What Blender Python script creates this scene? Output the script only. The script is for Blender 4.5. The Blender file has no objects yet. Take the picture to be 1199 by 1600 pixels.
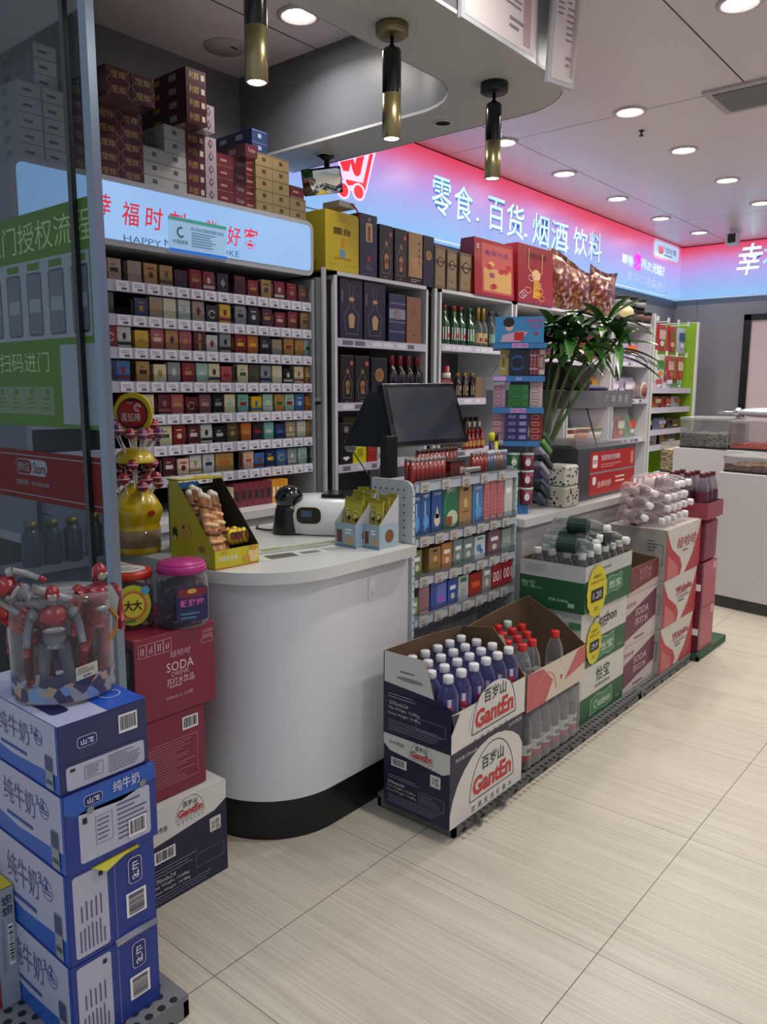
import bpy, math, random
from mathutils import Vector, Matrix
random.seed(7)
PI = math.pi
C = bpy.context.scene.collection
SC = bpy.context.scene

# ---------------------------------------------------------------- camera, exposure, world
F_PX, CAM_H = 1230.0, 1.25
YAW = math.atan2(1040.5, math.hypot(F_PX, 191)); PITCH = math.atan2(191, F_PX); ROLL = math.atan2(8, 2530)
fw = Vector((-math.sin(YAW)*math.cos(PITCH), math.cos(YAW)*math.cos(PITCH), -math.sin(PITCH)))
_r0 = Vector((math.cos(YAW), math.sin(YAW), 0)); _u0 = _r0.cross(fw)
rt = _r0*math.cos(ROLL)+_u0*math.sin(ROLL); up = rt.cross(fw)
cam_d = bpy.data.cameras.new('camera'); cam = bpy.data.objects.new('camera', cam_d); C.objects.link(cam)
cam.matrix_world = Matrix(((rt.x, up.x, -fw.x, 0), (rt.y, up.y, -fw.y, 0), (rt.z, up.z, -fw.z, CAM_H), (0, 0, 0, 1)))
cam_d.sensor_fit = 'VERTICAL'; cam_d.sensor_height = 24.0; cam_d.lens = 24.0*F_PX/1600.0
cam_d.clip_start = 0.05; cam_d.clip_end = 60
SC.camera = cam
SC.view_settings.view_transform = 'Standard'; SC.view_settings.look = 'None'
SC.view_settings.gamma = 1.0; SC.view_settings.use_curve_mapping = False
SC.view_settings.exposure = 0.35
cy = SC.cycles
cy.max_bounces = 10; cy.diffuse_bounces = 4; cy.glossy_bounces = 3; cy.transmission_bounces = 4
cy.transparent_max_bounces = 32; cy.caustics_reflective = False; cy.caustics_refractive = False
cy.sample_clamp_indirect = 4.0; cy.use_denoising = True
W = bpy.data.worlds.new('world'); SC.world = W; W.use_nodes = True
W.node_tree.nodes['Background'].inputs[0].default_value = (0.62, 0.68, 0.78, 1)
W.node_tree.nodes['Background'].inputs[1].default_value = 0.45
LIGHT_W = 5.8        # watts of one ceiling downlight

def _ray(px, py): return (fw*F_PX + rt*(px-599.5) - up*(py-800.0))
def oX(px, py, X):
    d = _ray(px, py); k = X/d.x; return (d.y*k, CAM_H+d.z*k)
def oY(px, py, Y):
    d = _ray(px, py); k = Y/d.y; return (d.x*k, CAM_H+d.z*k)
def oZ(px, py, Z):
    d = _ray(px, py); k = (Z-CAM_H)/d.z; return (d.x*k, d.y*k)

def area_light(name, loc, size, power, color=(1, 1, 1), rot=(0, 0, 0), spread=PI, shape='DISK', sy=None):
    l = bpy.data.lights.new(name, 'AREA'); l.shape = shape; l.size = size
    if sy: l.size_y = sy
    l.energy = power; l.color = color; l.spread = spread
    o = bpy.data.objects.new(name, l); o.location = loc; o.rotation_euler = rot; C.objects.link(o); return o

# ---------------------------------------------------------------- materials
def lin(h):
    h = h.lstrip('#'); out = []
    for i in (0, 2, 4):
        c = int(h[i:i+2], 16)/255.0
        out.append(c/12.92 if c <= 0.04045 else ((c+0.055)/1.055)**2.4)
    return (*out, 1.0)
_M = {}
def mat(h, r=0.55, metal=0.0, e=0.0, coat=0.0, noise=0.0):
    k = (h, r, metal, e, coat, noise)
    if k in _M: return _M[k]
    m = bpy.data.materials.new('paint_'+h.strip('#')); m.use_nodes = True
    nt = m.node_tree; b = nt.nodes['Principled BSDF']
    b.inputs['Base Color'].default_value = lin(h); b.inputs['Roughness'].default_value = r
    b.inputs['Metallic'].default_value = metal
    if coat: b.inputs['Coat Weight'].default_value = coat; b.inputs['Coat Roughness'].default_value = 0.12
    if e: b.inputs['Emission Color'].default_value = lin(h); b.inputs['Emission Strength'].default_value = e
    if noise:
        n = nt.nodes.new('ShaderNodeTexNoise'); n.inputs['Scale'].default_value = 14.0; n.inputs['Detail'].default_value = 4
        tc = nt.nodes.new('ShaderNodeTexCoord'); nt.links.new(tc.outputs['Object'], n.inputs['Vector'])
        mx = nt.nodes.new('ShaderNodeMix'); mx.data_type = 'RGBA'; mx.blend_type = 'MULTIPLY'
        mx.inputs[0].default_value = noise
        rp = nt.nodes.new('ShaderNodeValToRGB'); rp.color_ramp.elements[0].position = .35; rp.color_ramp.elements[0].color = (.45, .45, .45, 1); rp.color_ramp.elements[1].position = .65
        nt.links.new(n.outputs['Fac'], rp.inputs[0]); mx.inputs[6].default_value = lin(h)
        nt.links.new(rp.outputs[0], mx.inputs[7]); nt.links.new(mx.outputs[2], b.inputs['Base Color'])
    _M[k] = m; return m
def clear(h='ffffff', amount=0.10, rough=0.06, spec='c4c4c8'):
    k = ('clear', h, amount, rough, spec)
    if k in _M: return _M[k]
    m = bpy.data.materials.new('clear_'+h); m.use_nodes = True; nt = m.node_tree; nt.nodes.clear()
    o = nt.nodes.new('ShaderNodeOutputMaterial'); t = nt.nodes.new('ShaderNodeBsdfTransparent'); t.inputs[0].default_value = lin(h)
    p = nt.nodes.new('ShaderNodeBsdfPrincipled'); p.inputs['Base Color'].default_value = lin(spec); p.inputs['Roughness'].default_value = rough
    p.inputs['Specular IOR Level'].default_value = 0.9
    lw = nt.nodes.new('ShaderNodeLayerWeight'); lw.inputs[0].default_value = .5; fr = nt.nodes.new('ShaderNodeMath'); fr.operation = 'POWER'; fr.inputs[1].default_value = 3.0
    nt.links.new(lw.outputs['Facing'], fr.inputs[0])
    ma = nt.nodes.new('ShaderNodeMath'); ma.operation = 'ADD'; ma.inputs[1].default_value = amount; ma.use_clamp = True
    mx = nt.nodes.new('ShaderNodeMixShader')
    nt.links.new(fr.outputs[0], ma.inputs[0]); nt.links.new(ma.outputs[0], mx.inputs[0])
    nt.links.new(t.outputs[0], mx.inputs[1]); nt.links.new(p.outputs[0], mx.inputs[2]); nt.links.new(mx.outputs[0], o.inputs[0])
    _M[k] = m; return m

def nodes_mat(name):
    m = bpy.data.materials.new(name); m.use_nodes = True; return m, m.node_tree, m.node_tree.nodes['Principled BSDF']

def floor_mat():
    m, nt, b = nodes_mat('floor_tile'); N = nt.nodes.new; L = nt.links.new
    tc = N('ShaderNodeTexCoord'); sp = N('ShaderNodeSeparateXYZ'); L(tc.outputs['Object'], sp.inputs[0])
    def joint(out, off, pitch, half):
        a = N('ShaderNodeMath'); a.operation = 'SUBTRACT'; a.inputs[1].default_value = off; L(sp.outputs[out], a.inputs[0])
        d = N('ShaderNodeMath'); d.operation = 'DIVIDE'; d.inputs[1].default_value = pitch; L(a.outputs[0], d.inputs[0])
        f = N('ShaderNodeMath'); f.operation = 'FRACT'; L(d.outputs[0], f.inputs[0])
        s = N('ShaderNodeMath'); s.operation = 'SUBTRACT'; s.inputs[1].default_value = .5; L(f.outputs[0], s.inputs[0])
        ab = N('ShaderNodeMath'); ab.operation = 'ABSOLUTE'; L(s.outputs[0], ab.inputs[0])
        g = N('ShaderNodeMath'); g.operation = 'GREATER_THAN'; g.inputs[1].default_value = .5-half/pitch; L(ab.outputs[0], g.inputs[0]); return g
    gx = joint('X', -.652, .602, .0011); gy = joint('Y', .937, .5975, .0009)
    mxj = N('ShaderNodeMath'); mxj.operation = 'MAXIMUM'; L(gx.outputs[0], mxj.inputs[0]); L(gy.outputs[0], mxj.inputs[1])
    mp = N('ShaderNodeMapping'); mp.inputs['Scale'].default_value = (2.2, 150, 1); L(tc.outputs['Object'], mp.inputs[0])
    n1 = N('ShaderNodeTexNoise'); n1.inputs['Scale'].default_value = 1.0; n1.inputs['Detail'].default_value = 5; n1.inputs['Roughness'].default_value = .6; L(mp.outputs[0], n1.inputs['Vector'])
    mp2 = N('ShaderNodeMapping'); mp2.inputs['Scale'].default_value = (.8, 22, 1); L(tc.outputs['Object'], mp2.inputs[0])
    n2 = N('ShaderNodeTexNoise'); n2.inputs['Scale'].default_value = 1.0; n2.inputs['Detail'].default_value = 3; L(mp2.outputs[0], n2.inputs['Vector'])
    ad = N('ShaderNodeMath'); ad.operation = 'ADD'; L(n1.outputs['Fac'], ad.inputs[0])
    hm = N('ShaderNodeMath'); hm.operation = 'MULTIPLY'; hm.inputs[1].default_value = .45; L(n2.outputs['Fac'], hm.inputs[0]); L(hm.outputs[0], ad.inputs[1])
    rp = N('ShaderNodeValToRGB'); e = rp.color_ramp.elements
    e[0].position = .50; e[0].color = lin('b0a899'); e[1].position = .86; e[1].color = lin('cac3b3')
    L(ad.outputs[0], rp.inputs[0])
    mx = N('ShaderNodeMix'); mx.data_type = 'RGBA'; L(mxj.outputs[0], mx.inputs[0]); L(rp.outputs[0], mx.inputs[6]); mx.inputs[7].default_value = lin('55504a')
    L(mx.outputs[2], b.inputs['Base Color']); b.inputs['Roughness'].default_value = .34; b.inputs['Specular IOR Level'].default_value = .4
    return m
def ceiling_mat():
    m, nt, b = nodes_mat('ceiling_panel'); N = nt.nodes.new; L = nt.links.new
    tc = N('ShaderNodeTexCoord'); sp = N('ShaderNodeSeparateXYZ'); L(tc.outputs['Object'], sp.inputs[0])
    def line(out, v, half):
        a = N('ShaderNodeMath'); a.operation = 'SUBTRACT'; a.inputs[1].default_value = v; L(sp.outputs[out], a.inputs[0])
        ab = N('ShaderNodeMath'); ab.operation = 'ABSOLUTE'; L(a.outputs[0], ab.inputs[0])
        g = N('ShaderNodeMath'); g.operation = 'LESS_THAN'; g.inputs[1].default_value = half; L(ab.outputs[0], g.inputs[0]); return g
    gs = [line('X', v, .0035) for v in (-2.36, -1.157, .045, 1.25)] + [line('Y', v, .003) for v in (-1.3, 1.3, 3.885, 6.53)]
    acc = gs[0]
    for g in gs[1:]:
        q = N('ShaderNodeMath'); q.operation = 'MAXIMUM'; L(acc.outputs[0], q.inputs[0]); L(g.outputs[0], q.inputs[1]); acc = q
    mx = N('ShaderNodeMix'); mx.data_type = 'RGBA'; L(acc.outputs[0], mx.inputs[0]); mx.inputs[6].default_value = lin('e2d9dc'); mx.inputs[7].default_value = lin('1d1a1b')
    L(mx.outputs[2], b.inputs['Base Color']); b.inputs['Roughness'].default_value = .28; b.inputs['Specular IOR Level'].default_value = .45
    return m
def sign_mat(axis, name):
    # the backlit print of the fascia: red-pink at the top edge, lilac in the middle, sky blue at the bottom
    m, nt, b = nodes_mat(name); N = nt.nodes.new; L = nt.links.new
    tc = N('ShaderNodeTexCoord'); sp = N('ShaderNodeSeparateXYZ'); L(tc.outputs['Object'], sp.inputs[0])
    mr = N('ShaderNodeMapRange'); mr.inputs[1].default_value = 0.0; mr.inputs[2].default_value = 0.48; L(sp.outputs['Z'], mr.inputs[0])
    n = N('ShaderNodeTexNoise'); n.inputs['Scale'].default_value = 1.1; L(tc.outputs['Object'], n.inputs['Vector'])
    q = N('ShaderNodeMath'); q.operation = 'MULTIPLY_ADD'; q.inputs[1].default_value = .3; q.inputs[2].default_value = -.15; L(n.outputs['Fac'], q.inputs[0])
    a = N('ShaderNodeMath'); a.operation = 'ADD'; L(mr.outputs[0], a.inputs[0]); L(q.outputs[0], a.inputs[1])
    rp = N('ShaderNodeValToRGB'); cr = rp.color_ramp
    cr.elements[0].position = 0; cr.elements[0].color = lin('8cc4fa'); cr.elements[1].position = 1; cr.elements[1].color = lin('e23a58')
    for p, h in ((.28, '9fb4f4'), (.52, 'b9a2ee'), (.70, 'd08ad0'), (.84, 'e2608e'), (.93, 'e2486a')):
        x = cr.elements.new(p); x.color = lin(h)
    L(a.outputs[0], rp.inputs[0]); L(rp.outputs[0], b.inputs['Emission Color']); b.inputs['Emission Strength'].default_value = .74
    b.inputs['Base Color'].default_value = (.02, .02, .02, 1); b.inputs['Roughness'].default_value = .3
    return m
def light_blue_mat():
    m, nt, b = nodes_mat('lightbox_blue'); N = nt.nodes.new; L = nt.links.new
    tc = N('ShaderNodeTexCoord'); n = N('ShaderNodeTexNoise'); n.inputs['Scale'].default_value = 2.0; L(tc.outputs['Object'], n.inputs['Vector'])
    rp = N('ShaderNodeValToRGB'); rp.color_ramp.elements[0].color = lin('8fb9f2'); rp.color_ramp.elements[1].color = lin('a3cdf8'); L(n.outputs['Fac'], rp.inputs[0])
    L(rp.outputs[0], b.inputs['Emission Color']); b.inputs['Emission Strength'].default_value = .72; b.inputs['Base Color'].default_value = (.02, .02, .02, 1)
    b.inputs['Roughness'].default_value = .2
    return m
def crate_mat():
    m, nt, b = nodes_mat('perforated_dark'); return m

WHITE = mat('d8d8da', .45); STEEL = mat('9aa0a8', .3, 1.0); GREYP = mat('b4bcc2', .4); BLACK = mat('0d0d0f', .35)
KRAFT = mat('5e4a35', .8, noise=.25); KRAFT_L = mat('8c7050', .8, noise=.2); PAPER = mat('e4e4e6', .6)
PLAST = clear('f2f4f6', .02, .08, '505254')

# ---------------------------------------------------------------- mesh building
_G = {}
def glyphs(s, bold=0.0):
    k = (s, bold)
    if k in _G: return _G[k]
    c = bpy.data.curves.new('t', 'FONT'); c.body = s; c.size = 1.0; c.offset = bold; c.resolution_u = 2; c.fill_mode = 'FRONT'
    o = bpy.data.objects.new('t', c)
    me = bpy.data.meshes.new_from_object(o)
    v = [(p.co.x, p.co.y) for p in me.vertices]; f = [tuple(p.vertices) for p in me.polygons]
    bpy.data.objects.remove(o); bpy.data.curves.remove(c); bpy.data.meshes.remove(me)
    if v:
        x0 = min(p[0] for p in v); x1 = max(p[0] for p in v); y0 = min(p[1] for p in v); y1 = max(p[1] for p in v)
    else: x0 = x1 = y0 = y1 = 0
    _G[k] = (v, f, x0, x1, y0, y1); return _G[k]

class MB:
    def __init__(s, M=None): s.v = []; s.f = []; s.mi = []; s.sm = []; s.mats = []; s.M = M
    def mx(s, m):
        if m not in s.mats: s.mats.append(m)
        return s.mats.index(m)
    def add(s, vs, fs, m, smooth=False):
        o = len(s.v); i = s.mx(m)
        if s.M is not None: vs = [s.M @ Vector(v) for v in vs]
        s.v.extend([tuple(v) for v in vs])
        for f in fs: s.f.append(tuple(o+k for k in f)); s.mi.append(i); s.sm.append(smooth)
        return s
    def box(s, a, b, m):
        x0, y0, z0 = (min(a[i], b[i]) for i in range(3)); x1, y1, z1 = (max(a[i], b[i]) for i in range(3))
        return s.add([(x0, y0, z0), (x1, y0, z0), (x1, y1, z0), (x0, y1, z0), (x0, y0, z1), (x1, y0, z1), (x1, y1, z1), (x0, y1, z1)],
                     [(0, 3, 2, 1), (4, 5, 6, 7), (0, 1, 5, 4), (1, 2, 6, 5), (2, 3, 7, 6), (3, 0, 4, 7)], m)
    def rbox(s, a, b, m, r=.006):
        # box with rounded vertical edges and soft top rim
        x0, y0, z0 = (min(a[i], b[i]) for i in range(3)); x1, y1, z1 = (max(a[i], b[i]) for i in range(3))
        def ring(d, z):
            out = []
            for (cx, cy_, a0) in ((x1-r, y1-r, 0), (x0+r, y1-r, 90), (x0+r, y0+r, 180), (x1-r, y0+r, 270)):
                for t in range(4):
                    an = math.radians(a0+t*30); out.append((cx+(r-d)*math.cos(an), cy_+(r-d)*math.sin(an), z))
            return out
        rs = [ring(r*.5, z0), ring(0, z0+r*.5), ring(0, z1-r*.5), ring(r*.5, z1)]
        vs = [p for q in rs for p in q]; n = 16
        fs = [(k*n+i, k*n+(i+1) % n, (k+1)*n+(i+1) % n, (k+1)*n+i) for k in range(3) for i in range(n)]
        fs += [tuple(reversed(range(n))), tuple(range(3*n, 4*n))]
        return s.add(vs, fs, m)
    def prism(s, pts, z0, z1, m, mside=None, smooth=False):
        n = len(pts); vs = [(x, y, z0) for x, y in pts]+[(x, y, z1) for x, y in pts]
        s.add(vs, [tuple(reversed(range(n))), tuple(range(n, 2*n))], m)
        return s.add(vs, [(i, (i+1) % n, n+(i+1) % n, n+i) for i in range(n)], mside or m, smooth)
    def lathe(s, prof, m, c=(0, 0, 0), n=16, smooth=True, ax='z', sq=0.0):
        vs = []
        for r, z in prof:
            for i in range(n):
                a = 2*PI*i/n; k = 1.0
                if sq: k = 1.0/((abs(math.cos(a))**(2+sq*6)+abs(math.sin(a))**(2+sq*6))**(1/(2+sq*6)))
                x, y = r*k*math.cos(a), r*k*math.sin(a)
                vs.append((c[0]+x, c[1]+y, c[2]+z) if ax == 'z' else ((c[0]+z, c[1]+x, c[2]+y) if ax == 'x' else (c[0]+x, c[1]+z, c[2]+y)))
        fs = [(k*n+i, k*n+(i+1) % n, (k+1)*n+(i+1) % n, (k+1)*n+i) for k in range(len(prof)-1) for i in range(n)]
        if prof[0][0] > 1e-5: fs.append(tuple(reversed(range(n))))
        if prof[-1][0] > 1e-5: fs.append(tuple(range((len(prof)-1)*n, len(prof)*n)))
        return s.add(vs, fs, m, smooth)
    def tube(s, path, r, m, n=8, taper=None):
        P = [Vector(p) for p in path]; vs = []
        for i, p in enumerate(P):
            t = (P[min(i+1, len(P)-1)]-P[max(i-1, 0)]).normalized()
            a = t.cross(Vector((0, 0, 1)));
            if a.length < 1e-3: a = t.cross(Vector((1, 0, 0)))
            a.normalize(); b = t.cross(a)
            rr = r if taper is None else taper[i]
            for k in range(n):
                an = 2*PI*k/n; vs.append(p+a*rr*math.cos(an)+b*rr*math.sin(an))
        fs = [(k*n+i, k*n+(i+1) % n, (k+1)*n+(i+1) % n, (k+1)*n+i) for k in range(len(P)-1) for i in range(n)]
        fs += [tuple(range(n)), tuple(reversed(range((len(P)-1)*n, len(P)*n)))]
        return s.add(vs, fs, m, True)
    def ball(s, c, r, m, n=10, sc=(1, 1, 1)):
        prof = [(r*math.sin(PI*k/n), -r*math.cos(PI*k/n)) for k in range(n+1)]
        vs = []; q = n+2
        for rr, z in prof:
            for i in range(q):
                a = 2*PI*i/q; vs.append((c[0]+rr*math.cos(a)*sc[0], c[1]+rr*math.sin(a)*sc[1], c[2]+z*sc[2]))
        return s.add(vs, [(k*q+i, k*q+(i+1) % q, (k+1)*q+(i+1) % q, (k+1)*q+i) for k in range(n) for i in range(q)], m, True)

class Fr:
    """a drawing frame on a surface: o origin, u right, v up (world metres), n outward"""
    def __init__(s, mb, o, u, v, eps=.0006):
        s.mb = mb; s.o = Vector(o); s.u = Vector(u).normalized(); s.v = Vector(v).normalized(); s.n = s.u.cross(s.v); s.eps = eps; s.k = 1
    def P(s, u, v, k=None): return s.o+s.u*u+s.v*v+s.n*(s.eps*(k if k else s.k))
    def poly(s, pts, m, k=None): s.mb.add([s.P(a, b, k) for a, b in pts], [tuple(range(len(pts)))], m); return s
    def rect(s, u0, v0, u1, v1, m, k=None): return s.poly([(u0, v0), (u1, v0), (u1, v1), (u0, v1)], m, k)
    def rrect(s, u0, v0, u1, v1, r, m, k=None):
        pts = []
        for cx, cy_, a0 in ((u1-r, v1-r, 0), (u0+r, v1-r, 90), (u0+r, v0+r, 180), (u1-r, v0+r, 270)):
            for t in range(5):
                a = math.radians(a0+t*22.5); pts.append((cx+r*math.cos(a), cy_+r*math.sin(a)))
        return s.poly(pts, m, k)
    def ell(s, cx, cy_, rx, ry, m, k=None, a0=0, a1=360, n=24):
        return s.poly([(cx+rx*math.cos(math.radians(a0+(a1-a0)*i/n)), cy_+ry*math.sin(math.radians(a0+(a1-a0)*i/n))) for i in range(n + (0 if a1-a0 >= 360 else 1))], m, k)
    def stroke(s, pts, w, m, k=None, closed=False):
        n = len(pts)
        for i in range(n if closed else n-1):
            a = Vector(pts[i]); b = Vector(pts[(i+1) % n]); d = b-a
            if d.length < 1e-7: continue
            q = Vector((-d.y, d.x)).normalized()*w/2; s.poly([tuple(a-q), tuple(b-q), tuple(b+q), tuple(a+q)], m, k)
        return s
    def arc(s, cx, cy_, rx, ry, w, m, a0=0, a1=360, k=None, n=20):
        return s.stroke([(cx+rx*math.cos(math.radians(a0+(a1-a0)*i/n)), cy_+ry*math.sin(math.radians(a0+(a1-a0)*i/n))) for i in range(n+1)], w, m, k)
    def text(s, t, cu, cv, h, m, w=None, bold=0.0, rot=0.0, shear=0.0, k=None, an='c'):
        vs, fs, x0, x1, y0, y1 = glyphs(t, bold)
        if not vs: return s
        sy = h/(y1-y0); sx = sy if w is None else w/(x1-x0)
        ox = (x0+x1)/2 if an == 'c' else x0; oy = (y0+y1)/2
        ca, sa = math.cos(rot), math.sin(rot); out = []
        for a, b in vs:
            p = (a-ox)*sx+(b-oy)*sy*shear; q = (b-oy)*sy
            out.append(s.P(cu+p*ca-q*sa, cv+p*sa+q*ca, k or s.k+1))
        s.mb.add(out, fs, m); return s
    def lines(s, u0, v0, u1, v1, n, m, fill=.45, seed=1, k=None, rot=False):
        R = random.Random(seed)
        for i in range(n):
            a = (i+.5-fill/2)/n; b = (i+.5+fill/2)/n; e = R.uniform(.55, 1.0)
            if rot: s.rect(u0+(u1-u0)*a, v0, u0+(u1-u0)*b, v0+(v1-v0)*e, m, k)
            else: s.rect(u0, v0+(v1-v0)*a, u0+(u1-u0)*e, v0+(v1-v0)*b, m, k)
        return s
    def barcode(s, u0, v0, u1, v1, k=2, rot=False):
        s.rect(u0, v0, u1, v1, PAPER, k); R = random.Random(int(u0*1e4)+3); du = (u1-u0); dv = (v1-v0); t = .08
        while t < .9:
            wd = R.choice((.015, .03, .045))
            if rot: s.rect(u0+du*.12, v0+dv*t, u1-du*.12, v0+dv*(t+wd), BLACK, k+1)
            else: s.rect(u0+du*t, v0+dv*.15, u0+du*(t+wd), v1-dv*.1, BLACK, k+1)
            t += wd+R.choice((.02, .035))
        return s
def FX(mb, X, Y0, Z0): return Fr(mb, (X, Y0, Z0), (0, 1, 0), (0, 0, 1))      # faces +X
def FY(mb, X0, Y, Z0): return Fr(mb, (X0, Y, Z0), (1, 0, 0), (0, 0, 1))      # faces -Y
def FZ(mb, X0, Y0, Z): return Fr(mb, (X0, Y0, Z), (0, 1, 0), (-1, 0, 0))     # faces up, read from +X

def mesh_obj(name, mb, base=(0, 0, 0), bevel=0.0):
    me = bpy.data.meshes.new(name); bx, by, bz = base
    me.from_pydata([(x-bx, y-by, z-bz) for x, y, z in mb.v], [], mb.f)
    for m in mb.mats: me.materials.append(m)
    me.polygons.foreach_set('material_index', mb.mi); me.polygons.foreach_set('use_smooth', mb.sm); me.update()
    o = bpy.data.objects.new(name, me); C.objects.link(o)
    if bevel:
        b = o.modifiers.new('soft', 'BEVEL'); b.width = bevel; b.segments = 2; b.limit_method = 'ANGLE'; b.angle_limit = math.radians(50)
    return o
class Thing:
    def __init__(s, name, label, cat, base=(0, 0, 0), mb=None, group=None, bevel=0.0, rz=0.0, kind=None):
        s.base = base
        if mb is None: s.o = bpy.data.objects.new(name, None); C.objects.link(s.o); s.o.empty_display_size = .05
        else: s.o = mesh_obj(name, mb, base, bevel)
        s.o.location = base; s.o.rotation_euler = (0, 0, rz)
        if label: s.o['label'] = label
        if cat: s.o['category'] = cat
        if group: s.o['group'] = group
        if kind: s.o['kind'] = kind
    def part(s, name, mb, parent=None, label=None, bevel=0.0, kind=None):
        p = mesh_obj(name, mb, s.base, bevel); p.parent = parent or s.o
        if label: p['label'] = label
        if kind: p['kind'] = kind
        return p
def struct(name, mb, bevel=0.0):
    o = mesh_obj(name, mb, (0, 0, 0), bevel); o['kind'] = 'structure'; return o
def dup(root, loc, rot=(0, 0, 0), label=None, group=None, scale=None):
    r = root.copy(); C.objects.link(r); r.location = loc; r.rotation_euler = rot
    if scale: r.scale = scale
    if label: r['label'] = label
    if group: r['group'] = group
    for ch in list(root.children):
        c = ch.copy(); C.objects.link(c); c.parent = r
        for g in list(ch.children):
            d = g.copy(); C.objects.link(d); d.parent = c
    return r
_placed = set()
def put(proto, loc, rot=(0, 0, 0), label=None, group=None, scale=None):
    """first call moves the first one itself, later calls copy it"""
    if proto.name not in _placed:
        _placed.add(proto.name); proto.location = loc; proto.rotation_euler = rot
        if label: proto['label'] = label
        if group: proto['group'] = group
        if scale: proto.scale = scale
        return proto
    return dup(proto, loc, rot, label, group, scale)
ORD = ['first', 'second', 'third', 'fourth', 'fifth', 'sixth', 'seventh', 'eighth', 'ninth', 'tenth', 'eleventh', 'twelfth', 'thirteenth', 'fourteenth', 'fifteenth', 'sixteenth', 'seventeenth', 'eighteenth', 'nineteenth', 'twentieth',
       'twenty-first', 'twenty-second', 'twenty-third', 'twenty-fourth', 'twenty-fifth', 'twenty-sixth', 'twenty-seventh', 'twenty-eighth', 'twenty-ninth', 'thirtieth']
# ================================================================ ROOM
CEIL = 2.58; WX = -2.83; BY = 7.72
mb = MB(); mb.box((-4.2, -2.0, -.05), (3.2, BY+.1, 0), floor_mat()); struct('floor', mb)
mb = MB(); mb.box((-4.2, .85, CEIL), (3.2, BY+.1, CEIL+.06), ceiling_mat()); struct('ceiling', mb)
GREYW = mat('77777d', .5); GREYW2 = mat('85858c', .45)
mb = MB(); mb.box((WX-.08, .92, 0), (WX, BY, CEIL), GREYW); struct('wall_left', mb)
mb = MB(); mb.box((WX, BY, 0), (3.2, BY+.08, CEIL), GREYW2)
f = FY(mb, 0, BY, 0)
for x in (-2.62, -1.4): f.rect(x, 0, x+.004, 2.1, mat('4a4a50'), 1)
struct('wall_back', mb)
mb = MB(); mb.box((3.2, .9, 0), (3.28, BY, CEIL), mat('d4d0d0', .6)); struct('wall_right', mb)
# lit fascia signs
mb = MB(); mb.box((WX, 2.55, 2.095), (-2.77, BY-.0, CEIL-.012), sign_mat('y', 'sign_print')); 
f = FX(mb, -2.77, 0, 0); f.rect(2.55, CEIL-.014, 7.7, CEIL-.006, BLACK, 1); f.rect(2.55, 2.093, 7.7, 2.101, mat('dfe6ee', .4), 1)
SG = Thing('fascia_sign', 'long backlit pink to blue sign above the liquor shelves with pale Chinese characters', 'sign', (WX, 5, 2.095), mb)
CYAN = mat('aee0f2', .4, e=.62); NAVYO = mat('3c6fae', .5, e=.3)
def on_sign(mbx, ch, px, yt, yb, wpx, main=CYAN, edge=NAVYO, X=-2.768):
    ya, za = oX(px, yt, X); yb_, zb = oX(px, yb, X); y0, _ = oX(px-wpx/2, (yt+yb)/2, X); y1, _ = oX(px+wpx/2, (yt+yb)/2, X)
    fr = FX(mbx, X, 0, 0)
    fr.text(ch, (y0+y1)/2+.006, (za+zb)/2-.006, za-zb, edge, w=y1-y0, bold=.025, k=2)
    fr.text(ch, (y0+y1)/2, (za+zb)/2, za-zb, main, w=y1-y0, bold=.005, k=5)
mb = MB()
for ch, px, yt, yb, wp in (('零', 690, 277, 337, 31), ('食', 724, 291, 346, 29), ('百', 775, 309, 361, 26), ('货', 805, 320, 372, 27), ('烟', 845, 335, 384, 26),
                           ('酒', 874, 346, 392, 26), ('饮', 907, 357, 400, 22), ('料', 930, 363, 409, 20)):
    on_sign(mb, ch, px, yt, yb, wp)
for px, py in ((746, 343), (821, 368), (886, 387)): on_sign(mb, '.', px, py-3, py+3, 5)
SG.part('lettering', mb)
mb = MB()
for ch, px, yt, yb, wp in (('期', 976, 397, 411, 8), ('待', 985, 399, 416, 8), ('再', 1006, 405, 420, 8), ('次', 1014, 408, 424, 8), ('光', 1023, 411, 427, 8), ('临', 1031, 414, 430, 8), ('!', 1037, 417, 431, 2)):
    on_sign(mb, ch, px, yt, yb, wp, mat('b9d6f0', .4, e=.6), mat('8fa6d8', .4, e=.4))
on_sign(mb, '您', 996, 395, 421, 11, mat('d81fb4', .4, e=.9), mat('d81fb4', .4, e=.9))
for i, ch in enumerate('欢迎您再来惠顾'):
    on_sign(mb, ch, 984+i*9.3, 424+i*3.3, 439+i*3.3, 8, mat('9aa8e0', .4, e=.55), mat('7a8ad0', .4, e=.4))
SG.part('small_lettering', mb)
# shop badge on the fascia
mb = MB(); y0, _ = oX(1022, 390, -2.768); y1, _ = oX(1061, 398, -2.768); _, zt = oX(1040, 379, -2.768); _, zb = oX(1040, 406, -2.768)
f = FX(mb, -2.768, 0, 0); f.rrect(y0-.02, zb-.01, y1+.02, zt+.01, .05, mat('e8a0c0', .4, e=.35), 2); f.rrect(y0, zb+.008, y1, zt-.008, .045, mat('b7dcf8', .4, e=.5), 3)
RED = mat('d8202c', .4, e=.5); h_ = (zt-zb); f.text('W', y0+.16, (zt+zb)/2, h_*.5, RED, bold=.03, k=5); f.stroke([(y0+.09, zt-.05), (y0+.12, zb+.045), (y0+.2, zb+.045), (y0+.25, zt-.04)], .012, RED, 4)
f.text('佳好客', (y0+y1)/2+.1, (zt+zb)/2+.01, h_*.34, mat('2a3c6c', .4), w=(y1-y0)*.45, k=5); f.lines((y0+y1)/2-.06, zb+.03, y1-.04, zb+.045, 1, mat('2a3c6c', .4), k=5)
SG.part('shop_badge', mb, label='pale blue rounded badge with red trolley mark and dark characters')
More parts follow.
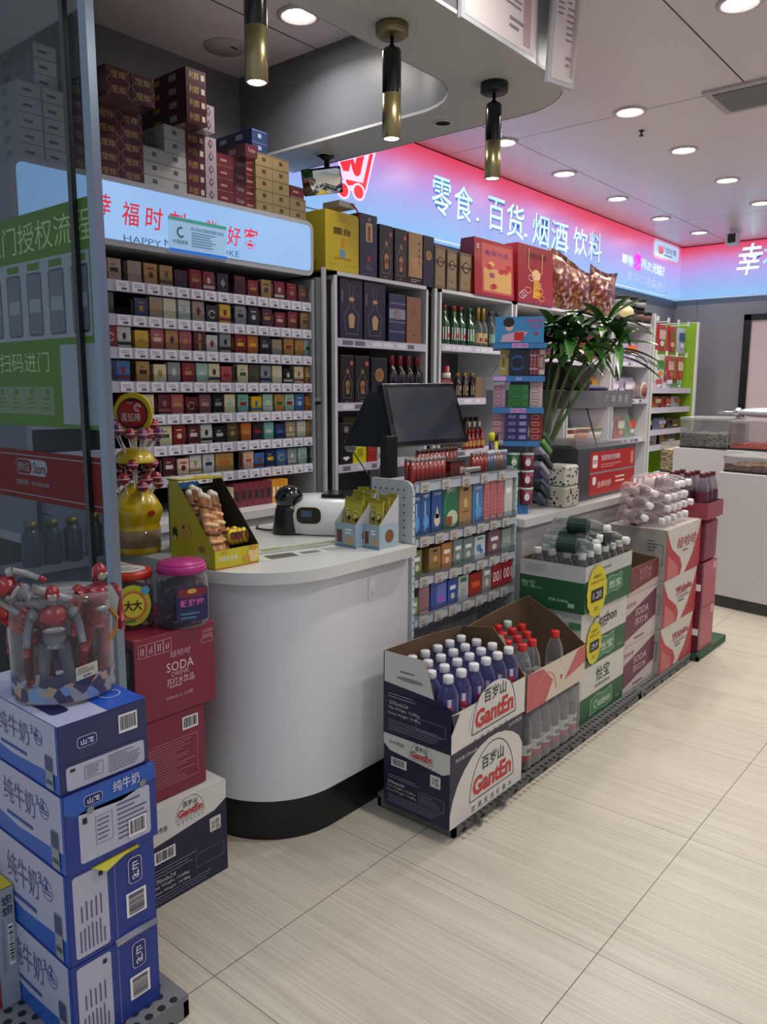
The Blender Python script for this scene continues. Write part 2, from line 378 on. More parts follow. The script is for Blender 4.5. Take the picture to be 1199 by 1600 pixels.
# trolley logo, large red, at the near end of the fascia
def L(px, py): y, z = oX(px, py, -2.768); return (y, z)
def poly_px(mbx, pts, m, k): FX(mbx, -2.768, 0, 0).poly([L(500+a/9.99, 220+b/9.99) for a, b in pts], m, k)
RL = mat('e62a34', .4, e=.85); WL = mat('f2c8ee', .4, e=.9)
mb = MB()
poly_px(mb, [(270, 300), (860, 160), (870, 190), (720, 820), (660, 820), (640, 690), (560, 660), (520, 790), (410, 750), (350, 560)][::-1], WL, 1)
poly_px(mb, [(310, 330), (520, 285), (545, 370), (570, 265), (690, 235), (630, 520), (590, 560), (540, 540), (500, 440), (480, 350), (450, 480), (360, 470)][::-1], RL, 3)
poly_px(mb, [(770, 215), (830, 200), (700, 800), (670, 790), (640, 690), (420, 700), (400, 600), (670, 660)][::-1], RL, 3)
f = FX(mb, -2.768, 0, 0)
for cx, cy_ in ((600, 800), (360, 770)):
    a, b = L(500+cx/9.99, 220+cy_/9.99); f.ell(a, b, .05, .042, WL, 4); f.ell(a, b, .036, .032, RL, 5)
SG.part('trolley_logo', mb, label='red shopping trolley emblem with white outline')
mb = MB(); mb.box((-2.77, BY-.06, 2.095), (3.1, BY, CEIL-.012), sign_mat('x', 'sign_print_back'))
f = FY(mb, 0, BY-.06, 0); f.rect(-2.77, CEIL-.014, 3.1, CEIL-.006, BLACK, 1); f.rect(-2.77, 2.093, 3.1, 2.101, mat('dfe6ee', .4), 1)
SB = Thing('fascia_sign', 'backlit pink to blue sign on the far wall with one brush-style character', 'sign', (-1, BY, 2.095), mb)
mb = MB(); f = FY(mb, 0, BY-.066, 0); x, z = oY(1172, 405, BY-.066)
for k_, mm, b_ in ((2, NAVYO, .03), (4, mat('d4f0fa', .4, e=.95), .012)): f.text('幸', x, z, .27, mm, w=.2, bold=b_, shear=.15, k=k_)
f.text('福时刻', x+.5, z, .25, CYAN, k=3)
SB.part('lettering', mb)
mb = MB(); mb.box((3.14, 1.2, 2.095), (3.2, BY-.06, CEIL-.012), sign_mat('y', 'ceiling_fill_sign')); Thing('fascia_sign', 'unseen pink to blue glowing sign added on the opposite wall to brighten the ceiling', 'sign', (3.17, 4, 2.095), mb)  # out-of-view sign, added so its glow brightens the ceiling
# far door, dark frame, pale leaf
mb = MB(); x0, _ = oY(1166, 495, BY); mb.box((x0, BY-.05, 0), (x0+.06, BY, 1.93), BLACK); mb.box((x0, BY-.05, 1.88), (x0+1.0, BY, 1.93), BLACK); mb.box((x0+.95, BY-.05, 0), (x0+1.0, BY, 1.93), BLACK)
dfm = struct('door_1', mb)
mb = MB(); mb.box((x0+.06, BY-.03, .01), (x0+.95, BY-.01, 1.88), mat('cbb9bd', .5)); d = mesh_obj('door_leaf', mb); d.parent = dfm
mb = MB(); f = FY(mb, x0+.06, BY-.031, 0); f.text('O', .42, 1.37, .1, mat('6a4a44')); d = mesh_obj('door_lettering', mb); d.parent = dfm

# ---------------- canopy above the cashier counter (ring with rounded corners)
CZ = 2.234
def rr(x0, y0, x1, y1, rc, n=8, corners=(1, 1, 1, 1)):
    pts = []
    for (cx, cy_, a0, on) in ((x1-rc, y1-rc, 0, corners[0]), (x0+rc, y1-rc, 90, corners[1]), (x0+rc, y0+rc, 180, corners[2]), (x1-rc, y0+rc, 270, corners[3])):
        if on:
            for t in range(n+1): a = math.radians(a0+90*t/n); pts.append((cx+rc*math.cos(a), cy_+rc*math.sin(a)))
        else:
            sx = 1 if cx > (x0+x1)/2 else -1; sy = 1 if cy_ > (y0+y1)/2 else -1
            for t in range(n+1): pts.append((cx+rc*sx, cy_+rc*sy) if t == n//2 else ((cx+rc*sx, cy_+rc*sy)))
    return pts
outer = rr(WX, .93, -1.305, 2.65, .26, corners=(1, 0, 0, 1)); inner = rr(WX+.0, 1.2, -1.60, 2.40, .24, corners=(1, 0, 0, 1))
n = len(outer); UND = mat('bcbdb9', .42); EDGEW = mat('c8c8cc', .4)
mb = MB()
vs = [(x, y, CZ) for x, y in outer]+[(x, y, CZ) for x, y in inner]+[(x, y, CEIL) for x, y in outer]+[(x, y, CEIL) for x, y in inner]
mb.add(vs, [(n+i, n+(i+1) % n, (i+1) % n, i) for i in range(n)], UND)
mb.add(vs, [(i, (i+1) % n, 2*n+(i+1) % n, 2*n+i) for i in range(n) if outer[i][0] > WX+.001 or outer[(i+1) % n][0] > WX+.001], mat('6e6f75', .35), True)
mb.add(vs, [(n+(i+1) % n, n+i, 3*n+i, 3*n+(i+1) % n) for i in range(n) if inner[i][0] > WX+.001 or inner[(i+1) % n][0] > WX+.001], mat('6c6e76', .42), True)
cnp = struct('ceiling_canopy', mb)
mb = MB()
for ring, d in ((outer, 1), (inner, -1)):
    for i in range(n):
        a = ring[i]; b = ring[(i+1) % n]
        if (Vector(a)-Vector(b)).length < 1e-4: continue
        q = Vector((b[1]-a[1], a[0]-b[0])).normalized()*.002*d
        mb.add([(a[0]+q.x, a[1]+q.y, CZ-.002), (b[0]+q.x, b[1]+q.y, CZ-.002), (b[0]+q.x, b[1]+q.y, CZ+.008), (a[0]+q.x, a[1]+q.y, CZ+.008)], [(0, 1, 2, 3)], EDGEW)
tr = mesh_obj('canopy_edge_trim', mb); tr.parent = cnp
# framed notices on the canopy face
def notice(y0, y1, z0, z1, X, label, rz=0.0, tilt=0):
    mb = MB(); mb.box((0, 0, 0), (.012, y1-y0, z1-z0), mat('b9bcc2', .3)); f = FX(mb, .0121, 0, 0); w = y1-y0; h = z1-z0
    f.rect(.014, .014, w-.014, h-.014, mat('d8cfd0', .5), 1); T = Thing('framed_notice', label, 'notice', (0, 0, 0), mb)
    mb = MB(); f = FX(mb, .0128, 0, 0); R = random.Random(int(y0*100)); g = mat('8c8186', .6)
    f.lines(w*.2, h*.55, w*.5, h*.85, 7, g, .35, 3, 2); f.lines(w*.55, h*.35, w*.8, h*.8, 9, g, .3, 5, 2); f.lines(w*.6, .05, w*.8, .09, 2, g, .4, 8, 2)
    f.rect(w*.8, .03, w*.9, h*.8, mat('b59aa2', .5), 2); T.part('printed_text', mb)
    T.o.location = (X, y0, z0); T.o.rotation_euler = (0, tilt, rz)
a, _ = oX(720, 45, -1.29); b, _ = oX(838, 60, -1.29); notice(a, b, CZ-.012, CZ+.3, -1.30, 'framed paper notice standing flat on the front face of the grey canopy')
notice(0, .12, CZ-.02, CEIL-.02, -1.335, 'framed notice standing out at an angle from the curved canopy corner', rz=-.95)
bpy.data.objects['framed_notice.001'].location = (-1.285, 2.30, CZ-.05); bpy.data.objects['framed_notice.001'].rotation_euler = (0, .06, -.25)

# ---------------- ceiling fittings
GLOW = mat('fff6ea', .5, e=14.0)
def downlight_proto():
    mb = MB(); mb.lathe([(.078, 0), (.078, -.006), (.066, -.010), (.058, -.004), (.052, .012)], mat('c6bfc0', .4), n=28)
    T = Thing('downlight', '', 'light', (0, 0, 0), mb)
    mb = MB(); mb.lathe([(.0, -.003), (.054, -.003)], GLOW, n=24); T.part('lit_lens', mb); return T.o
DL = downlight_proto()
lights = [((467, 23), 'round downlight in the cashier ceiling beside the grey canopy'), ((985, 174), 'downlight nearest the ceiling sprinkler'), ((882, 271), 'downlight by the sign above the last drink characters'),
          ((965, 310), 'middle downlight of the row along the long sign'), ((1069, 234), 'downlight second from the sprinkler in the open ceiling'), ((1137, 281), 'third downlight in the open ceiling row, toward the back'),
          ((1033, 341), 'downlight close to the shop badge of the long sign'), ((1093, 363), 'furthest downlight near the corner of the two signs'), ((1190, 317), 'downlight in front of the far wall sign, by the camera'),
          ((1157, 3), 'bright downlight nearest the viewer at the top of the view'), ((788, 222), 'downlight half hidden behind the black and brass pendant')]
pts = []
for (p, lab) in lights:
    x, y = oZ(p[0], p[1], CEIL); put(DL, (x, y, CEIL), label=lab, group='ceiling downlights'); pts.append((x, y))
WARM = (1.0, .95, .88)
for i, (x, y) in enumerate(pts):
    area_light('downlight_lamp', (x, y, CEIL-.02), .10, LIGHT_W*(.55 if i == 0 else (0.55 if x < -2.2 else 1.0)), WARM, spread=2.6)
for x, y in ((-.95, 1.7), (-.95, 4.5), (-.95, 6.0), (.1, 1.7), (.1, 3.1), (.1, 4.6), (.1, 6.1), (1.4, 2.4), (1.4, 4.6), (1.4, 6.6)):
    dup(DL, (x, y, CEIL), label='downlight in the shop ceiling to the side of the aisle', group='downlights outside the view')
    area_light('downlight_lamp', (x, y, CEIL-.02), .10, LIGHT_W, WARM, spread=2.6)
area_light('mall_light', (-.2, -1.1, 3.3), 2.2, 34, (.86, .92, 1.0), rot=(-.55, 0, 0.2), shape='RECTANGLE', sy=1.6)
# pendants
def pendant(black_base, label, x, y, top=CZ):
    base = mat('17171a', .4) if black_base else mat('8a7e58', .35, .8)
    mb = MB(); mb.lathe([(.045, 0), (.045, -.026), (.04, -.030), (.0, -.030)], base, n=28); T = Thing('pendant_light', label, 'light', (0, 0, 0), mb, group='black and brass pendants over the counter')
    mb = MB(); mb.lathe([(.005, -.03), (.005, -.05), (.010, -.054), (.010, -.065), (.0, -.065)], mat('17171a', .3, .6), n=12); T.part('swivel_stem', mb)
    mb = MB(); mb.lathe([(0, -.062), (.024, -.063), (.026, -.068), (.026, -.178), (.026, -.179)], mat('0c0d12', .18, .2, coat=.4), n=28); T.part('black_tube', mb)
    mb = MB(); mb.lathe([(.0262, -.178), (.0262, -.292), (.023, -.295), (.021, -.282), (.021, -.27)], mat('a0946a', .3, .85), n=28); T.part('brass_sleeve', mb)
    mb = MB(); mb.lathe([(0, -.2925), (.021, -.2925)], mat('fff2dc', .5, e=9.0), n=20); T.part('lit_lens', mb)
    T.o.location = (x, y, top); area_light('pendant_lamp', (x, y, top-.29), .03, .9, (1, .9, .72), spread=1.5)
for (px, py, bk, lab) in ((615, 38, False, 'pendant with a brass ceiling cap above the printer end of the counter'), (775, 130, True, 'pendant with a black ceiling cap at the rounded canopy corner')):
    x, y = oZ(px, py, CZ); pendant(bk, lab, x-.005, y)
x, y = oZ(397, -92, CZ); pendant(False, 'pendant nearest the glass door, its cap above the view', x, y)
# small dark recessed lights under the canopy, smoke dot, sprinkler, speaker, vent, cameras
mb = MB(); mb.lathe([(.038, 0), (.038, -.004), (.030, -.004), (.026, .004)], EDGEW, n=24); T = Thing('recessed_light', 'small unlit recessed light under the canopy beyond the middle pendant', 'light', (0, 0, 0), mb, group='unlit canopy lights')
mb = MB(); mb.lathe([(0, -.001), (.030, -.001)], mat('151515', .3), n=20); T.part('dark_lens', mb)
x, y = oZ(692, 192, CZ); T.o.location = (x, y, CZ)
x, y = oZ(505, 242, CZ); dup(T.o, (x, y, CZ), label='small unlit recessed light above the convex mirror')
x, y = oZ(352, 73, CEIL); mb = MB(); mb.lathe([(.085, 0), (.082, -.006), (.0, -.008)], mat('bcb0b4', .5), n=32); f = Fr(mb, (0, 0, -.0085), (0, 1, 0), (1, 0, 0)); f.rect(.0, .03, .03, .04, BLACK, 2)
t = Thing('ceiling_speaker', 'flat round ceiling speaker above the cigarette cartons', 'speaker', (0, 0, 0), mb); t.o.location = (x, y, CEIL)
x, y = oZ(1003, 204, CEIL); mb = MB(); mb.lathe([(.014, 0), (.014, -.004), (.005, -.006), (.005, -.022), (.013, -.024), (.013, -.027), (0, -.028)], BLACK, n=14); t = Thing('fire_sprinkler', 'small black sprinkler head hanging from the open ceiling', 'sprinkler', (0, 0, 0), mb); t.o.location = (x, y, CEIL)
x, y = oZ(1099, 145, CEIL); mb = MB(); mb.box((x, y-.02, CEIL-.012), (x+.62, y+.33, CEIL), mat('b3aeb0', .45)); mb.box((x+.035, y+.02, CEIL-.016), (x+.585, y+.29, CEIL-.01), mat('6f716f', .6))
Thing('air_vent', 'rectangular grey air vent set in the open ceiling', 'vent', (x, y, CEIL-.012), mb)
x, y = oZ(1150, 358, CEIL); mb = MB(); mb.box((-.035, -.035, -.03), (.035, .035, 0), WHITE); T = Thing('security_camera', 'white security camera with a black face above the far sign', 'camera', (0, 0, 0), mb)
mb = MB(); mb.box((-.05, -.09, -.13), (.03, .03, -.04), WHITE); T.part('camera_body', mb); mb = MB(); mb.box((-.03, -.094, -.12), (.03, -.089, -.05), BLACK); T.part('camera_face', mb); T.o.location = (x, y, CEIL)
mb = MB(); mb.lathe([(.03, 0), (.03, -.012), (.012, -.02), (.012, -.06)], BLACK, n=16); T = Thing('convex_mirror', 'small rectangular convex security mirror hanging from the canopy by a black arm', 'mirror', (0, 0, 0), mb)
mb = MB(); vs = []; fs = []
for i in range(9):
    for j in range(7):
        u = (i/8-.5); v = (j/6-.5); cr = .5-.08*(abs(u*2)**6+abs(v*2)**6)*.0; vs.append((u*.16, -.018*(1-4*u*u*.6-4*v*v*.4), v*.10))
for i in range(8):
    for j in range(6): fs.append((i*7+j, (i+1)*7+j, (i+1)*7+j+1, i*7+j+1))
MM = Matrix.Translation((0.0, -.03, -.11)) @ Matrix.Rotation(.75, 4, 'Z') @ Matrix.Rotation(-.12, 4, 'Y') @ Matrix.Rotation(.5, 4, 'X')
mb.M = MM; mb.add(vs, fs, mat('dfe2e0', .04, 1.0), True); T.part('mirror_face', mb)
mb = MB(MM); mb.rbox((-.084, -.003, -.054), (.084, .012, .054), BLACK, .01); T.part('mirror_back', mb)
x, y = oZ(507, 243, CZ); T.o.location = (x+.005, y+.01, CZ)
# outer storefront glass pane at the entrance, with posters
GY = .90; TINT = clear('e2e9ed', .03, .03, '303840')
gx1 = -1.505; gx0 = -2.6
mb = MB(); mb.box((gx0, GY, .0), (gx1-.004, GY+.010, 2.9), TINT)
GD = Thing('glass_partition', 'tinted floor to ceiling glass pane with green and red posters at the entrance', 'glass', (gx1, GY, 0), mb)
mb = MB(); mb.box((gx1-.028, GY-.004, 0), (gx1, GY+.014, 2.9), mat('7f8fa0', .25, .7)); GD.part('metal_edge_strip', mb)
mb = MB(); mb.box((-1.592, GY-.012, 0), (-1.577, GY-.001, 2.9), mat('10181a', .4)); GD.part('rubber_seal', mb)
GRN = mat('3e6a24', .7); GP = MB(); f = FY(GP, 0, GY-.0002, 0); f.eps = .0002
X0, X1, Z0, Z1 = -2.1, -1.5+(-.034), 1.163, 1.637
PW = mat('74838f', .5); PG = mat('8fa57a', .5); DKG = mat('4a565e', .5)
f.rect(X0, Z0, X1, Z1, GRN, 1)
f.text('首次进门授权流程', (X0+X1)/2-.03, 1.585, .064, PG, w=.64, k=2)
f.rrect(X0-.0, 1.36, X1-.01, 1.535, .006, PW, 2)
for i in range(5):
    x = X1-.052-i*.098; f.rrect(x-.034, 1.368, x+.034, 1.508, .008, mat('23303a', .4), 3); f.rrect(x-.030, 1.373, x+.030, 1.503, .007, mat('4c5862', .5), 4)
    f.rect(x-.026, 1.42, x+.026, 1.45, mat('6d7a86', .5), 5); f.lines(x-.02, 1.38, x+.02, 1.40, 3, DKG, .4, i, 5); f.rect(x-.028, 1.513, x+.028, 1.528, GRN, 3)
f.text('扫码进门', -1.855, 1.31, .045, PG, w=.24, k=3); f.rrect(X1-.15, 1.172, X1-.002, 1.345, .004, PW, 3)   # blank white panel (the square code is left out)
f.rrect(X0, 1.19, -1.72, 1.255, .004, mat('587050', .5), 3)
for i in range(5): f.ell(X0+.05+i*.075, 1.242, .008, .008, GRN, 4); f.lines(X0+.03+i*.075, 1.2, X0+.07+i*.075, 1.232, 3, GRN, .35, i, 4)
p = GD.part('green_poster', GP, label='green door instruction poster with phone pictures')
mb = MB(); f = FY(mb, 0, GY-.0002, 0); f.eps = .0002; DR = mat('5e060b', .8); 
f.rect(X0, .984, X1, 1.104, DR, 1); f.rect(X0, 1.091, X1, 1.093, PW, 2); f.rect(X0, .996, X1, .998, PW, 2)
f.rrect(-1.93, 1.045, -1.775, 1.083, .018, PW, 2); f.rrect(-1.928, 1.047, -1.85, 1.081, .016, DR, 3); f.text('便利店', -1.889, 1.064, .022, PW, w=.06, k=4); f.text('Store', -1.812, 1.063, .026, DR, w=.062, bold=.01, k=4)
f.text('加盟热线：400-026-2628', -1.85, 1.026, .012, PW, w=.16, k=3)
GD.part('red_band', mb, label='dark red band with the shop phone number')
SHY = 1.215; sx0 = oY(0, 775, SHY)[0]; sx1 = min(oY(165, 775, SHY)[0], -2.085); sz0, sz1 = .776, oY(80, 772, SHY)[1]
mb = MB(); mb.box((sx0-.1, SHY, sz0), (sx1, SHY+.003, sz1), mat('9a9fa8', .6)); f = FY(mb, 0, SHY, 0)
for i in range(3):
    f.ell(sx0+.22, sz1-.03-i*.04, .04, .013, mat('46505e', .5), 2); f.lines(sx0+.29, sz1-.036-i*.04, sx0+.4, sz1-.022-i*.04, 1, mat('46505e', .5), .4, i, 2)
    f.rect(sx0+.03, sz1-.035-i*.035, sx0+.13, sz1-.018-i*.035, mat('7a4a58', .5), 2)
Thing('info_card', 'grey white information card standing behind the brass capped bottles', 'card', (sx1-.2, SHY, sz0), mb)
# ================================================================ CIGARETTE CABINET
KX = -2.45; ZR = [oX(487, y, KX)[1] for y in (480.7, 523, 563.9, 606.2, 648.5, 689.4, 730.3)]
CY0, CY1 = 1.177, 2.455
mb = MB(); dk = mat('1a1a1d', .6)
mb.box((WX+.01, CY0, .0), (WX+.03, CY1, 1.71), dk); mb.box((WX+.01, CY0, .0), (KX+.01, CY0+.018, 1.71), mat('9aa0a6', .45)); mb.box((WX+.01, CY1-.012, .0), (KX+.01, CY1, 1.71), mat('9aa0a6', .45))
CAB = Thing('cigarette_cabinet', 'wall cabinet with seven rows of cigarette packs behind the cashier counter', 'cabinet', (KX, (CY0+CY1)/2, 0), mb)
mb = MB(); mb.box((WX+.01, CY0, .0), (KX+.10, CY1, .755), WHITE); mb.box((WX+.01, CY0-.01, .755), (KX+.13, CY1, .785), mat('dcdcdc', .35))
f = FX(mb, KX+.1, 0, 0)
for y in (1.5, 1.85, 2.05, 2.3): f.rect(y, .1, y+.004, .74, mat('8a8a8e'), 1)
f.rect(2.05, .6, 2.3, .735, mat('e6e6ea', .4), 2); CAB.part('base_cabinet', mb)
for z in ZR:
    mb = MB(); mb.box((WX+.03, CY0+.018, z-.010), (KX-.002, CY1-.012, z-.002), mat('5b5e63', .5)); CAB.part('shelf', mb)
    mb = MB(); mb.box((KX-.002, CY0+.01, z-.019), (KX+.002, CY1-.004, z+.019), mat('b9b9cc', .35)); CAB.part('shelf_rail', mb)
    mb = MB(); mb.box((KX-.004, CY0+.02, z+.018), (KX-.002, CY1-.01, z+.045), PLAST); CAB.part('clear_lip', mb)
tagm = mat('e6e4ec', .5); tagl = mat('7a7a90', .6); proto_tag = None
MBX = MB; 
def price_tag_bits(k):
    mb = MB(); mb.box((0, -.0245, -.0165), (.0035, .0245, .0165), tagm); f = FX(mb, .0036, 0, 0); f.lines(-.016, -.002, .014, .011, 2, tagl, .3, k, 1); f.rect(-.004, -.012, .016, -.005, mat('55556a'), 1); return mb
pt = None
for r, z in enumerate(ZR):
    n_t = (15, 15, 15, 15, 14, 13, 12)[r]
    ys = CY1-.04
    for i in range(n_t):
        y = ys-i*.0615-(0.012 if i > 6 else 0)
        if pt is None: pt = mesh_obj('price_tag', price_tag_bits(2)); o = pt
        else: o = pt.copy(); C.objects.link(o)
        o.parent = CAB.o; o.location = (KX+.002-CAB.base[0], y-CAB.base[1], z-CAB.base[2])
# lightbox
ly0 = CY0-.0; ly1 = oX(487, 400, KX)[0]+.0; lz0, lz1 = 1.722, 1.942
mb = MB(); rc = .035
def rrX(y0, y1, z0, z1, r, x0, x1, m, mbx, n=6):
    pts = []
    for (a, b, a0) in ((y1-r, z1-r, 0), (y0+r, z1-r, 90), (y0+r, z0+r, 180), (y1-r, z0+r, 270)):
        for t in range(n+1): an = math.radians(a0+90*t/n); pts.append((a+r*math.cos(an), b+r*math.sin(an)))
    k = len(pts); vs = [(x0, a, b) for a, b in pts]+[(x1, a, b) for a, b in pts]
    mbx.add(vs, [tuple(reversed(range(k))), tuple(range(k, 2*k))]+[(i, (i+1) % k, k+(i+1) % k, k+i) for i in range(k)], m)
rrX(ly0, ly1, lz0, lz1, rc, WX+.02, KX+.012, mat('b4b6bc', .4), mb)
LB = Thing('header_lightbox', 'light blue lit header sign with red characters above the cigarette packs', 'sign', (KX, 1.8, lz0), mb)
mb = MB(); rrX(ly0+.02, ly1-.018, lz0+.02, lz1-.018, rc-.012, KX+.008, KX+.0135, light_blue_mat(), mb); LB.part('lit_face', mb)
mb = MB(); X_ = KX+.0137; RR = mat('e2304a', .5, e=.4); f = FX(mb, X_, 0, 0)
for ch, px, yt, yb, w in (('幸', 163, 300, 336, 19), ('福', 203, 313, 353, 26), ('时', 240, 321, 359, 26), ('刻', 276, 328, 366, 24), ('伴', 328, 342, 378, 20), ('好', 365, 352, 384, 20), ('客', 391, 354, 389, 22)):
    ya, za = oX(px-w/2, yt, X_); yb_, _ = oX(px+w/2, yt, X_); _, zb = oX(px, yb, X_); f.text(ch, (ya+yb_)/2, (za+zb)/2, za-zb, RR, w=yb_-ya, bold=.008, shear=.12)
TL = mat('4d7fa6', .5, e=.2)
ya, za = oX(193, 370, X_); yb_, zb = oX(252, 384, X_); f.text('HAPPY', (ya+yb_)/2, (za+zb)/2+.001, .022, TL, w=yb_-ya)
ya, za = oX(257, 380, X_); yb_, zb = oX(340, 392, X_); f.text('MOMENT', (ya+yb_)/2, (za+zb)/2, .022, TL, w=yb_-ya)
ya, za = oX(345, 392, X_); yb_, zb = oX(374, 399, X_); f.text('OKE', (ya+yb_)/2, (za+zb)/2, .022, TL, w=yb_-ya)
LB.part('lettering', mb)
mb = MB(); ya, zt = oX(263, 336, X_+.005); yb_, _ = oX(354, 355, X_+.005); _, zb = oX(263, 391, X_+.005); mb.box((X_+.001, ya, zb), (X_+.003, yb_, zt), mat('9cc0e4', .4, e=.35))
f = FX(mb, X_+.0032, ya, zb); w = yb_-ya; h = zt-zb
f.rect(0, h*.9, w, h, mat('4fa79a', .4, e=.2), 1); f.rect(0, 0, w, h*.09, mat('2a76d8', .4, e=.3), 1); TEAL = mat('1c8d86'); DKB = mat('24344f')
f.arc(w*.2, h*.58, .014, .016, .007, TEAL, 60, 320, 2); f.text('中国烟草', w*.19, h*.3, .014, DKB, w=w*.25); f.text('顺义区红茂烟草零售专卖店', w*.66, h*.74, .012, DKB, w=w*.58); f.lines(w*.38, h*.2, w*.95, h*.66, 6, mat('5a7aa8'), .32, 4, 2)
T = Thing('notice_card', 'pale blue licence card taped over the middle of the lit cigarette header', 'card', (X_, ya, zb), mb)

# ---------------- cigarette packs
PACKD = .03
def pack(yc, z0, w, h, col, acc, style, label, group='cigarette packs in the wall cabinet'):
    mb = MB(); x1 = KX-.012; m = mat(col, .32, coat=.3); a = mat(acc, .35); dkc = mat('2a2426', .5)
    mb.box((x1-PACKD, yc-w/2, z0), (x1, yc+w/2, z0+h), m); f = FX(mb, x1, yc-w/2, z0)
    if style == 0: f.ell(w/2, h*.55, w*.2, w*.2, a, 1); f.rect(w*.25, h*.78, w*.75, h*.83, a, 1)
    elif style == 1: f.rect(w*.2, h*.5, w*.8, h*.66, a, 1); f.lines(w*.25, h*.72, w*.75, h*.82, 2, a, .4, 3, 1)
    elif style == 2: f.rect(0, h*.3, w, h*.42, a, 1); f.ell(w/2, h*.64, w*.15, w*.22, a, 1)
    elif style == 3: f.rect(w*.38, h*.25, w*.62, h*.92, a, 1); f.ell(w*.5, h*.6, w*.1, w*.1, m, 2)
    elif style == 4: f.poly([(w*.5, h*.4), (w*.72, h*.6), (w*.5, h*.8), (w*.28, h*.6)], a, 1)
    else: f.arc(w/2, h*.58, w*.26, w*.26, w*.08, a, 20, 330, 1)
    f.rect(0, h*.755, w, h*.765, dkc, 2) if style in (0, 2) else None
    f.rect(w*.06, h*.03, w*.94, h*.22, mat('c9c2b4' if style % 2 else 'a99a86', .5), 1)
    f2 = Fr(mb, (x1-PACKD, yc-w/2, z0), (1, 0, 0), (0, 0, 1)); f2.rect(PACKD*.3, h*.3, PACKD*.7, h*.9, a, 1)
    return Thing('cigarette_pack', label, 'cigarettes', (x1-PACKD/2, yc, z0), mb, group=group)
DR_, DG, GD_, WH, BK, NV, TN, PK, GN, BL, YL, SL, OR = '8c1d22', '5a1a20', 'b08a4a', 'c9c9c4', '1c1b1f', '1f2f5e', 'a8947c', 'b0565e', '2f5a3a', '3a6ea8', 'd8b020', '8f9498', 'c0662a'
CN = {DR_: 'dark red', DG: 'maroon', GD_: 'golden tan', WH: 'white', BK: 'black', NV: 'navy', TN: 'beige', PK: 'rose', GN: 'green', BL: 'blue', YL: 'yellow', SL: 'silver grey', OR: 'orange', 'd9d2a8': 'cream', '6fae9c': 'mint', '9cc0b0': 'pale green', '7a4a52': 'mauve', '5a4a3a': 'brown', 'e0b8a0': 'peach'}
CR, MT, PG_, MV, BR, PE = 'd9d2a8', '6fae9c', '9cc0b0', '7a4a52', '5a4a3a', 'e0b8a0'
# centre x of each pack in a 1199-wide view of the cabinet (offset 150, scale 3.426), colour, accent, style
ROWS = [
 [(50, TN, BR, 1), (110, TN, BK, 1), (218, TN, SL, 1), (303, GD_, DG, 0), (385, GD_, BR, 2), (462, BK, DG, 1), (540, DR_, GD_, 1), (610, DR_, WH, 2), (685, BK, SL, 4), (775, DG, BK, 1), (845, DR_, GD_, 1), (915, GD_, NV, 0), (985, DR_, WH, 2), (1050, DR_, GD_, 0), (1110, BR, OR, 1)],
 [(62, GN, DR_, 2), (245, NV, GD_, 0), (325, TN, GD_, 1), (397, CR, WH, 1), (475, WH, PG_, 2), (550, TN, DG, 4), (622, BK, CR, 5), (692, YL, DR_, 2), (775, SL, BK, 1), (845, BK, WH, 0), (917, DG, GD_, 1), (985, DR_, PE, 1), (1053, DR_, GD_, 1), (1120, GD_, BR, 1)],
 [(72, DR_, CR, 5), (147, WH, BK, 2), (240, YL, GD_, 1), (325, PK, CR, 1), (403, GD_, DG, 4), (475, PK, GD_, 0), (552, DG, GD_, 3), (618, WH, DR_, 4), (690, SL, BK, 2), (770, DR_, YL, 1), (837, OR, YL, 1), (903, BK, SL, 1), (967, TN, SL, 2), (1030, GD_, DR_, 1), (1088, GD_, OR, 4), (1137, PG_, BK, 1)],
 [(65, NV, BK, 1), (135, BL, DR_, 2), (240, GD_, BK, 1), (332, CR, GD_, 4), (408, SL, WH, 4), (485, DR_, GD_, 1), (560, PG_, WH, 1), (625, CR, NV, 2), (692, PK, DR_, 1), (780, CR, GN, 1), (840, BR, GN, 1), (903, SL, NV, 2), (965, CR, WH, 1), (1025, BK, WH, 2), (1083, CR, PK, 2), (1140, GD_, PE, 1)],
 [(155, OR, DR_, 1), (258, CR, TN, 1), (350, DG, PK, 2), (420, PK, GD_, 1), (495, DG, TN, 5), (570, MV, TN, 1), (643, BK, SL, 1), (705, CR, PG_, 1), (778, MT, DR_, 1), (850, YL, BL, 2), (912, PG_, WH, 2), (975, GD_, GN, 1), (1030, PG_, DR_, 1), (1085, BL, WH, 0), (1138, OR, YL, 0)],
 [(260, TN, WH, 1), (350, CR, GN, 1), (424, DR_, CR, 0), (502, DG, WH, 1), (573, WH, BK, 2), (645, BK, WH, 1), (715, BR, GD_, 0), (790, OR, GD_, 1), (853, BK, DR_, 1), (915, MT, WH, 1), (975, NV, BL, 1), (1033, TN, CR, 2), (1093, WH, CR, 2), (1148, GD_, BR, 0)],
 [(362, DG, WH, 1), (440, PE, DG, 0), (508, WH, GD_, 2), (580, WH, NV, 1), (668, GD_, OR, 1), (800, PE, PK, 1), (860, BL, DR_, 2), (920, NV, YL, 1), (980, BL, YL, 5), (1040, SL, WH, 2), (1097, PG_, SL, 1), (1150, BK, SL, 1)]]
ROWN = ['top', 'second', 'third', 'fourth', 'fifth', 'sixth', 'seventh']
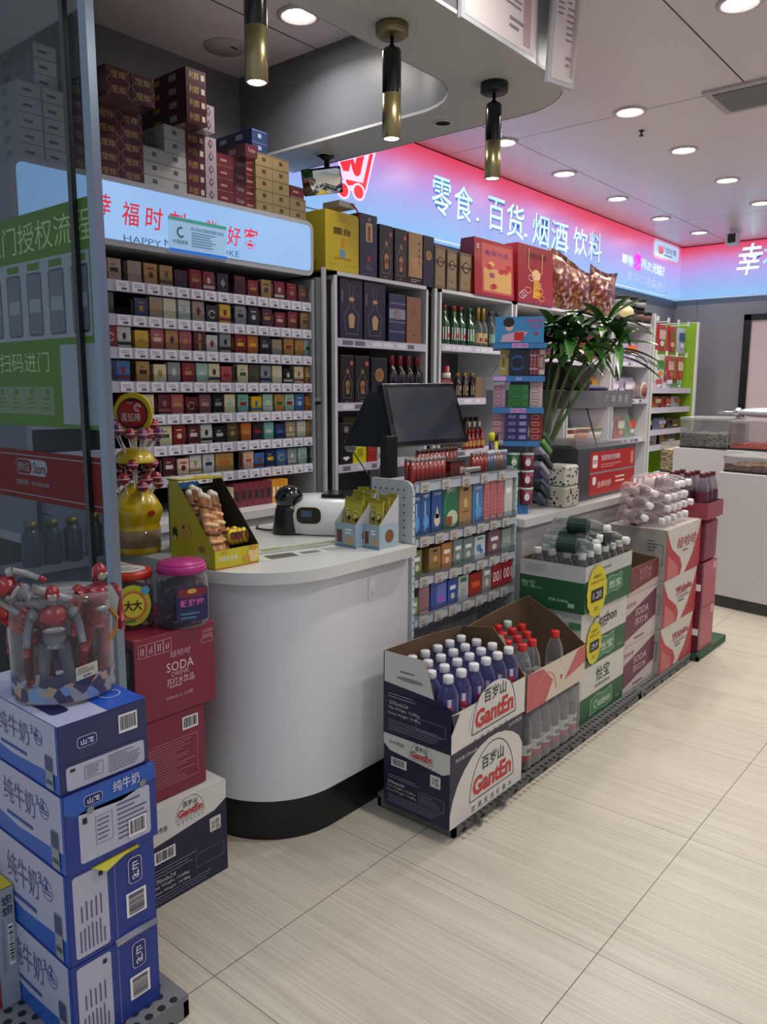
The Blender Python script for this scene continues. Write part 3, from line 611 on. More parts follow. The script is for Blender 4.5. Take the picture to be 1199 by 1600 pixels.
for r, row in enumerate(ROWS):
    for i, (xc, c, a, st) in enumerate(row):
        y, _ = oX(150+xc/3.426, 500, KX-.012); w = .052; h = .088
        if r == 6 and xc == 668: w = .088
        if i+1 < len(row):
            y2, _ = oX(150+row[i+1][0]/3.426, 500, KX-.012); w = min(w, (y2-y)*.92) if y2-y < .06 else w
        hh = h*(.9 if (r*7+i*3) % 5 == 0 else 1.0)
        pack(y, ZR[r]+.002-.012+.012, w, hh, c, a, st, f'{CN[c]} cigarette pack, {CN.get(a,"gold")} print, {ORD[i]} from the glass in the {ROWN[r]} row')
# bottom row: slim packs standing on the base cabinet top
bz = .785
def slim(px0, px1, n, col, acc, hgt, name):
    y0, _ = oX(px0, 760, KX+.03); y1, _ = oX(px1, 755, KX+.03); w = (y1-y0)/n
    for i in range(n):
        mb = MB(); mb.box((KX-.03, y0+w*i+.0008, bz), (KX+.03, y0+w*(i+1)-.0008, bz+hgt), mat(col, .35, coat=.3)); f = FX(mb, KX+.03, y0+w*i, bz); f.rect(w*.25, hgt*.3, w*.75, hgt*.7, mat(acc, .4), 1)
        Thing('cigarette_pack', f'{name}, {ORD[i]} in line on the base cabinet', 'cigarettes', (KX, y0+w*(i+.5), bz), mb, group='slim packs under the cigarette rows')
slim(323, 365, 7, 'c9bd9c', 'e6e2d4', .085, 'cream and gold slim pack')
slim(365, 425, 6, '7a2a36', '2c2a2c', .095, 'maroon slim pack with black square')
slim(425, 450, 4, 'e0952a', 'f2ead8', .095, 'orange and white slim pack')

# ---------------- cartons stacked on top of the lightbox
def carton_proto(col, acc, style, w=.088, h=.0445, d=.28):
    mb = MB(); m = mat(col, .28, coat=.6); a = mat(acc, .35, .3); mb.box((-d, 0, 0), (0, w, h), m)
    f = FX(mb, 0, 0, 0)
    if style == 0: f.text('莹辉', w*.5, h*.5, h*.5, a, w=w*.55); f.stroke([(w*.02, 0), (w*.25, h*.5), (w*.02, h)], .0012, a, 1); f.stroke([(w*.98, 0), (w*.78, h*.5), (w*.98, h)], .0012, a, 1)
    elif style == 1: f.text('利群', w*.38, h*.5, h*.55, a, w=w*.5); f.rect(w*.75, h*.3, w*.92, h*.72, mat('c8b8a8'), 1)
    elif style == 2: f.poly([(w*.5, h*.12), (w*.72, h*.5), (w*.5, h*.88), (w*.28, h*.5)], a, 1); f.poly([(w*.5, h*.28), (w*.62, h*.5), (w*.5, h*.72), (w*.38, h*.5)], m, 2)
    elif style == 3: f.rect(w*.38, h*.35, w*.6, h*.68, a, 1); f.rect(0, h*.9, w, h*.93, a, 1)
    elif style == 4: f.text('Yunlan', w*.5, h*.55, h*.35, a, w=w*.6, shear=.2)
    else: f.lines(w*.2, h*.35, w*.8, h*.65, 1, a, .6, 3, 1); f.rect(0, h*.02, w, h*.06, a, 1)
    f = Fr(mb, (0, 0, 0), (-1, 0, 0), (0, 0, 1)); f2 = Fr(mb, (-d, 0, 0), (1, 0, 0), (0, 0, 1)); f2.rect(d*.65, h*.3, d*.8, h*.75, mat('9a9098'), 1); f2.rect(d*.3, h*.3, d*.45, h*.7, a, 1)
    return Thing('cigarette_carton', '', 'cigarette carton', (0, 0, 0), mb, group='cigarette cartons above the lit header').o
TOPZ = 1.943; CX_ = KX-.02; DTH = .045
def column(y, z0, n, proto, words_, x=CX_, w=.088, tilt=0):
    for i in range(n):
        put(proto, (x, y, z0+i*DTH), label=f'{words_}, {ORD[i]} up in its pile' if n > 1 else words_)
pu = carton_proto('46222f', 'b59a6a', 0); pg = carton_proto('aeb0ae', '6a6a6a', 3); pm = carton_proto('4c2030', 'b89a5a', 1, w=.085)
pw = carton_proto('a898a0', '6b4a54', 2, w=.052); pr = carton_proto('5e2430', 'c08a70', 5, w=.078); pyu = carton_proto('56202c', 'c9b0a8', 4, w=.06)
pbg = carton_proto('8e7c58', '5e4a30', 3); pbl = carton_proto('26345c', 'a0b0d0', 3, w=.08); pwh = carton_proto('c8c8c8', '55555a', 5, w=.074)
column(1.232, TOPZ, 5, pwh, 'pale silver carton seen through the glass, outer pile'); column(1.31, TOPZ, 5, pwh, 'white carton seen through the glass, inner pile')
column(1.305, TOPZ+5*DTH+.0, 3, pwh, 'white carton of the leaning upper pile behind the glass', x=CX_-.03)
column(1.395, TOPZ, 6, pu, 'dark plum carton standing behind the metal strip of the glass')
column(1.485, TOPZ, 5, pu, 'shiny plum carton with gold characters, pile nearest the glass edge'); column(1.574, TOPZ, 5, pu, 'shiny plum carton with gold characters, pile beside the silver ones')
column(1.47, TOPZ+5*DTH, 2, pu, 'plum carton bridging the top of the plum piles, glass side', x=CX_+.1); column(1.56, TOPZ+5*DTH, 2, pu, 'plum carton bridging the top of the plum piles, silver side', x=CX_+.1)
column(1.662, TOPZ, 3, pg, 'silver grey carton of the short pile between plum ones'); column(1.75, TOPZ, 5, pg, 'silver grey carton of the tall pile')
column(1.838, TOPZ, 5, pm, 'maroon carton with gold characters in the middle pile'); column(1.79, TOPZ+5*DTH, 4, pm, 'maroon carton laid lengthwise on top of the middle piles', x=CX_+.08)
column(1.925, TOPZ, 5, pw, 'pale carton with dark diamond'); column(1.88, TOPZ+5*DTH, 2, pw, 'pale diamond carton on the upper level', x=CX_+.05)
column(1.978, TOPZ, 4, pr, 'dark red carton with gold band'); column(2.058, TOPZ, 4, pyu, 'maroon carton with light script'); column(2.075, TOPZ+4*DTH, 1, pyu, 'maroon script carton laid on the pile under the blue cartons', x=CX_+.05)
column(2.122, TOPZ, 5, pr, 'dark red gold banded carton beside the beige piles', x=CX_-.02)
column(2.168, TOPZ, 5, pbg, 'beige gold carton'); column(2.258, TOPZ, 5, pbg, 'beige gold carton in the pile next to the cable'); column(2.17, TOPZ+5*DTH, 2, pbl, 'navy blue carton on top of the beige cartons', x=CX_-.02)
column(2.352, TOPZ, 2, pbg, 'beige carton at the far end of the header'); column(2.352, TOPZ+2*DTH, 1, pr, 'red carton on the short beige pile at the far end')

# ================================================================ LIQUOR SHELVING
SX = -2.42
def shelf_unit(y0, y1, ztop, shelves, label, inner='4a4a4e', frame='d4d4d8', thick=.016, backm=None):
    mb = MB(); m = mat(frame, .4); mb.box((WX+.03, y0, .0), (SX, y0+thick, ztop), m); mb.box((WX+.03, y1-thick, .0), (SX, y1, ztop), m); mb.box((WX+.03, y0, ztop-.016), (SX, y1, ztop), m)
    T = Thing('display_shelf', label, 'shelf', (SX, (y0+y1)/2, 0), mb)
    mb = MB(); mb.box((WX+.03, y0+thick, .02), (WX+.04, y1-thick, ztop-.016), backm or mat(inner, .6)); T.part('back_panel', mb)
    for z in shelves:
        mb = MB(); mb.box((WX+.04, y0+thick, z-.014), (SX-.01, y1-thick, z), m); T.part('shelf_board', mb)
        mb = MB(); mb.box((SX-.01, y0+thick, z-.032), (SX+.002, y1-thick, z+.004), mat('c4c2d2', .35)); f = FX(mb, SX+.002, y0+thick, z-.032); R = random.Random(int(z*1000)); u = .03
        while u < (y1-y0)-.12:
            w = R.choice((.05, .035, .07)); f.rect(u, .008, u+w, .028, mat('dedce6', .5) if R.random() < .55 else mat('6c6a78', .5), 1); u += w+R.choice((.012, .03, .05))
        T.part('price_rail', mb)
    return T
ZT = 1.757; SH1 = [oX(525, 529, SX)[1], oX(525, 631, SX)[1], oX(525, 729, SX)[1], .55]
y_a0, y_a1 = oX(524, 600, SX)[0], oX(668, 600, SX)[0]; shelf_unit(y_a0, y_a1, ZT, SH1, 'liquor shelf unit with black gift boxes, nearest the cigarettes')
y_b0, y_b1 = oX(686, 600, SX)[0], oX(799, 600, SX)[0]; SH2 = [oX(690, 538, SX)[1], oX(720, 623, SX)[1], oX(720, 705, SX)[1], .55]; shelf_unit(y_b0, y_b1, ZT+.0, SH2, 'liquor shelf unit with green soju bottles')
y_c0, y_c1 = oX(803, 600, SX)[0], oX(885, 600, SX)[0]; y_d0, y_d1 = oX(888, 600, SX)[0], oX(955, 600, SX)[0]; y_e0, y_e1 = oX(959, 600, SX)[0], oX(1015, 600, SX)[0]
SH3 = [oX(1000, 567, SX)[1], oX(1000, 624, SX)[1], oX(1000, 684, SX)[1], .5]
shelf_unit(y_c0, y_c1, 1.757, SH3, 'white snack shelf unit behind the gum stand', inner='a8a8ac'); shelf_unit(y_d0, y_d1, 1.757, SH3, 'white snack shelf unit behind the bamboo plant', inner='a8a8ac'); shelf_unit(y_e0, y_e1, 1.757, SH3, 'white snack shelf unit with bowl noodles beside the green one', inner='a8a8ac')
# grey tall end cabinet between cigarettes and liquor, dark glossy strips in the gaps
py0, py1 = oX(491, 600, SX)[0], oX(511, 600, SX)[0]
mb = MB(); mb.box((WX+.02, CY1+.004, 0), (SX-.012, py1, 1.72), mat('6c6e72', .5)); mb.box((SX-.012, py1-.018, 0), (SX, py1, 1.765), mat('b9bbc0', .4)); f = FY(mb, WX, CY1+.004, 0)
f.rect(.1, 1.20, .42, 1.215, mat('a8aaac'), 1); f.rect(.1, 1.185, .42, 1.2, mat('1c1c20'), 1)
Thing('side_cabinet', 'narrow grey cabinet closing the end of the cigarette rows', 'cabinet', (SX, py1, 0), mb)
GLS = mat('101014', .08, .3)
for a, b, lab in ((py1+.002, y_a0-.002, 'dark mirror strip beside the black boxed liquor'), (y_a1+.002, y_b0-.002, 'dark mirror strip between the two liquor units')):
    mb = MB(); mb.box((WX+.02, a, 0), (SX-.02, b, 1.72), GLS)
    if b-a > .05: mb.box((SX-.02, a+(b-a)*.55, 0), (SX-.0, a+(b-a)*.78, 1.755), mat('c8c8cc', .4))
    Thing('mirror_strip', lab, 'mirror', (SX, a, 0), mb)
# --- gift boxes
def gbox(px0, px1, py_top, z0, col, lab, deco=None, dep=.1, X=SX-.012, h=None, side=None, nm='liquor_box', cat='box', gap=.0015, group=None):
    y0, _ = oX(px0, py_top, X); y1, zt = oX(px1, py_top, X)
    if h is None:
        _, zt = oX((px0+px1)/2, py_top, X); h = zt-z0
    mb = MB(); mb.box((X-dep, y0+gap, z0), (X, y1-gap, z0+h), mat(col, .4, coat=.15))
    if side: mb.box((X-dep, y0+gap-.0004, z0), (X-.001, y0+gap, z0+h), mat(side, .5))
    T = Thing(nm, lab, cat, (X-dep/2, (y0+y1)/2, z0), mb, group=group, bevel=.0015)
    if deco:
        m2 = MB(); deco(FX(m2, X, y0+gap, z0), y1-y0-2*gap, h); T.part('front_print', m2)
    return T
GO = mat('b98a58', .35, .5); GO2 = mat('c8a878', .35, .4); SI = mat('9a8e88', .35, .4)
def d_bottle(gold=GO, seal=True):
    def d(f, w, h):
        c = w/2; pts = [(c-w*.07, h*.72), (c-w*.09, h*.6), (c-w*.3, h*.46), (c-w*.33, h*.38), (c-w*.27, h*.12), (c+w*.27, h*.12), (c+w*.33, h*.38), (c+w*.3, h*.46), (c+w*.09, h*.6), (c+w*.07, h*.72)]
        f.stroke(pts, .0022, SI, 1, closed=True); f.ell(c, h*.66, w*.08, h*.035, gold, 2)
        f.poly([(c-w*.12, h*.2), (c+w*.12, h*.2), (c+w*.13, h*.3), (c+w*.17, h*.42), (c+w*.09, h*.47), (c, h*.49), (c-w*.09, h*.47), (c-w*.17, h*.42), (c-w*.13, h*.3)][::1], gold, 2)
        f.text('酒', c, h*.34, h*.1, mat('3a2a20'), k=3)
        if seal: f.ell(w*.8, h*.84, w*.13, h*.06, mat('a02a28'), 1); f.lines(w*.72, h*.81, w*.88, h*.87, 2, mat('e0c8c0'), .3, 2, 2)
        f.lines(w*.35, h*.04, w*.7, h*.06, 1, GO2, .5, 1, 1)
    return d
def d_chain(f, w, h):
    c = w/2; f.stroke([(c-w*.04, h*.92), (c-w*.12, h*.86), (c-w*.05, h*.7), (c+w*.05, h*.7), (c+w*.12, h*.86), (c+w*.04, h*.92)], .002, SI, 1); f.ell(c, h*.67, w*.12, h*.035, GO2, 2)
    f.stroke([(c-w*.06, h*.64), (c-w*.09, h*.53), (c-w*.33, h*.42), (c-w*.25, h*.1), (c+w*.25, h*.1), (c+w*.33, h*.42), (c+w*.09, h*.53), (c+w*.06, h*.64)], .002, SI, 1)
    f.poly([(c-w*.1, h*.2), (c+w*.1, h*.2), (c+w*.15, h*.38), (c+w*.05, h*.44), (c-w*.05, h*.44), (c-w*.15, h*.38)], GO2, 2)
    f.rect(w*.08, h*.6, w*.12, h*.8, SI, 1)
def d_navy(f, w, h):
    f.rrect(w*.34, h*.56, w*.72, h*.86, .008, GO2, 1); f.text('秘', w*.53, h*.78, h*.08, BLACK); f.text('密', w*.53, h*.7, h*.08, BLACK); f.text('酱', w*.53, h*.62, h*.08, BLACK); f.rect(w*.42, h*.24, w*.62, h*.33, mat('b02028'), 1); f.lines(w*.35, h*.1, w*.75, h*.2, 3, SI, .3, 2, 1); f.ell(w*.55, h*.92, w*.07, w*.07, SI, 1)
def d_yellow(f, w, h):
    f.text('國台', w*.5, h*.68, h*.12, mat('5a4410'), w=w*.52, bold=.02); f.rect(w*.46, h*.42, w*.55, h*.56, mat('d08a20'), 1); f.ell(w*.5, h*.31, w*.09, w*.09, mat('6aa0c8'), 1); f.text('酱香型白酒', w*.5, h*.22, h*.035, mat('8a6a10'), w=w*.5); f.arc(w*.5, h*.9, w*.1, h*.04, .002, mat('b89a18'), 0, 360, 1)
    for x in (.1, .25, .75, .9): f.arc(w*x, h*.08, w*.1, h*.05, .002, mat('b89a18'), 0, 180, 1)
def d_tan(f, w, h):
    for i, ch in enumerate('贵州茅台'): f.text(ch, w*.75, h*(.8-.12*i), h*.075, mat('5a4028'))
    f.rect(0, 0, w, h*.14, BLACK, 1); f.lines(w*.15, h*.03, w*.85, h*.11, 2, GO2, .4, 1, 2); f.ell(w*.45, h*.4, w*.3, h*.12, mat('c09060', .5), 1)
def d_navycoin(f, w, h): f.ell(w*.5, h*.62, w*.27, w*.27, GO, 1); f.ell(w*.5, h*.62, w*.18, w*.18, mat('9c7048', .35, .4), 2)
def d_whisky(f, w, h):
    f.rect(w*.1, h*.08, w*.9, h*.92, mat('8e7a58', .4), 1); f.ell(w*.5, h*.63, w*.27, w*.27, BLACK, 2); f.ell(w*.5, h*.63, w*.2, w*.2, mat('a8926a', .4), 3); f.rect(w*.12, h*.6, w*.88, h*.66, BLACK, 4); f.text('威士忌', w*.5, h*.63, h*.045, GO2, w=w*.5, k=5); f.lines(w*.3, h*.18, w*.7, h*.3, 3, mat('5a4a34'), .3, 2, 2)
TZ = ZT+.001
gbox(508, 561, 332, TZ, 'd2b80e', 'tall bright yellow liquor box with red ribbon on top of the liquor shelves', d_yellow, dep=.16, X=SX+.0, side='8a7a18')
mb = MB(); y, z = oX(535, 328, SX-.05); mb.box((SX-.12, y-.05, z-.014+.02), (SX-.02, y+.05, z+.03), mat('d8d6d2', .5)); mb.tube([(SX-.015, y+.02, z+.025), (SX-.0, y+.04, z), (SX+.004, y+.055, z-.035)], .004, mat('b8242c')); Thing('small_box', 'small white box tied with red ribbon on the yellow liquor box', 'box', (SX-.07, y, z), mb)
gbox(562, 590, 335, TZ, '1c2348', 'navy liquor box with a tan label plate and red square', d_navy)
gbox(593, 615, 352, TZ, '191418', 'black liquor box with copper bottle print, beside the navy box on top', d_bottle())
gbox(617, 637, 358, TZ, '181418', 'black liquor box with copper bottle print, beside the wooden tan box on top', d_bottle())
gbox(639, 661, 364, TZ, 'b08a5e', 'tan wooden-look liquor box with black foot band', d_tan)
gbox(662, 679, 369, TZ, '141c30', 'narrow navy box with a copper coin emblem on top', d_navycoin)
for (a, b, t, lab) in ((680, 697, 384, 'gold brown whisky box with black ring, first after the dark gap'), (699, 715, 391, 'gold brown whisky box with black ring, second of the four'), (719, 738, 396, 'gold brown whisky box with black ring, widest of the four'), (739, 750, 403, 'gold brown whisky box half behind the red gift bag')):
    gbox(a, b, t, TZ, '6e5c42', lab, d_whisky, dep=.08)
y, z = oX(700, 385, SX-.2); mb = MB(); mb.box((SX-.3, oX(682, 380, SX-.15)[0], TZ), (SX-.14, oX(740, 385, SX-.15)[0], TZ+.16), mat('141214', .5)); Thing('dark_box', 'plain dark box standing behind the whisky boxes', 'box', (SX-.2, y, TZ), mb)
s1, s2, s3, _ = SH1
gbox(531, 567, 428, s1, '171a30', 'dark blue liquor box with silver bottle outline, first on the upper shelf', d_chain, h=.265); gbox(569, 603, 436, s1, '171a30', 'dark blue liquor box with silver bottle outline, beside the striped box', d_chain, h=.265)
def d_stripe(f, w, h):
    f.rect(0, h*.5, w, h*.7, mat('8c92a8', .4), 1); f.ell(w*.5, h*.6, w*.2, h*.12, GO, 2); f.ell(w*.5, h*.6, w*.12, h*.09, mat('7a80a0'), 3)
    for t in (.42, .22, .8): f.rect(0, h*t, w, h*(t+.03), mat('6a6e96', .4), 2)
gbox(608, 634, 452, s1, '2c3050', 'striped blue-grey liquor box with a gold ring', d_stripe, h=.228)
gbox(636, 659, 452, s1, '8a6244', 'plain brown wooden liquor box on the upper shelf', lambda f, w, h: (f.ell(w*.5, h*.2, .005, .005, BLACK, 1), f.lines(w*.3, h*.6, w*.6, h*.85, 2, mat('7a4038'), .3, 1, 1, True)), h=.226)
gbox(532, 554, 550, s2, '141216', 'black liquor box with copper bottle print, first on the middle shelf', d_bottle(), h=.215); gbox(555, 578, 553, s2, '141216', 'black liquor box with copper bottle print, second on the middle shelf', d_bottle(), h=.215)
gbox(580, 606, 556, s2, '12161f', 'black liquor box with copper coin on the middle shelf', d_navycoin, h=.21)
gbox(531, 551, 655, s3, '121114', 'slim black liquor box with small white emblem on the lower shelf', lambda f, w, h: (f.ell(w*.5, h*.85, w*.18, w*.18, SI, 1), f.lines(w*.35, h*.4, w*.65, h*.6, 3, SI, .3, 1, 1), f.poly([(w*.2, h*.18), (w*.5, h*.1), (w*.8, h*.18), (w*.65, h*.2), (w*.35, h*.2)], PAPER, 1)), h=.19)
gbox(552, 573, 690, s3, 'c8c01c', 'yellow green liquor box behind the customer screen', lambda f, w, h: f.text('福', w*.5, h*.4, h*.3, mat('8a8010')), h=.13)
gbox(574, 589, 692, s3, 'a01e20', 'red liquor box with gold medallion behind the monitor', lambda f, w, h: f.arc(w*.5, h*.6, w*.25, w*.25, .004, GO, 0, 360, 1), h=.12)
gbox(590, 606, 700, s3, 'b8b8b8', 'white printed box beside the red one behind the monitor', lambda f, w, h: f.lines(w*.1, h*.2, w*.9, h*.5, 3, BLACK, .4, 1, 1), h=.085)
gbox(536, 560, 640, s3+.0, '5c5c14', 'olive box at the back of the lower liquor shelf', None, X=SX-.13, h=.21)

# --- bottles
def bottle_proto(name, prof, body, cap_r, cap_z0, cap_z1, cap_m, lab=None, label_m=None, deco=None, n=16, cat='bottle', sq=0, ribs=True, foil=None):
    mb = MB(); mb.lathe(prof, body, n=n, sq=sq); T = Thing(name, '', cat, (0, 0, 0), mb)
    mb = MB(); mb.lathe([(cap_r*.96, cap_z0), (cap_r, cap_z0+.001), (cap_r, cap_z1-.002), (cap_r*.9, cap_z1), (0, cap_z1)], cap_m, n=14); T.part('cap', mb)
    if foil: mb = MB(); mb.lathe(foil[0], foil[1], n=14); T.part('foil', mb)
    if lab:
        mb = MB(); r, z0, z1 = lab
        for (a, b, m) in (label_m if isinstance(label_m, list) else [(0, 1, label_m)]):
            mb.lathe([(r, z0+(z1-z0)*a), (r, z0+(z1-z0)*b)], m, n=n, sq=sq)
            del mb.f[-2:]; del mb.mi[-2:]; del mb.sm[-2:]
        if deco: deco(mb, r, z0, z1)
        T.part('label', mb)
    return T.o
def curved(mbx, r, z0, h, a0, a1, m, u0=0, u1=1, v0=0, v1=1, n=4):
    """patch on the label cylinder between angles"""
    vs = []; 
    for i in range(n+1):
        a = math.radians(a0+(a1-a0)*(u0+(u1-u0)*i/n)); vs += [(r*math.cos(a), r*math.sin(a), z0+h*v0), (r*math.cos(a), r*math.sin(a), z0+h*v1)]
    mbx.add(vs, [(2*i, 2*i+2, 2*i+3, 2*i+1) for i in range(n)], m)
def wine_prof(r, h, neck=.0125, sh=.62): return [(r*.9, 0), (r, .006), (r, h*sh), (r*.85, h*(sh+.06)), (neck*1.3, h*(sh+.14)), (neck, h*(sh+.18)), (neck, h*.96)]
gr = mat('1c4a26', .1, coat=.5); dkb = mat('120e10', .12, coat=.5)
def lab_patch(mA, a=-60, b=60, mB=None):
    def d(mbx, r, z0, z1): curved(mbx, r*1.01, z0, z1-z0, a, b, mA); (mB and curved(mbx, r*1.02, z0, z1-z0, a*.4, b*.4, mB, 0, 1, .15, .5))
    return d
soju = bottle_proto('soju_bottle', wine_prof(.031, .205, .0125, .55), gr, .014, .19, .207, mat('8c2224', .4), (.0315, .03, .095), gr, lab_patch(PAPER, mB=mat('b8302c')))
soju_g = bottle_proto('soju_bottle', wine_prof(.031, .205, .0125, .55), gr, .014, .19, .207, mat('2a5a34', .4), (.0315, .03, .095), gr, lab_patch(PAPER, mB=mat('6aa84a')))
whiteb = bottle_proto('liquor_bottle', wine_prof(.028, .215, .012, .5), clear('dcebe2', .12), .014, .15, .217, mat('8a7434', .35, .6), (.0285, .025, .08), mat('b09a70', .5), lab_patch(mat('c9b07a'), mB=mat('7a2420')))
clearb = bottle_proto('liquor_bottle', wine_prof(.028, .205, .012, .55), clear('b8d4c4', .12), .013, .185, .207, mat('3a3a3c', .4), (.0285, .03, .08), clear('b8d4c4', .12), lab_patch(mat('9ab8a8')))
wine = bottle_proto('wine_bottle', wine_prof(.034, .225, .014, .6), dkb, .0155, .18, .228, mat('7a1420', .35), (.0345, .03, .09), dkb, lab_patch(PAPER, mB=mat('8a2434')))
plum = bottle_proto('plum_wine_bottle', wine_prof(.024, .135, .011, .55), mat('1a1012', .15, coat=.4), .0135, .118, .137, mat('9a7a3a', .35, .6), (.0245, .02, .068), mat('1a1012', .2), lab_patch(mat('c9b894'), mB=mat('4a2a20')))
hot = bottle_proto('sauce_bottle', wine_prof(.018, .11, .009, .5), mat('7a1414', .2, coat=.4), .011, .09, .113, mat('8a1a1c', .4), (.0185, .02, .05), mat('c08a50', .5), None)
def place_px(proto, px, z, X, lab, grp, rz=0):
    y, _ = oX(px, 560, X); return put(proto, (X, y, z), (0, 0, rz), lab, grp)
a1 = SH2[0]
for i, (px, pr_, lab) in enumerate(((693, soju, 'green soju bottle at the near end of the shelf, red cap'), (707, soju, 'green soju bottle with white and red label, red cap, second in line'), (718, soju, 'green soju bottle with red cap, third in line'), (732, soju_g, 'green soju bottle with green fruit label and green cap'),
      (745, whiteb, 'clear liquor bottle with long gold foil, nearer of the pair'), (753, whiteb, 'clear liquor bottle with long gold foil, further of the pair'), (765, clearb, 'pale green clear liquor bottle in the upper row of the second unit'), (776, clearb, 'pale green clear bottle at the far end of the soju shelf'))):
    place_px(pr_, px, a1, SX-.05, lab, 'bottles on the soju shelf')
for i, px in enumerate((700, 713, 727, 741, 757, 770, 781)): place_px(whiteb if i % 3 == 1 else clearb, px-4, a1, SX-.13, f'bottle in the back row of the soju shelf, {ORD[i]} from the near end', 'back row of the soju shelf')
for i, px in enumerate((611, 624, 637, 651)): place_px(wine, px, s2, SX-.045, f'dark wine bottle with red foil above the monitor, {ORD[i]} from the black boxes', 'wine bottles on the middle shelf')
for i, px in enumerate((617, 630, 642)): place_px(wine, px-3, s2, SX-.13, f'dark wine bottle in the back row above the monitor, {ORD[i]} from the black boxes', 'wine bottles on the middle shelf')
a2 = SH2[1]
for i, (px, lab) in enumerate(((715, 'small dark plum wine bottle, nearest the monitor top'), (726, 'small dark plum wine bottle in the middle of three'), (738, 'small dark plum wine bottle beside the brown box'))): place_px(plum, px, a2, SX-.04, lab, 'plum wine bottles')
gbox(744, 755, 578, a2, '7a6244', 'narrow brown paper wrapped bottle box beside the plum wine', None, h=.115, dep=.05)
gbox(691, 706, 580, a2, '8a4a48', 'small red and grey bottle set box behind the monitor corner', lambda f, w, h: f.lines(w*.1, h*.2, w*.9, h*.8, 4, SI, .4, 1, 1, True), h=.10, dep=.06)
mb = MB(); y, z = oX(698, 566, SX-.04); mb.lathe([(.022, 0), (.022, .035), (.016, .04), (.016, .07), (0, .072)], mat('9a1c20', .4), c=(SX-.04, y, a2+.101), n=14); mb.lathe([(.0225, .005), (.0225, .034)], PAPER, c=(SX-.04, y, a2+.101), n=14); Thing('small_jar', 'small red capped jar standing on the bottle set box', 'jar', (SX-.04, y, a2+.101), mb)
a3 = SH2[2]
for i, px in enumerate((729, 735, 741, 748, 755)): place_px(hot, px, a3, SX-.03, f'small red sauce bottle right behind the monitor edge, {ORD[i]} along', 'red bottles on the third shelf')
for i, px in enumerate((733, 741, 749)):
    y, _ = oX(px, 640, SX-.1); mb = MB(); mb.lathe([(.024, 0), (.026, .005), (.026, .15), (.012, .165), (.012, .175), (0, .175)], mat('1a1214', .3), c=(SX-.12, y, a3), n=12); f = FX(mb, SX-.12+.026, y-.01, a3+.12); f.rect(0, 0, .02, .03, mat('c8c0b0'), 1)
    Thing('dark_bottle', f'dark bottle with small white mark behind the red sauce bottles, {ORD[i]}', 'bottle', (SX-.12, y, a3), mb, group='dark bottles on the third shelf')
# --- red gift bags on top of the second and third unit
def giftbag(px0, px1, pyt, col, art, lab, tilt=0.0, dep=.13):
    X = SX+.01; y0, _ = oX(px0, pyt, X); y1, zt = oX(px1, pyt, X); z0 = 1.758; w = y1-y0; h = zt-z0
    mb = MB(); m = mat(col, .35, coat=.3); mb.add([(X-dep, y0, z0), (X, y0, z0), (X, y1, z0), (X-dep, y1, z0), (X-dep*.8, y0+.01, z0+h), (X-.015, y0+.004, z0+h), (X-.015, y1-.004, z0+h), (X-dep*.8, y1-.004, z0+h)],
        [(0, 3, 2, 1), (4, 5, 6, 7), (0, 1, 5, 4), (1, 2, 6, 5), (2, 3, 7, 6), (3, 0, 4, 7)], m)
    T = Thing('gift_bag', lab, 'gift bag', (X-dep/2, (y0+y1)/2, z0), mb)
    a = Vector((X, y0, z0)); vv = Vector((-.015, 0, h)).normalized(); m2 = MB(); f = Fr(m2, a, (0, 1, 0), vv); art(f, w, h); T.part('front_print', m2); return T
GOL = mat('c89a58', .4); 
def art1(f, w, h):
    f.rect(w*.18, h*.06, w*.95, h*.93, mat('b8504a', .5), 1); f.rect(w*.22, h*.1, w*.92, h*.5, GOL, 2)
    for i in range(9): R = random.Random(i); f.ell(w*R.uniform(.28, .88), h*R.uniform(.12, .6), w*.07, h*.05, mat(R.choice(('a8242a', 'd8a060', '8c3a6a', 'c84838')), .5), 3)
    f.text('新年大吉', w*.56, h*.78, h*.1, mat('5a3a7a'), w=w*.6, k=4); f.text('过', w*.09, h*.86, h*.09, PAPER, k=2)
def art2(f, w, h):
    f.text('旺旺大礼', w*.55, h*.83, h*.1, mat('4a1414'), w=w*.55, bold=.02, k=3)
    f.ell(w*.5, h*.5, w*.12, h*.1, mat('d8b080'), 2); f.poly([(w*.4, h*.1), (w*.6, h*.1), (w*.56, h*.42), (w*.44, h*.42)], mat('d0941e'), 2)
    for i in range(10): R = random.Random(i+30); f.arc(w*R.uniform(.1, .9), h*R.uniform(.08, .45), w*.08, h*.05, .004, mat(R.choice(('d8a060', 'c8c0c0', 'e0a830')), .5), 0, 360, 2)
    f.stroke([(w*.3, h*.95), (w*.28, h*.6), (w*.45, h*.48), (w*.65, h*.55), (w*.68, h*.9)], .006, mat('e0b478'), 5)
giftbag(744, 806, 385, '96151a', art1, 'wide red gift bag with gold festive print and purple characters'); giftbag(812, 868, 393, '8c1818', art2, 'red gift bag with a tan rope handle and orange drawings')
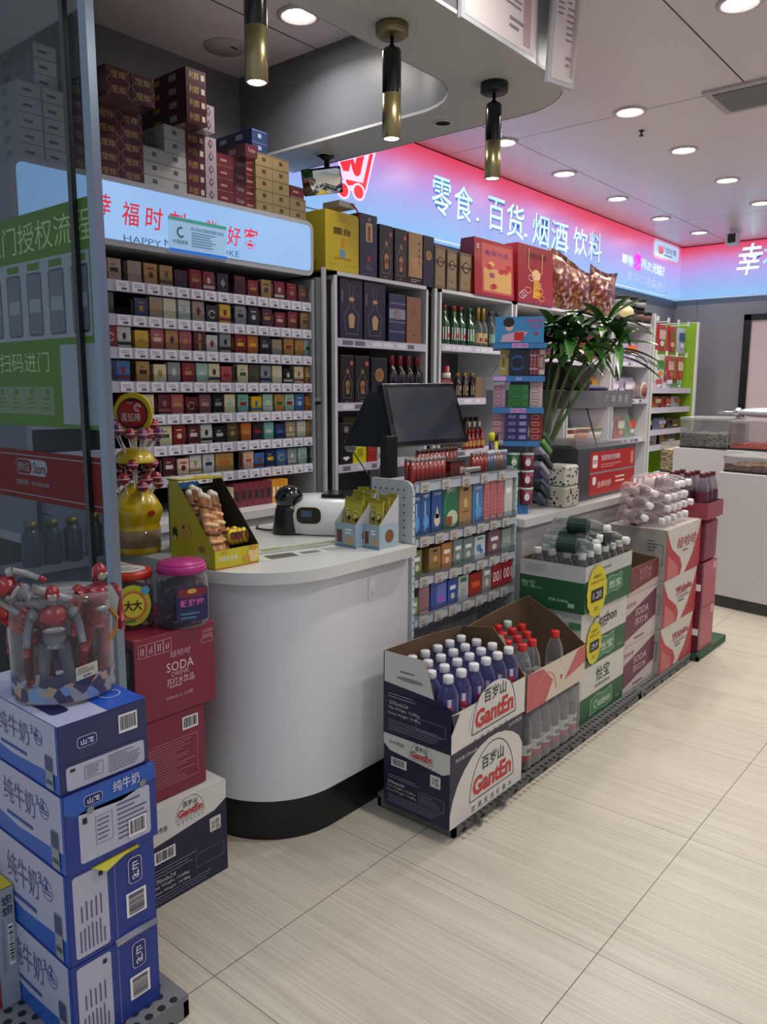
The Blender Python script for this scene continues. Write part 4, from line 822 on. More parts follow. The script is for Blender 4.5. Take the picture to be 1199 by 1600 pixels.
# --- big snack bags standing on the third and fourth units
def foil_bag(px0, px1, py0, py1, X, tiltx, col, lab, seed, n=9):
    R = random.Random(seed); ya, zt = oX(px0, py0, X); yb, zb = oX(px1, py1, X); zb = 1.758; w = abs(yb-ya); h = zt-zb; yc = (ya+yb)/2
    mb = MB(); vs = []; fs = []; N = 10; Mh = 12
    for side in (1, -1):
        o = len(vs)
        for j in range(Mh+1):
            v = j/Mh
            for i in range(N+1):
                u = i/N; puff = (math.sin(PI*u)**.5 if 0 < u < 1 else 0)*(math.sin(PI*min(1, v*1.12))**.55 if 0 < v*1.12 < 1 else 0)*.05
                nar = 1-.10*abs(math.sin(v*PI)); vs.append((X-.05+side*puff+R.uniform(-.003, .003), yc+(u-.5)*w*nar+tiltx*v*.1, zb+v*h+.03*math.sin(u*3+seed)*v))
        q = [(o+j*(N+1)+i, o+j*(N+1)+i+1, o+(j+1)*(N+1)+i+1, o+(j+1)*(N+1)+i) for j in range(Mh) for i in range(N)]
        fs += q if side == 1 else [tuple(reversed(t)) for t in q]
    mb.add(vs, fs, snack_mat(col, seed), False)
    return Thing('snack_bag', lab, 'snack bag', (X-.05, yc, zb), mb)
def snack_mat(col, seed):
    m, nt, b = nodes_mat('foil_print'); N = nt.nodes.new; L = nt.links.new
    tc = N('ShaderNodeTexCoord'); v = N('ShaderNodeTexVoronoi'); v.inputs['Scale'].default_value = 42+seed % 5; L(tc.outputs['Object'], v.inputs['Vector'])
    n = N('ShaderNodeTexNoise'); n.inputs['Scale'].default_value = 14; L(tc.outputs['Object'], n.inputs['Vector'])
    rp = N('ShaderNodeValToRGB'); rp.color_ramp.interpolation = 'CONSTANT'; e = rp.color_ramp.elements; e[0].color = lin(col[0]); e[1].color = lin(col[1]); e[1].position = .42
    x = rp.color_ramp.elements.new(.56); x.color = lin(col[2]); x = rp.color_ramp.elements.new(.66); x.color = lin(col[3])
    ad = N('ShaderNodeMath'); ad.operation = 'MULTIPLY_ADD'; ad.inputs[1].default_value = .35; L(v.outputs['Color'], ad.inputs[0]); sb = N('ShaderNodeMath'); sb.operation = 'MULTIPLY'; sb.inputs[1].default_value = .7; L(n.outputs['Fac'], sb.inputs[0]); L(sb.outputs[0], ad.inputs[2])
    L(ad.outputs[0], rp.inputs[0]); L(rp.outputs[0], b.inputs['Base Color']); b.inputs['Roughness'].default_value = .3; b.inputs['Metallic'].default_value = .2; return m
SC1 = ('3a1410', '6a2a1c', '8a6238', 'b89aa0')
foil_bag(866, 902, 392, 486, SX+.02, .25, SC1, 'brown red foil gift snack bag leaning on the red rope bag', 1); foil_bag(893, 928, 408, 486, SX+.03, .35, SC1, 'brown and gold foil snack bag, middle of the three big ones', 2)
foil_bag(928, 968, 410, 486, SX+.02, .55, SC1, 'brown foil snack bag leaning toward the dark noodle tubs', 3)
# --- generic goods
def cup(X, y, z, r0, r1, h, col, lidc, lab, cat='noodle cup', grp=None, band=None):
    mb = MB(); mb.lathe([(r0, 0), (r1, h*.95), (r1*1.05, h*.96), (r1*1.05, h)], mat(col, .45), n=18)
    T = Thing('noodle_cup', lab, cat, (0, 0, 0), mb, group=grp); m2 = MB(); m2.lathe([(r1*1.05, h), (r1*1.04, h+.002), (0, h+.003)], mat(lidc, .4), n=18); T.part('lid', m2)
    if band: m3 = MB(); q = r0+(r1-r0)*.3; m3.lathe([(r0+(r1-r0)*.25+.0008, h*.25), (r0+(r1-r0)*.75+.0008, h*.72)], mat(band, .5), n=18); T.part('label', m3)
    T.o.location = (X, y, z); return T.o
for i, (px, py) in enumerate(((978, 462), (990, 462), (1003, 466), (1015, 470))):
    y, z = oX(px, 485, SX-.02); cup(SX-.06, y, 1.758, .05, .062, .085, '1c1a1e', '2c2a2e', f'black noodle tub on top of the furthest white unit, {ORD[i]} of the lower row', grp='black noodle tubs', band='6a4a44')
    if i < 3: cup(SX-.06, y+.02, 1.758+.09, .05, .062, .085, '1c1a1e', '3a3a3e', f'black noodle tub stacked on the lower row of tubs, {ORD[i]} along', grp='black noodle tubs', band='8a8a8c')
y, z = oX(984, 478, SX); mb = MB(); mb.ball((SX-.04, y, 1.758+.057), .07, mat('d8c890', .5), sc=(1, 1.1, .8)); Thing('round_package', 'round cream package between the snack bags and the black tubs', 'package', (SX-.04, y, 1.758), mb)
RND = random.Random(11)
def pouch(X, y, z, w, h, col, lab, deco=None, grp=None, cat='snack pouch', puff=.02, lean=0.0, nm='snack_pouch', hang=False):
    mb = MB(); N = 6; vs = []; fs = []
    for side in (1, -1):
        o = len(vs)
        for j in range(N+1):
            for i in range(N+1):
                u, v = i/N, j/N; p = puff*math.sin(PI*u)**.6*math.sin(PI*v)**.6; vs.append((X+side*p+lean*v*h, y+(u-.5)*w, z+v*h))
        q = [(o+j*(N+1)+i, o+j*(N+1)+i+1, o+(j+1)*(N+1)+i+1, o+(j+1)*(N+1)+i) for j in range(N) for i in range(N)]; fs += q if side == 1 else [tuple(reversed(t)) for t in q]
    mb.add(vs, fs, mat(col[0], .35, coat=.4), True)
    T = Thing(nm, lab, cat, (X, y, z), mb, group=grp)
    m2 = MB(); f = FX(m2, X+puff+.001, y-w/2, z); f.rrect(w*.18, h*.45, w*.82, h*.8, min(w, h)*.08, mat(col[1], .4), 1); f.ell(w*.5, h*.3, w*.22, h*.1, mat(col[2], .4), 1); T.part('printed_label', m2); return T
# items on snack units: (px left, px right, py top) on shelves SH3
def noodle_row(unit_y0, unit_y1, z, items, X, word, kind):
    n = len(items); w = (unit_y1-unit_y0-.04)/n
    for i, c in enumerate(items):
        y = unit_y0+.02+w*(i+.5)
        if kind == 'bowl': cup(X, y, z, w*.3, w*.44, w*.5, c[0], c[1], f'{word}, {ORD[i]} from the near side', grp='bowl noodles on the white units', band=c[2])
        elif kind == 'pouch': pouch(X, y, z, w*.92, w*1.15 if w < .16 else .17, c, f'{word}, {ORD[i]} from the near side', grp='snack packs on the white units', lean=-.1)
C1 = [('a8332a', 'e8d8c0', 'c87030'), ('d0a070', 'a83a30', 'e8e0d0'), ('8a2430', 'd8c0b0', '3a2a2a'), ('c85a40', 'e0d0c0', '7a8a40')]
C2 = [('c8a8d0', 'ddd2e6', 'e0886a'), ('b8a0c8', 'e0703a', 'd8d0e0')]; C3 = [('cdc2dc', 'e6e0ee', '8a6aa8'), ('d2c8e0', 'efeaf4', '7a5a9a')]
for (u0, u1, nm, tag_) in ((y_c0, y_c1, 'behind the gum stand', 0), (y_d0, y_d1, 'behind the bamboo', 1), (y_e0, y_e1, 'on the furthest white unit', 2)):
    z1, z2, z3, _ = SH3
    noodle_row(u0, u1, z1, C1[:3] if tag_ < 2 else C2, SX-.10, ('red pack, ' if tag_ < 2 else 'pink pack, ')+'upper shelf '+nm, 'pouch')
    noodle_row(u0, u1, z2, [('c0562c', 'd8d0c8', '3a2a20'), ('c87a28', 'c8a020', '8a3a20')]*2 if tag_ < 2 else C3, SX-.10, ('orange pack, ' if tag_ < 2 else 'lilac pack, ')+'middle shelf '+nm, 'pouch')
    noodle_row(u0, u1, z3, [('b04a38', 'd8d0b8', 'e0c8b8'), ('a83830', 'cfe0b0', 'd09070'), ('5a8a40', 'd04a38', 'e0d8d0')], SX-.09, ('bowl noodle tub, lower shelf ' if tag_ == 1 else 'red or green pack, lower shelf ')+nm, 'bowl' if tag_ == 1 else 'pouch')
y, _ = oX(925, 610, SX); mb = MB(); 
y, z = oX(1006, 612, SX+.0); mb = MB(); mb.lathe([(.055, 0), (.06, .05), (.066, .052), (.066, .058), (0, .06)], mat('c8b8a8', .4), n=22, ax='x', c=(0, 0, 0)); mb.lathe([(.05, .0605), (.0, .061)], mat('a8605a', .4), n=22, ax='x')
t = Thing('noodle_bowl', 'noodle bowl turned on its side with the lid facing out', 'noodle bowl', (0, 0, 0), mb); t.o.location = (SX-.055, y, SH3[1]+.067)
# --- green pegboard unit by the far wall
gy0, gy1 = oX(1018, 600, SX)[0], oX(1089, 600, SX)[0]; LIME = mat('7ea61e', .5)
mb = MB(); m = mat('d4d4d8', .4); mb.box((WX+.03, gy0, 0), (SX, gy0+.03, 1.845), m); mb.box((WX+.03, gy1-.03, 0), (SX, gy1, 1.845), m); mb.box((WX+.03, gy0, 0), (SX, gy1, .03), m)
T = Thing('pegboard_shelf', 'white framed snack unit with lime green inner panels next to the far wall', 'shelf', (SX, (gy0+gy1)/2, 0), mb)
mb = MB(); mb.box((WX+.03, gy0+.03, .03), (WX+.05, gy1-.03, 1.84), LIME); mb.box((WX+.03, gy1-.036, .03), (SX-.02, gy1-.03, 1.84), LIME); mb.box((WX+.03, gy0-.03, .03), (SX-.03, gy0, 1.83), LIME); T.part('green_panel', mb)
GZ = [oX(1045, y, SX-.06)[1] for y in (608, 638, 671, 694)]
for z in GZ:
    mb = MB(); mb.box((WX+.05, gy0+.03, z-.02), (SX-.04, gy1-.036, z), m); mb.box((SX-.04, gy0+.03, z-.035), (SX-.036, gy1-.036, z+.012), mat('c4c2d2', .4)); T.part('shelf_board', mb)
PZ = [oX(1055, 503, SX-.1)[1], oX(1055, 553, SX-.1)[1]]
for r, (z, cols) in enumerate(zip(PZ, ([('7a8088', 'c8c8c8', 'a83038'), ('a82a2e', 'd0b0a8', 'd8d0c0'), ('a8222a', '8a5a30', 'd8b080'), ('b0bcd0', '2a4a8a', 'e0e0e8')], [('b8402a', 'e0e0d0', 'c83028'), ('d8dcd0', '3a8a3a', 'd88a30'), ('a8303a', 'd8a8a0', 'c85a5a'), ('a83038', 'd8c8a8', 'c83a2a')]))):
    k = len(cols); w = (gy1-gy0-.12)/k
    for i, c in enumerate(cols):
        y = gy0+.06+w*(i+.5); pouch(SX-.1, y, z-.26+(.02 if r else 0), w*.9, .22, c, f'snack packet hanging from the {ORD[i]} hook of the {"upper" if r == 0 else "lower"} hook row', grp='hanging snack packets', puff=.012)
        mb = MB(); mb.tube([(WX+.05, y, z-.02), (SX-.06, y, z-.02), (SX-.045, y, z-.005)], .004, WHITE, n=6); mb.box((SX-.045, y-.02, z-.03), (SX-.04, y+.02, z+.01), PAPER); T.part('hook', mb)
for r, z in enumerate(GZ):
    cols = [[('d8a020', 'e8c040', 'a83030'), ('d8b8c0', 'c84050', 'e8e8e8'), ('c8c8d0', 'd8d8e0', '8a8a9a'), ('5a8a5a', '8ab88a', 'c8e0c8')], [('a84a30', 'd8c0a8', '8a2a20'), ('b86030', 'e0c090', '9a3a20'), ('a03a30', 'c85a40', 'd8c8c0'), ('c8c0b8', 'a84a40', '8a8a80')], [('3a3a34', 'd8d030', '8ab020'), ('6a7aa8', 'b0b8c8', 'd88a30'), ('3a2420', '5a3a30', 'c8a070')], [('b8b4b0', '8a8a8c', '5a5a5c'), ('8a6a40', '3a2a20', 'c8c8c8')]][r]
    k = len(cols); w = (gy1-gy0-.12)/k
    for i, c in enumerate(cols): pouch(SX-.12, gy0+.05+w*(i+.5), z, w*.85, .10, c, f'small snack pack standing on the {ORD[r]} green unit shelf, {ORD[i]} along', grp='snack packs on the green unit', puff=.03)

# ================================================================ CASHIER COUNTER
CT = .78
def cshape(x0, y0, x1, y1, rc, n=28):
    pts = [(x0, y0), (x1-rc, y0)]
    for t in range(1, n+1): a = math.radians(-90+90*t/n); pts.append((x1-rc+rc*math.cos(a), y0+rc+rc*math.sin(a)))
    return pts+[(x1, y1), (x0, y1)]
CW = mat('d9dbe0', .38)
mb = MB(); mb.prism(cshape(-2.0, 1.285, -1.465, 1.872, .24), .125, CT-.03, CW, smooth=False)
CO = Thing('cashier_counter', 'white cashier counter with a rounded front corner and black kick base', 'counter', (-1.7, 1.6, 0), mb)
CO.o.data.polygons.foreach_set('use_smooth', [len(p.vertices) == 4 and abs(p.normal.z) < .5 for p in CO.o.data.polygons])
mb = MB(); mb.prism(cshape(-2.0, 1.30, -1.475, 1.872, .24), 0, .125, mat('0e0e10', .4)); CO.part('kick_base', mb)
mb = MB(); mb.prism(cshape(-2.08, 1.245, -1.435, 1.875, .27), CT-.032, CT, mat('cfd2d0', .3)); WT = CO.part('worktop', mb); WT.data.polygons.foreach_set('use_smooth', [len(p.vertices) == 4 and abs(p.normal.z) < .5 for p in WT.data.polygons])
mb = MB(); f = FX(mb, -1.465, 1.70, .68); f.rrect(-.016, -.04, .02, .03, .006, mat('c6c9d2', .25), 1); f.rrect(-.010, -.005, .014, .02, .004, mat('d6d8de', .3), 2); f.ell(.002, -.02, .006, .006, mat('b6b9c2', .25), 2); CO.part('adhesive_hook', mb)
mb = MB(); f = Fr(mb, (-1.62, 1.42, CT), (.25, .968, 0), (-.968, .25, 0)); f.rect(0, 0, .42, .17, mat('d4d8d4', .35), 1); f.rect(.06, .12, .34, .15, mat('8da06c', .45), 2); f.text('便民服务', .2, .135, .016, mat('e8ead8'), w=.16, k=3)
f.lines(.03, .08, .38, .11, 3, mat('7a7d78'), .3, 3, 2); f.rect(.03, .01, .12, .06, mat('5a5d58', .5), 2); f.rect(.14, .02, .2, .05, mat('7a7d78', .5), 2); f.lines(.22, .01, .38, .06, 4, mat('8c8f8a'), .3, 6, 2)
Thing('counter_notice', 'faded notice sheet taped flat on the counter top in front of the scanner', 'notice', (-1.62, 1.6, CT), mb)
# scanner
mb = MB(); sx_, sy_ = oZ(452, 836, CT); BLK = mat('09090b', .12, coat=.6)
mb.lathe([(.047, 0), (.049, .01), (.044, .035), (.040, .07), (.034, .088), (0, .092)], mat('0d0d10', .3), n=26, c=(0, 0, 0)); T = Thing('barcode_scanner', 'black desktop scanner with a glossy round head beside the printer', 'scanner', (0, 0, 0), mb)
mb = MB(); mb.ball((0, 0, .105), .041, BLK, n=16, sc=(1, 1, .9)); T.part('round_head', mb); T.o.location = (sx_-.03, sy_+.03, CT); T.o.scale = (1.15, 1.15, 1.12)
mb = MB(); mb.tube([(sx_-.07, sy_+.02, CT+.006), (sx_-.11, sy_-.0, CT+.004), (sx_-.16, sy_+.0, CT+.004), (-2.07, sy_+.05, CT+.004)], .003, BLACK, n=6); Thing('scanner_cable', 'thin black cable running back from the scanner', 'cable', (sx_-.1, sy_, CT), mb)
# printer (white rounded body with dark display)
px_, py_ = oZ(505, 834, CT); BZ = Matrix.Translation((-1.80, 1.875, CT)) @ Matrix.Rotation(.55, 4, 'Z')
prof = [(-.09, .005), (-.085, .07), (-.07, .105), (-.02, .125), (.05, .125), (.085, .11), (.09, .09), (.09, .005)]
mb = MB(BZ); n = len(prof); k = 7; vs = []; wds = (-.115, -.105, -.05, 0, .05, .105, .115); shr = (.82, .95, 1, 1, 1, .95, .82)
for w_, s_ in zip(wds, shr):
    for a, b in prof: vs.append((w_, a*s_, .06+(b-.06)*s_))
mb.add(vs, [(j*n+i, j*n+(i+1) % n, (j+1)*n+(i+1) % n, (j+1)*n+i) for j in range(k-1) for i in range(n)], mat('dfe1e4', .25, coat=.3), True)
mb.add(vs, [tuple(range(n)), tuple(reversed(range((k-1)*n, k*n)))], mat('dfe1e4', .25, coat=.3))
T = Thing('receipt_printer', 'white rounded printer with a dark oval display behind the scanner', 'printer', (px_, py_, CT), mb)
mb = MB(BZ); f = Fr(mb, (-.095, -.0925, .035), (1, 0, 0), (0, 0, 1)); f.rrect(.004, .006, .085, .06, .02, mat('0c0f14', .15), 1); f.rect(.02, .028, .055, .05, mat('2c3c60', .2, e=.2), 2); T.part('display', mb)
mb = MB(BZ); mb.box((-.02, -.04, .122), (.11, .08, .131), mat('111214', .15)); T.part('dark_cover', mb)
# sachet display boxes with pouches
def sachet_box(x0, x1, y, lab, n, seed):
    mb = MB(); w = x1-x0; pr = mat('b8bcc2', .5); d = .09; z = CT; hf = .075; hb = .16
    mb.add([(x0, y, z), (x1, y, z), (x1, y+d, z), (x0, y+d, z), (x0, y, z+hf), (x1, y, z+hf), (x1, y+d, z+hb), (x0, y+d, z+hb)], [(0, 3, 2, 1), (0, 1, 5, 4), (1, 2, 6, 5), (2, 3, 7, 6), (3, 0, 4, 7)], pr)
    T = Thing('sachet_box', lab, 'display box', ((x0+x1)/2, y, z), mb)
    m2 = MB(); f = FY(m2, x0, y-.0003, z); f.rect(0, 0, w, hf, mat('8fa8b8', .5), 1); f.lines(w*.5, hf*.55, w*.9, hf*.8, 2, PAPER, .5, seed, 2); f.rect(w*.1, hf*.2, w*.35, hf*.7, mat('6a3a2a'), 2); f.ell(w*.7, hf*.3, w*.18, hf*.2, mat('b89a6a'), 2); f.rect(0, 0, w, hf*.12, mat('5a8aa8'), 2)
    f = FX(m2, x1+.0003, y, z); f.rect(.005, .005, d-.005, hf, mat('9ab0be', .5), 1); f.ell(d*.5, hf*.5, .02, .02, mat('7a4a30'), 2); T.part('side_print', m2)
    R = random.Random(seed)
    for i in range(n):
        mb = MB(); a = Matrix.Translation((x0+w*(.28 if i % 2 else .74), y+.012+i*.012, z+.01)) @ Matrix.Rotation(-.12+R.uniform(-.06, .06), 4, 'X') @ Matrix.Rotation(R.uniform(-.08, .08), 4, 'Y')
        mb.M = a; hh = .135+.004*i; mb.box((-w*.24, -.002, 0), (w*.24, .002, hh), mat('a8a03a', .35, coat=.4)); f = Fr(mb, (-w*.24, -.0024, 0), (1, 0, 0), (0, 0, 1)); ww = w*.48
        f.ell(ww*.5, hh*.66, ww*.36, hh*.1, mat('c8be70', .5), 1); f.arc(ww*.5, hh*.62, ww*.3, hh*.09, .0022, mat('2c201a'), 0, 360, 2); f.ell(ww*.62, hh*.55, ww*.14, hh*.05, mat('3a241c'), 3); f.rect(0, hh*.94, ww, hh, mat('8a8428', .4), 1)
        Thing('sachet', f'olive yellow sachet with dark ring picture in the {"wider" if n > 6 else "narrower"} display box, {ORD[i]} from its front', 'sachet', tuple(a.translation), mb, group='olive yellow sachets on the counter')
xa, ya = oZ(540, 858, CT); sachet_box(-1.625, -1.54, 1.715, 'wider printed cardboard box holding olive yellow sachets', 8, 3); sachet_box(-1.537, -1.474, 1.745, 'narrower printed cardboard box of olive yellow sachets at the counter end', 5, 7)

# yellow cookie display box
def ydisp():
    M = Matrix.Translation((-1.628, 1.262, CT)) @ Matrix.Rotation(PI/2-.04, 4, 'Z')      # local: x along the front, y depth
    W_, D_, HF, HB = .145, .205, .052, .195; YEL = mat('c2b41e', .45); KB = mat('3c3222', .8)
    mb = MB(M)
    mb.add([(0, 0, 0), (W_, 0, 0), (W_, D_, 0), (0, D_, 0)], [(0, 3, 2, 1)], YEL)
    for (p, m) in (([(0, 0, 0), (W_, 0, 0), (W_, 0, HF), (0, 0, HF)], YEL), ([(0, D_, 0), (0, D_, HB), (W_, D_, HB), (W_, D_, 0)], YEL), ([(0, 0, 0), (0, 0, HF), (0, D_*.8, HB+.03), (0, D_, HB+.03), (0, D_, 0)], YEL), ([(W_, 0, 0), (W_, D_, 0), (W_, D_, HB+.03), (W_, D_*.8, HB+.03), (W_, 0, HF)], YEL)):
        mb.add(p, [tuple(range(len(p)))], m)
        c = Vector((W_/2, D_/2, HB/2)); q = [tuple(Vector(a)+(c-Vector(a)).normalized()*.002) for a in p]; mb.add(q, [tuple(reversed(range(len(p))))], KB)
    mb.box((0, D_*.72, HB+.028), (W_, D_+.01, HB+.031), mat('b0a030', .4))
    T = Thing('cookie_box', 'bright yellow slant-cut cardboard display box holding cookie tubes', 'display box', (-1.628, 1.262, CT), mb)
    m2 = MB(M); f = Fr(m2, (0, -.0004, 0), (1, 0, 0), (0, 0, 1)); f.rect(0, 0, W_, .004, mat('a86a20'), 1); f.text('可丽思手指', W_*.28, .028, .014, PAPER, w=W_*.42, k=2); f.text('饼干', W_*.2, .044, .008, mat('b85a8a'), k=2)
    f.ell(W_*.7, .02, .012, .01, mat('c88a3a'), 2); f.ell(W_*.86, .028, .018, .022, mat('e0c080'), 2); f.ell(W_*.86, .045, .012, .008, mat('c88a3a'), 3)
    f = Fr(m2, (0, D_, 0), (0, -1, 0), (0, 0, 1)); f.o = Vector((-.0004, D_, 0)); 
    f.ell(D_*.35, .09, .03, .022, mat('d0a040'), 2); f.ell(D_*.33, .1, .005, .005, BLACK, 3); f.ell(D_*.12, .08, .012, .016, mat('3a2a1c'), 2); f.ell(D_*.12, .066, .008, .008, mat('d8b890'), 3)
    f.ell(D_*.72, .05, .014, .008, mat('a8702a'), 2); f.text('可丽思手指', D_*.74, .028, .012, mat('e8e6c0'), w=D_*.32, k=3); f.rect(0, 0, D_, .004, mat('a86a20'), 1)
    f = Fr(m2, (0, D_*.72, HB+.0314), (1, 0, 0), (0, 1, 0)); f.rect(0, 0, W_, .065, mat('cdbd38', .35), 1); f.rect(.01, .008, .06, .055, mat('c8cc9a'), 2); f.ell(W_*.6, .035, .025, .015, mat('d8a838'), 2); f.rect(W_*.8, .01, W_*.96, .05, mat('a0b870'), 2)
    T.part('panel_print', m2)
    R = random.Random(5)
    for i in range(9):
        mb = MB(M); u = .018+.013*(i % 5); v = .055+.04*(i//5)+.003*i; zt = .185+.012*(i//5)-.006*(i % 3)
        m = mat(('c08a58', 'a8704a', 'd0a070')[i % 3], .5, coat=.3); pth = [(u, v-.03, .03), (u, v, .09), (u, v+.025, zt)]; mb.tube(pth, .012, m, n=8, taper=[.008, .013, .011])
        for k in range(5):
            t = .25+.15*k; a = Vector(pth[0]).lerp(Vector(pth[2]), t); mb.ball(tuple(a+Vector((0, -.002, 0))), .0135, mat(('d8a878', '7a4a30', 'e0c090')[k % 3], .5), n=5, sc=(1, 1, .5))
        mb.ball((u, v+.027, zt+.006), .011, mat('c8c0b0', .2, coat=.5), n=5)
        Thing('cookie_tube', f'clear wrapped tube of tan cookies in the yellow box, {ORD[i]} counting from the glass side', 'cookies', tuple(M @ Vector(pth[0])), mb, group='cookie tubes in the yellow box')
    for i in range(7):
        mb = MB(M); u = .082+.015*(i % 4); v = .03+.03*(i//4); mb.M = M @ Matrix.Translation((u, v, .045)) @ Matrix.Rotation(R.uniform(-.4, .4), 4, 'Z') @ Matrix.Rotation(-.2, 4, 'X')
        mb.ball((0, 0, .03), .017, mat('b89a20', .25, .4), n=8, sc=(1, .45, 1.35)); f = Fr(mb, (-.012, -.0085, .016), (1, 0, 0), (0, 0, 1)); f.ell(.012, .014, .009, .010, mat('6a2018'), 1); f.rect(.004, .02, .02, .026, mat('2c2418'), 2)
        Thing('candy_egg', f'gold foil wrapped snack in the yellow box, {ORD[i]} of the cluster', 'wrapped snack', tuple(mb.M.translation), mb, group='gold foil snacks in the yellow box')
ydisp()
# lollipop display, tiered yellow
LX, LY = -2.0, 1.275
YT = clear('e0c410', .5, .15, 'd8b800'); YM = mat('c8a80c', .25, coat=.5)
mb = MB(); mb.lathe([(.062, 0), (.065, .01), (.065, .075), (.062, .082), (.065, .09), (.072, .115), (.072, .13), (.058, .155), (.038, .185), (.018, .20), (0, .20)], YM, n=28, c=(LX, LY, CT))
T = Thing('lollipop_stand', 'tiered yellow plastic lollipop stand topped by a round red and yellow sign', 'candy stand', (LX, LY, CT), mb)
mb = MB(); mb.tube([(LX, LY, CT+.19), (LX, LY, CT+.345)], .006, mat('c8c4b8', .4), n=10); T.part('centre_post', mb)
mb = MB(); mb.lathe([(.058, .262), (.058, .266), (.048, .288), (.026, .302), (0, .306)], mat('c9ac14', .25, coat=.5), n=26, c=(LX, LY, CT)); T.part('upper_dome', mb)
mb = MB(); f = Fr(mb, (LX, LY, CT+.39), (.88, .47, 0), (0, 0, 1)); f.o = Vector((LX, LY, CT+.40)); 
def disc(fr, rx, ry, m, k): fr.ell(0, 0, rx, ry, m, k, n=32)
mb.M = None; nrm = f.n
vs = []; 
for sgn in (0, 1):
    for i in range(32): a = 2*PI*i/32; p = f.o+f.u*.060*math.cos(a)+f.v*.060*math.sin(a)-nrm*.006*sgn; vs.append(tuple(p))
mb.add(vs, [tuple(range(32)), tuple(reversed(range(32, 64)))]+[((i+1) % 32, i, 32+i, 32+(i+1) % 32) for i in range(32)], mat('cdb41c', .35))
disc(f, .048, .045, mat('2a1238', .4), 2); f.rrect(-.042, -.036, .042, .036, .03, mat('a82418', .4), 3)
f.text('真知棒', -.004, -.010, .026, mat('e8e0d8'), w=.06, k=5); f.arc(.018, .018, .010, .010, .003, mat('e8e0d8'), 0, 300, 6); f.arc(.018, .018, .005, .005, .002, mat('e8e0d8'), 0, 300, 6)
f.text('CHUPA', -.004, .030, .005, mat('c8c0a8'), w=.02, k=6)
T.part('round_sign', mb, label='round red and yellow sign with white characters')
mb = MB(); mb.lathe([(.0655, .02), (.0655, .07)], clear('d8c860', .2), n=28, c=(LX, LY, CT)); f = FX(mb, LX+.0725, LY-.012, CT+.112); f.ell(.012, .008, .012, .008, mat('9a2418'), 1); T.part('base_window', mb)
def lolly(c, tip, col, lab, r=.0165):
    mb = MB(); mb.tube([c, tip], .0018, mat('d8d4dc', .4), n=6); T = Thing('lollipop', lab, 'lollipop', c, mb, group='lollipops on the yellow stand')
    m2 = MB(); m2.ball(tip, r, mat(col, .25, coat=.6), n=8); m2.lathe([(r*1.02, -.002), (r*1.02, .002)], mat('c8a0a8', .3), c=tip, n=10); T.part('candy_head', m2)
R = random.Random(2); lc = ('8c1c2a', '5a2450', '8c1c2a', '6a2a5e', '7a1a3a')
for i in range(14):
    a = 2*PI*i/14+.2; rr_ = .042 if i % 2 else .025; c = (LX+rr_*math.cos(a), LY+rr_*math.sin(a), CT+(.285 if i % 2 else .298)); t = (LX+(rr_+.032)*math.cos(a), LY+(rr_+.032)*math.sin(a), c[2]+.048+.012*(i % 3))
    lolly(c, t, lc[i % 5], f'wrapped {"red" if i % 2 == 0 else "purple"} lollipop on the upper dome, {ORD[i]} round from the far side')
for i in range(16):
    a = 2*PI*i/16+.1; rr_ = .045 if i % 2 else .03; c = (LX+rr_*math.cos(a), LY+rr_*math.sin(a), CT+(.168 if i % 2 else .185)); t = (LX+(rr_+.02)*math.cos(a), LY+(rr_+.02)*math.sin(a), c[2]+.03+.022*(i % 3))
    lolly(c, t, '8a1624' if i % 3 else '7a1838', f'red wrapped lollipop on the lower yellow tier, {ORD[i]} round from the far side')
# blue box with purple lollipops behind the yellow box
mb = MB(); BX, BY_ = -1.86, 1.375; BB = mat('1f5a8c', .45); M = Matrix.Translation((BX, BY_, CT)) @ Matrix.Rotation(PI/2, 4, 'Z'); mb.M = M
mb.add([(0, 0, 0), (.11, 0, 0), (.11, .13, 0), (0, .13, 0), (0, 0, .05), (.11, 0, .05), (.11, .13, .19), (0, .13, .19)], [(0, 3, 2, 1), (0, 1, 5, 4), (1, 2, 6, 5), (2, 3, 7, 6), (3, 0, 4, 7)], BB); Thing('blue_display_box', 'blue cardboard display box full of purple striped lollies behind the yellow one', 'display box', (BX, BY_, CT), mb)
for i in range(24):
    mb = MB(M); u = .014+.02*(i % 5); v = .01+.022*(i//5); z = .065+.024*(i//5); mb.tube([(u, v+.01, z-.05), (u, v, z)], .002, PAPER, n=5); mb.ball((u, v, z), .011, mat(('7a4a9a', '9a7ab0', '6a3a80')[i % 3], .3, coat=.5), n=6)
    Thing('lollipop', f'purple striped lolly in the blue box, {ORD[i % 5]} along in the {ORD[i//5]} row from its front', 'lollipop', tuple(M @ Vector((u, v, z))), mb, group='purple lollies in the blue box')
